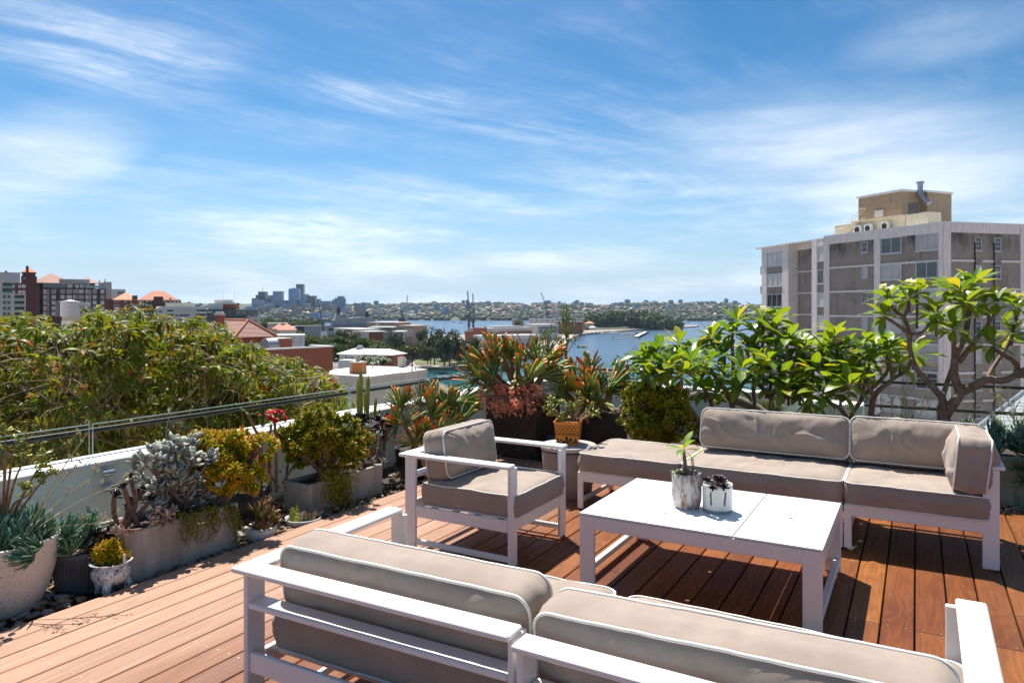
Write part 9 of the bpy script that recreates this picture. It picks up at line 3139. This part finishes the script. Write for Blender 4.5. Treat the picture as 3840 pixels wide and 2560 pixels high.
frangipani('sunlit yellow green frangipani in front of the brick block with pink buds',at(1955,985,6.75) - Vector((0,0,.4)),
   [([(1965,1030,6.75),(1952,961,6.75),(1981,910,6.7),(1960,870,6.7),(1942,868,6.7)],.026,.013),([(1981,910,6.7),(2034,859,6.75),(2040,815,6.75)],.022,.013),([(1952,975,6.75),(1932,940,6.65),(1903,924,6.6),(1888,910,6.55)],.024,.014),
   ([(2000,1010,6.55),(2001,951,6.55),(2008,910,6.55),(2028,888,6.55),(2049,870,6.55),(2045,840,6.55),(2038,815,6.55)],.030,.015),([(2008,910,6.55),(1992,878,6.5),(1996,842,6.5)],.022,.014),([(2049,870,6.55),(2081,850,6.55),(2096,820,6.55)],.020,.013),([(1942,868,6.7),(1928,835,6.8),(1918,780,6.85)],.018,.012),([(1928,850,6.8),(1895,838,6.8)],.016,.012)],
   [(1917,772,6.85,''),(1934,810,6.7,'p'),(2038,806,6.55,''),(1996,834,6.5,''),(1885,904,6.5,''),(1897,861,6.65,''),(1942,862,6.6,''),(1888,826,6.8,''),(2098,813,6.55,''),(2040,812,6.9,''),(1965,835,6.8,''),(1893,800,6.8,''),(1975,806,6.6,''),(1957,850,6.5,''),(1868,852,6.7,''),(1915,882,6.5,''),(2010,796,6.6,''),(1930,905,6.5,''),(2068,838,6.6,''),(1860,925,6.6,''),(1985,870,6.8,''),(1950,885,6.3,'')],nl=9)
frangipani('largest frangipani with a thick forked trunk and white blossoms at right',at(2170,985,6.3) - Vector((0,0,.35)),
   [([(2172,1030,6.3),(2168,968,6.3),(2166,930,6.3)],.062,.05),([(2168,955,6.3),(2164,915,6.3),(2150,897,6.32),(2101,842,6.35),(2098,820,6.35)],.038,.018),([(2164,915,6.3),(2178,870,6.4),(2188,835,6.4),(2193,770,6.4)],.024,.015),
   ([(2101,842,6.35),(2089,800,6.4),(2089,767,6.4),(2076,731,6.4),(2058,715,6.4),(2042,695,6.4)],.024,.013),([(2076,731,6.4),(2084,708,6.4),(2087,692,6.4)],.014,.012),([(2089,767,6.4),(2060,745,6.35),(2032,728,6.3)],.017,.012),([(2089,767,6.4),(2112,765,6.35),(2125,756,6.3),(2148,726,6.3)],.016,.012),([(2106,755,6.4),(2106,710,6.4),(2106,680,6.4)],.012,.009),
   ([(2168,955,6.3),(2190,925,6.25),(2205,901,6.25),(2193,867,6.25),(2195,818,6.25),(2217,770,6.25),(2227,709,6.3),(2233,660,6.3)],.050,.015),([(2202,833,6.25),(2245,775,6.2),(2272,740,6.2),(2262,700,6.2)],.024,.013),([(2272,740,6.2),(2289,715,6.2),(2290,698,6.2)],.015,.011),([(2195,818,6.25),(2190,790,6.1),(2190,765,6.1)],.02,.014),([(2222,745,6.3),(2195,690,6.35),(2180,672,6.4)],.017,.012),([(2225,720,6.3),(2207,690,6.25),(2205,675,6.2)],.014,.011),
   ([(2205,901,6.25),(2240,885,6.2),(2268,871,6.15),(2300,874,6.1),(2331,862,6.05),(2334,835,6.05),(2299,811,6.0),(2280,800,6.0)],.042,.014),([(2268,871,6.15),(2280,845,6.2),(2310,800,6.25),(2325,770,6.25)],.022,.013),([(2331,862,6.05),(2355,848,6.0),(2378,838,6.0),(2385,800,6.0)],.026,.014),([(2331,862,6.05),(2365,862,5.95),(2400,850,5.95)],.024,.014),([(2325,770,6.25),(2330,740,6.25),(2337,715,6.25)],.016,.011)],
   [(2040,690,6.4,'w'),(2030,726,6.3,'w'),(2087,690,6.4,''),(2106,676,6.4,'w'),(2149,721,6.3,''),(2180,667,6.4,''),(2205,668,6.2,''),(2234,654,6.3,''),(2190,758,6.1,''),(2261,695,6.2,'w'),(2290,696,6.2,''),(2278,794,6.0,''),(2337,708,6.25,'w'),(2325,765,6.25,'w'),(2385,796,6.0,''),(2402,846,5.95,''),(2215,700,6.0,''),(2150,745,6.5,'')],nl=10,leaf_s=.92)
# rear bed: dark tub, dead log, spiky agave
p = at(1672,950,7.95); p.z = PZ
t = thing('plant_pot','wide black tub behind the sofa under the fallen log','pot',p)
pot_lathe(t,'pot_body',[(0,0),(.22,0),(.25,.36),(.26,.40),(.24,.405),(.235,.3)],M_blackplastic,32); soil_disc(t,.24,.36)
b = MB(); limb(b,[at(1555,915,8.3),at(1620,908,8.2),at(1690,918,8.1),at(1740,940,8.0),at(1762,960,7.95)],.045,.062,10,.06)
tag(b.build('dead_log',mat('grey_dead_wood',(.17,.135,.105),.9,col2=(.28,.235,.19),scale=10,stretch=(1,1,3),bump=.6)),'weathered grey dead branch lying behind the sofa against the back wall','log')
p = at(1770,952,8.1)
t = thing('plant_pot','shallow brown bowl under the spiky agave by the back wall','pot',Vector((p.x,p.y,PZ)))
pot_lathe(t,'bowl',[(0,0),(.12,0),(.16,p.z - PZ - .12),(.24,p.z - PZ),(.225,p.z - PZ),(.2,p.z - PZ - .05)],M_taupe,32); soil_disc(t,.21,p.z - PZ - .02)
g = plant('spiky_agave','round spiky yellow green agave in a bowl by the back wall',p)
rz_ = rosette_mesh('rosette',60,.23,.02,.006,prof_spike,M_agavegreen,(-.1,1.4),.25,True,4,4,.2,4)
link('rosette',rz_,g,(0,0,.03)); link('rosette',rz_,g,(.06,.0,.05),(.2,.3,1.2),(.9,) * 3); link('rosette',rz_,g,(-.08,.02,.04),(-.2,-.3,2.2),(.85,) * 3)
# chalk sticks with dry flower stalks in the long planter
for si,(label,x0,x1) in enumerate((('blue chalk sticks with straw coloured flower stalks left of the thick trunk',-.42,.10),('blue chalk sticks with dry stalks right of the thick trunk',.34,.86),('blue chalk sticks trailing over the planter edge past the corner sofa',.72,1.15))):
 g = plant('chalk_sticks',label,((x0 + x1) / 2,7.4,.30))
 w = (x1 - x0) / 2
 chalk_sticks(g,[(rng.uniform(-w,w),rng.uniform(-.28,.2),rng.uniform(.0,.17)) for _ in range(26)],1.35)
 for k in range(3):
  dry_stalks(g,(rng.uniform(-w,w) * .8,rng.uniform(-.1,.1),.12),[(rng.uniform(-.9,.9),rng.uniform(-.5,.5),rng.uniform(.7,1.3)) for _ in range(4)],.38 if si < 2 else .28)
 if si == 2:
  for k in range(12): link('leaf_clump',CHALK[k % 4],g,(rng.uniform(-w,w),-.40 + rng.uniform(-.04,.03),rng.uniform(-.12,.04)),(rng.uniform(.8,1.6),0,rng.uniform(-.5,.5)),(1.3,) * 3)
g = plant('chalk_sticks','thin chalk stick clump behind the gap between the two back cushions',(-.75,7.4,.30))
chalk_sticks(g,[(rng.uniform(-.2,.2),rng.uniform(-.2,.2),rng.uniform(0,.1)) for _ in range(10)],1.2)
dry_stalks(g,(0,0,.1),[(rng.uniform(-.9,.9),rng.uniform(-.5,.5),1) for _ in range(6)],.33)
# ---- pots on the coffee table
def washed_mat():
 m = bpy.data.materials.new('whitewashed_terracotta')
 m.use_nodes = True
 t = NT(m.node_tree)
 b = t.n['Principled BSDF']
 tc = t.n.new('ShaderNodeTexCoord')
 v = tc.outputs['Object']
 f = t.ramp(t.noise(t.mapping(v,scale=(1,1,.35)),42,6,.7),[(.47,0),(.60,1)])
 c = t.mix(f,(.60,.57,.54),(.27,.15,.10))
 gr = t.ramp(t.noise(t.mapping(v,scale=(1,1,.15)),90,3),[(.6,0),(.75,1)])
 c = t.mix(t.math('MULTIPLY',gr,.6),c,(.30,.28,.27))
 t.l.new(c,b.inputs['Base Color'])
 b.inputs['Roughness'].default_value = .9
 bn = t.node('ShaderNodeBump',Strength=.5,Distance=.004,Height=f)
 t.l.new(bn.outputs[0],b.inputs['Normal'])
 return m
M_washed = washed_mat()
q = on_z(1578,1170,TZ)
q = on_z(1577,1163,TZ)
pt = thing('terracotta_pot','weathered whitewashed terracotta pot on the coffee table','pot',(q.x,q.y,TZ))
b = MB()
rows = []
for z,r_ in ((0,.068),(.006,.073),(.05,.083),(.10,.086),(.15,.083),(.198,.084),(.20,.082),(.197,.070),(.15,.069)):
 rows.append([((r_ + .0012 * math.cos(k * 1.7) + (.004 * mnoise.noise(Vector((k * .4,z * 20,0))))) * math.cos(2 * math.pi * k / 36),(r_ + .0012 * math.cos(k * 1.7)) * math.sin(2 * math.pi * k / 36),z + (.006 * mnoise.noise(Vector((k * .5,2,0))) if z > .18 else 0)) for k in range(36)])
b.grid(rows,close=True); b.quad(rows[0][::-1]); b.build('pot_body',M_washed,pt); soil_disc(pt,.071,.165)
g = plant('young_frangipani','young frangipani with two stubby stems in the whitewashed pot',(q.x,q.y,TZ + .165))
b = MB()
t1,t2,t3 = at(1570,1032,q.y / 1.0 * 0 + 4.17) - g.location,at(1590,1055,4.2) - g.location,at(1553,1085,4.1) - g.location
limb(b,[(0,0,-.01),(-.01,0,.06),t1 * .6,t1],.016,.009,9,.08); limb(b,[(.015,0,-.01),(.035,.0,.05),t2],.011,.008,8,.06); limb(b,[(-.015,0,0),(-.045,0,.04),t3],.009,.006,8)
b.build('stem',M_frbark,g)
yl = leaf_obj_mesh('leaf',blade(.135,.05,prof_obov,6,.6,.2),M_frangi)
for k in range(7):
 a = k * .9 + .2; el = [.2,1.2,.35,.15,.5,.1,.9][k]
 e = Vector((math.cos(a) * math.cos(el),math.sin(a) * math.cos(el),math.sin(el)))
 link('leaf',yl,g,t1,aim(e),(rng.uniform(.8,1.05),) * 3)
for k in range(4): link('leaf',yl,g,t2,aim(rnd_dir(.9,1.4)),(.42,) * 3)
for k in range(4): link('leaf',yl,g,t3,aim(rnd_dir(-.2,.8)),(.45,) * 3)
def drip_mat():
 m = bpy.data.materials.new('blue_dripped_glaze')
 m.use_nodes = True
 t = NT(m.node_tree)
 b = t.n['Principled BSDF']
 tc = t.n.new('ShaderNodeTexCoord')
 s = t.node('ShaderNodeSeparateXYZ',Vector=tc.outputs['Object'])
 an = t.math('ARCTAN2',s.outputs[1],s.outputs[0])
 w = t.math('MULTIPLY_ADD',t.noise(t.mapping(tc.outputs['Object'],scale=(20,20,9)),1.0,3),.5,an)
 k = t.math('ABSOLUTE',t.math('SUBTRACT',t.math('FRACT',t.math('MULTIPLY',w,6 / 6.2832)),.5))
 bar_ = t.math('MULTIPLY',t.math('LESS_THAN',k,.065),t.math('MULTIPLY',t.math('GREATER_THAN',s.outputs[2],.045),t.math('LESS_THAN',s.outputs[2],.125)))
 base = t.math('LESS_THAN',t.math('ABSOLUTE',t.math('SUBTRACT',s.outputs[2],.012)),.007)
 hz = t.ramp(t.noise(t.mapping(tc.outputs['Object'],scale=(3,3,60)),1,3),[(.4,0),(.7,1)])
 c = t.mix(t.math('MULTIPLY',hz,.5),(.66,.66,.62),(.46,.50,.52))
 c = t.mix(bar_,c,(.02,.03,.06))
 c = t.mix(t.math('MULTIPLY',base,.8),c,(.12,.17,.23))
 t.l.new(c,b.inputs['Base Color'])
 b.inputs['Roughness'].default_value = .12
 return m
M_drip = drip_mat()
q = on_z(1648,1172,TZ)
pt = thing('glazed_pot','short white glazed pot with dark blue drips on the coffee table','pot',(q.x,q.y,TZ))
pot_lathe(pt,'pot_body',[(0,0),(.075,0),(.083,.006),(.084,.02),(.082,.05),(.084,.14),(.085,.155),(.081,.158),(.077,.15),(.075,.12)],M_drip,40); soil_disc(pt,.077,.135)
g = plant('dark_aeonium','black aeonium rosettes in the blue dripped pot on the table',(q.x,q.y,TZ + .135))
ae2 = [rosette_mesh('rosette',26,.05,.024,.004,prof_spoon,M_aeonium,(0.0,1.3),.3,True,5,4,.12,k + 20) for k in range(2)]
for (px,py,s_,tl) in ((1655,1105,1.0,.5),(1625,1105,.75,.3),(1637,1122,.6,.6),(1662,1120,.7,.7),(1645,1098,.6,.2)):
 p = at(px,py,3.97) - g.location
 b = MB(); limb(b,[(0,0,0),p * .6 + Vector((0,0,.01)),p],.007,.006,6); b.build('stem',M_succbark,g)
 d = (Vector((0,0,1)) + Vector((.25,-.75,0)) * tl).normalized()
 link('rosette',ae2[0 if s_ > .7 else 1],g,p,d.to_track_quat('Z','Y').to_euler(),(s_,) * 3)
# fallen blossoms
for i,(px,py) in enumerate(((1961,1259),(1972,1240),(1953,1262))):
 p = on_z(px,py,.008)
 tag(link('fallen_flower',FW,None,p,(rng.uniform(-.4,.4) + (math.pi if i == 1 else 0),rng.uniform(-.3,.3),rng.uniform(0,6)),(.85,) * 3),['fallen white frangipani flower lying on the deck by the corner sofa leg','fallen frangipani flower upside down farther under the corner sofa','smaller fallen petal flower beside the sofa leg'][i],'flower')
# ---------------------------------------------------------------- sea air
hz = MB()
hz.box((-9100,-3100,-60),(9100,12100,175))
M_haze = bpy.data.materials.new('sea_haze')
M_haze.use_nodes = True
_t = NT(M_haze.node_tree)
_t.n.remove(_t.n['Principled BSDF'])
_v = _t.node('ShaderNodeVolumePrincipled',Color=(0.62,0.80,1.0),Density=HAZE_DENSITY,Anisotropy=0.2)
_t.l.new(_v.outputs[0],_t.n['Material Output'].inputs['Volume'])
tag(hz.build('haze',M_haze),kind='stuff')
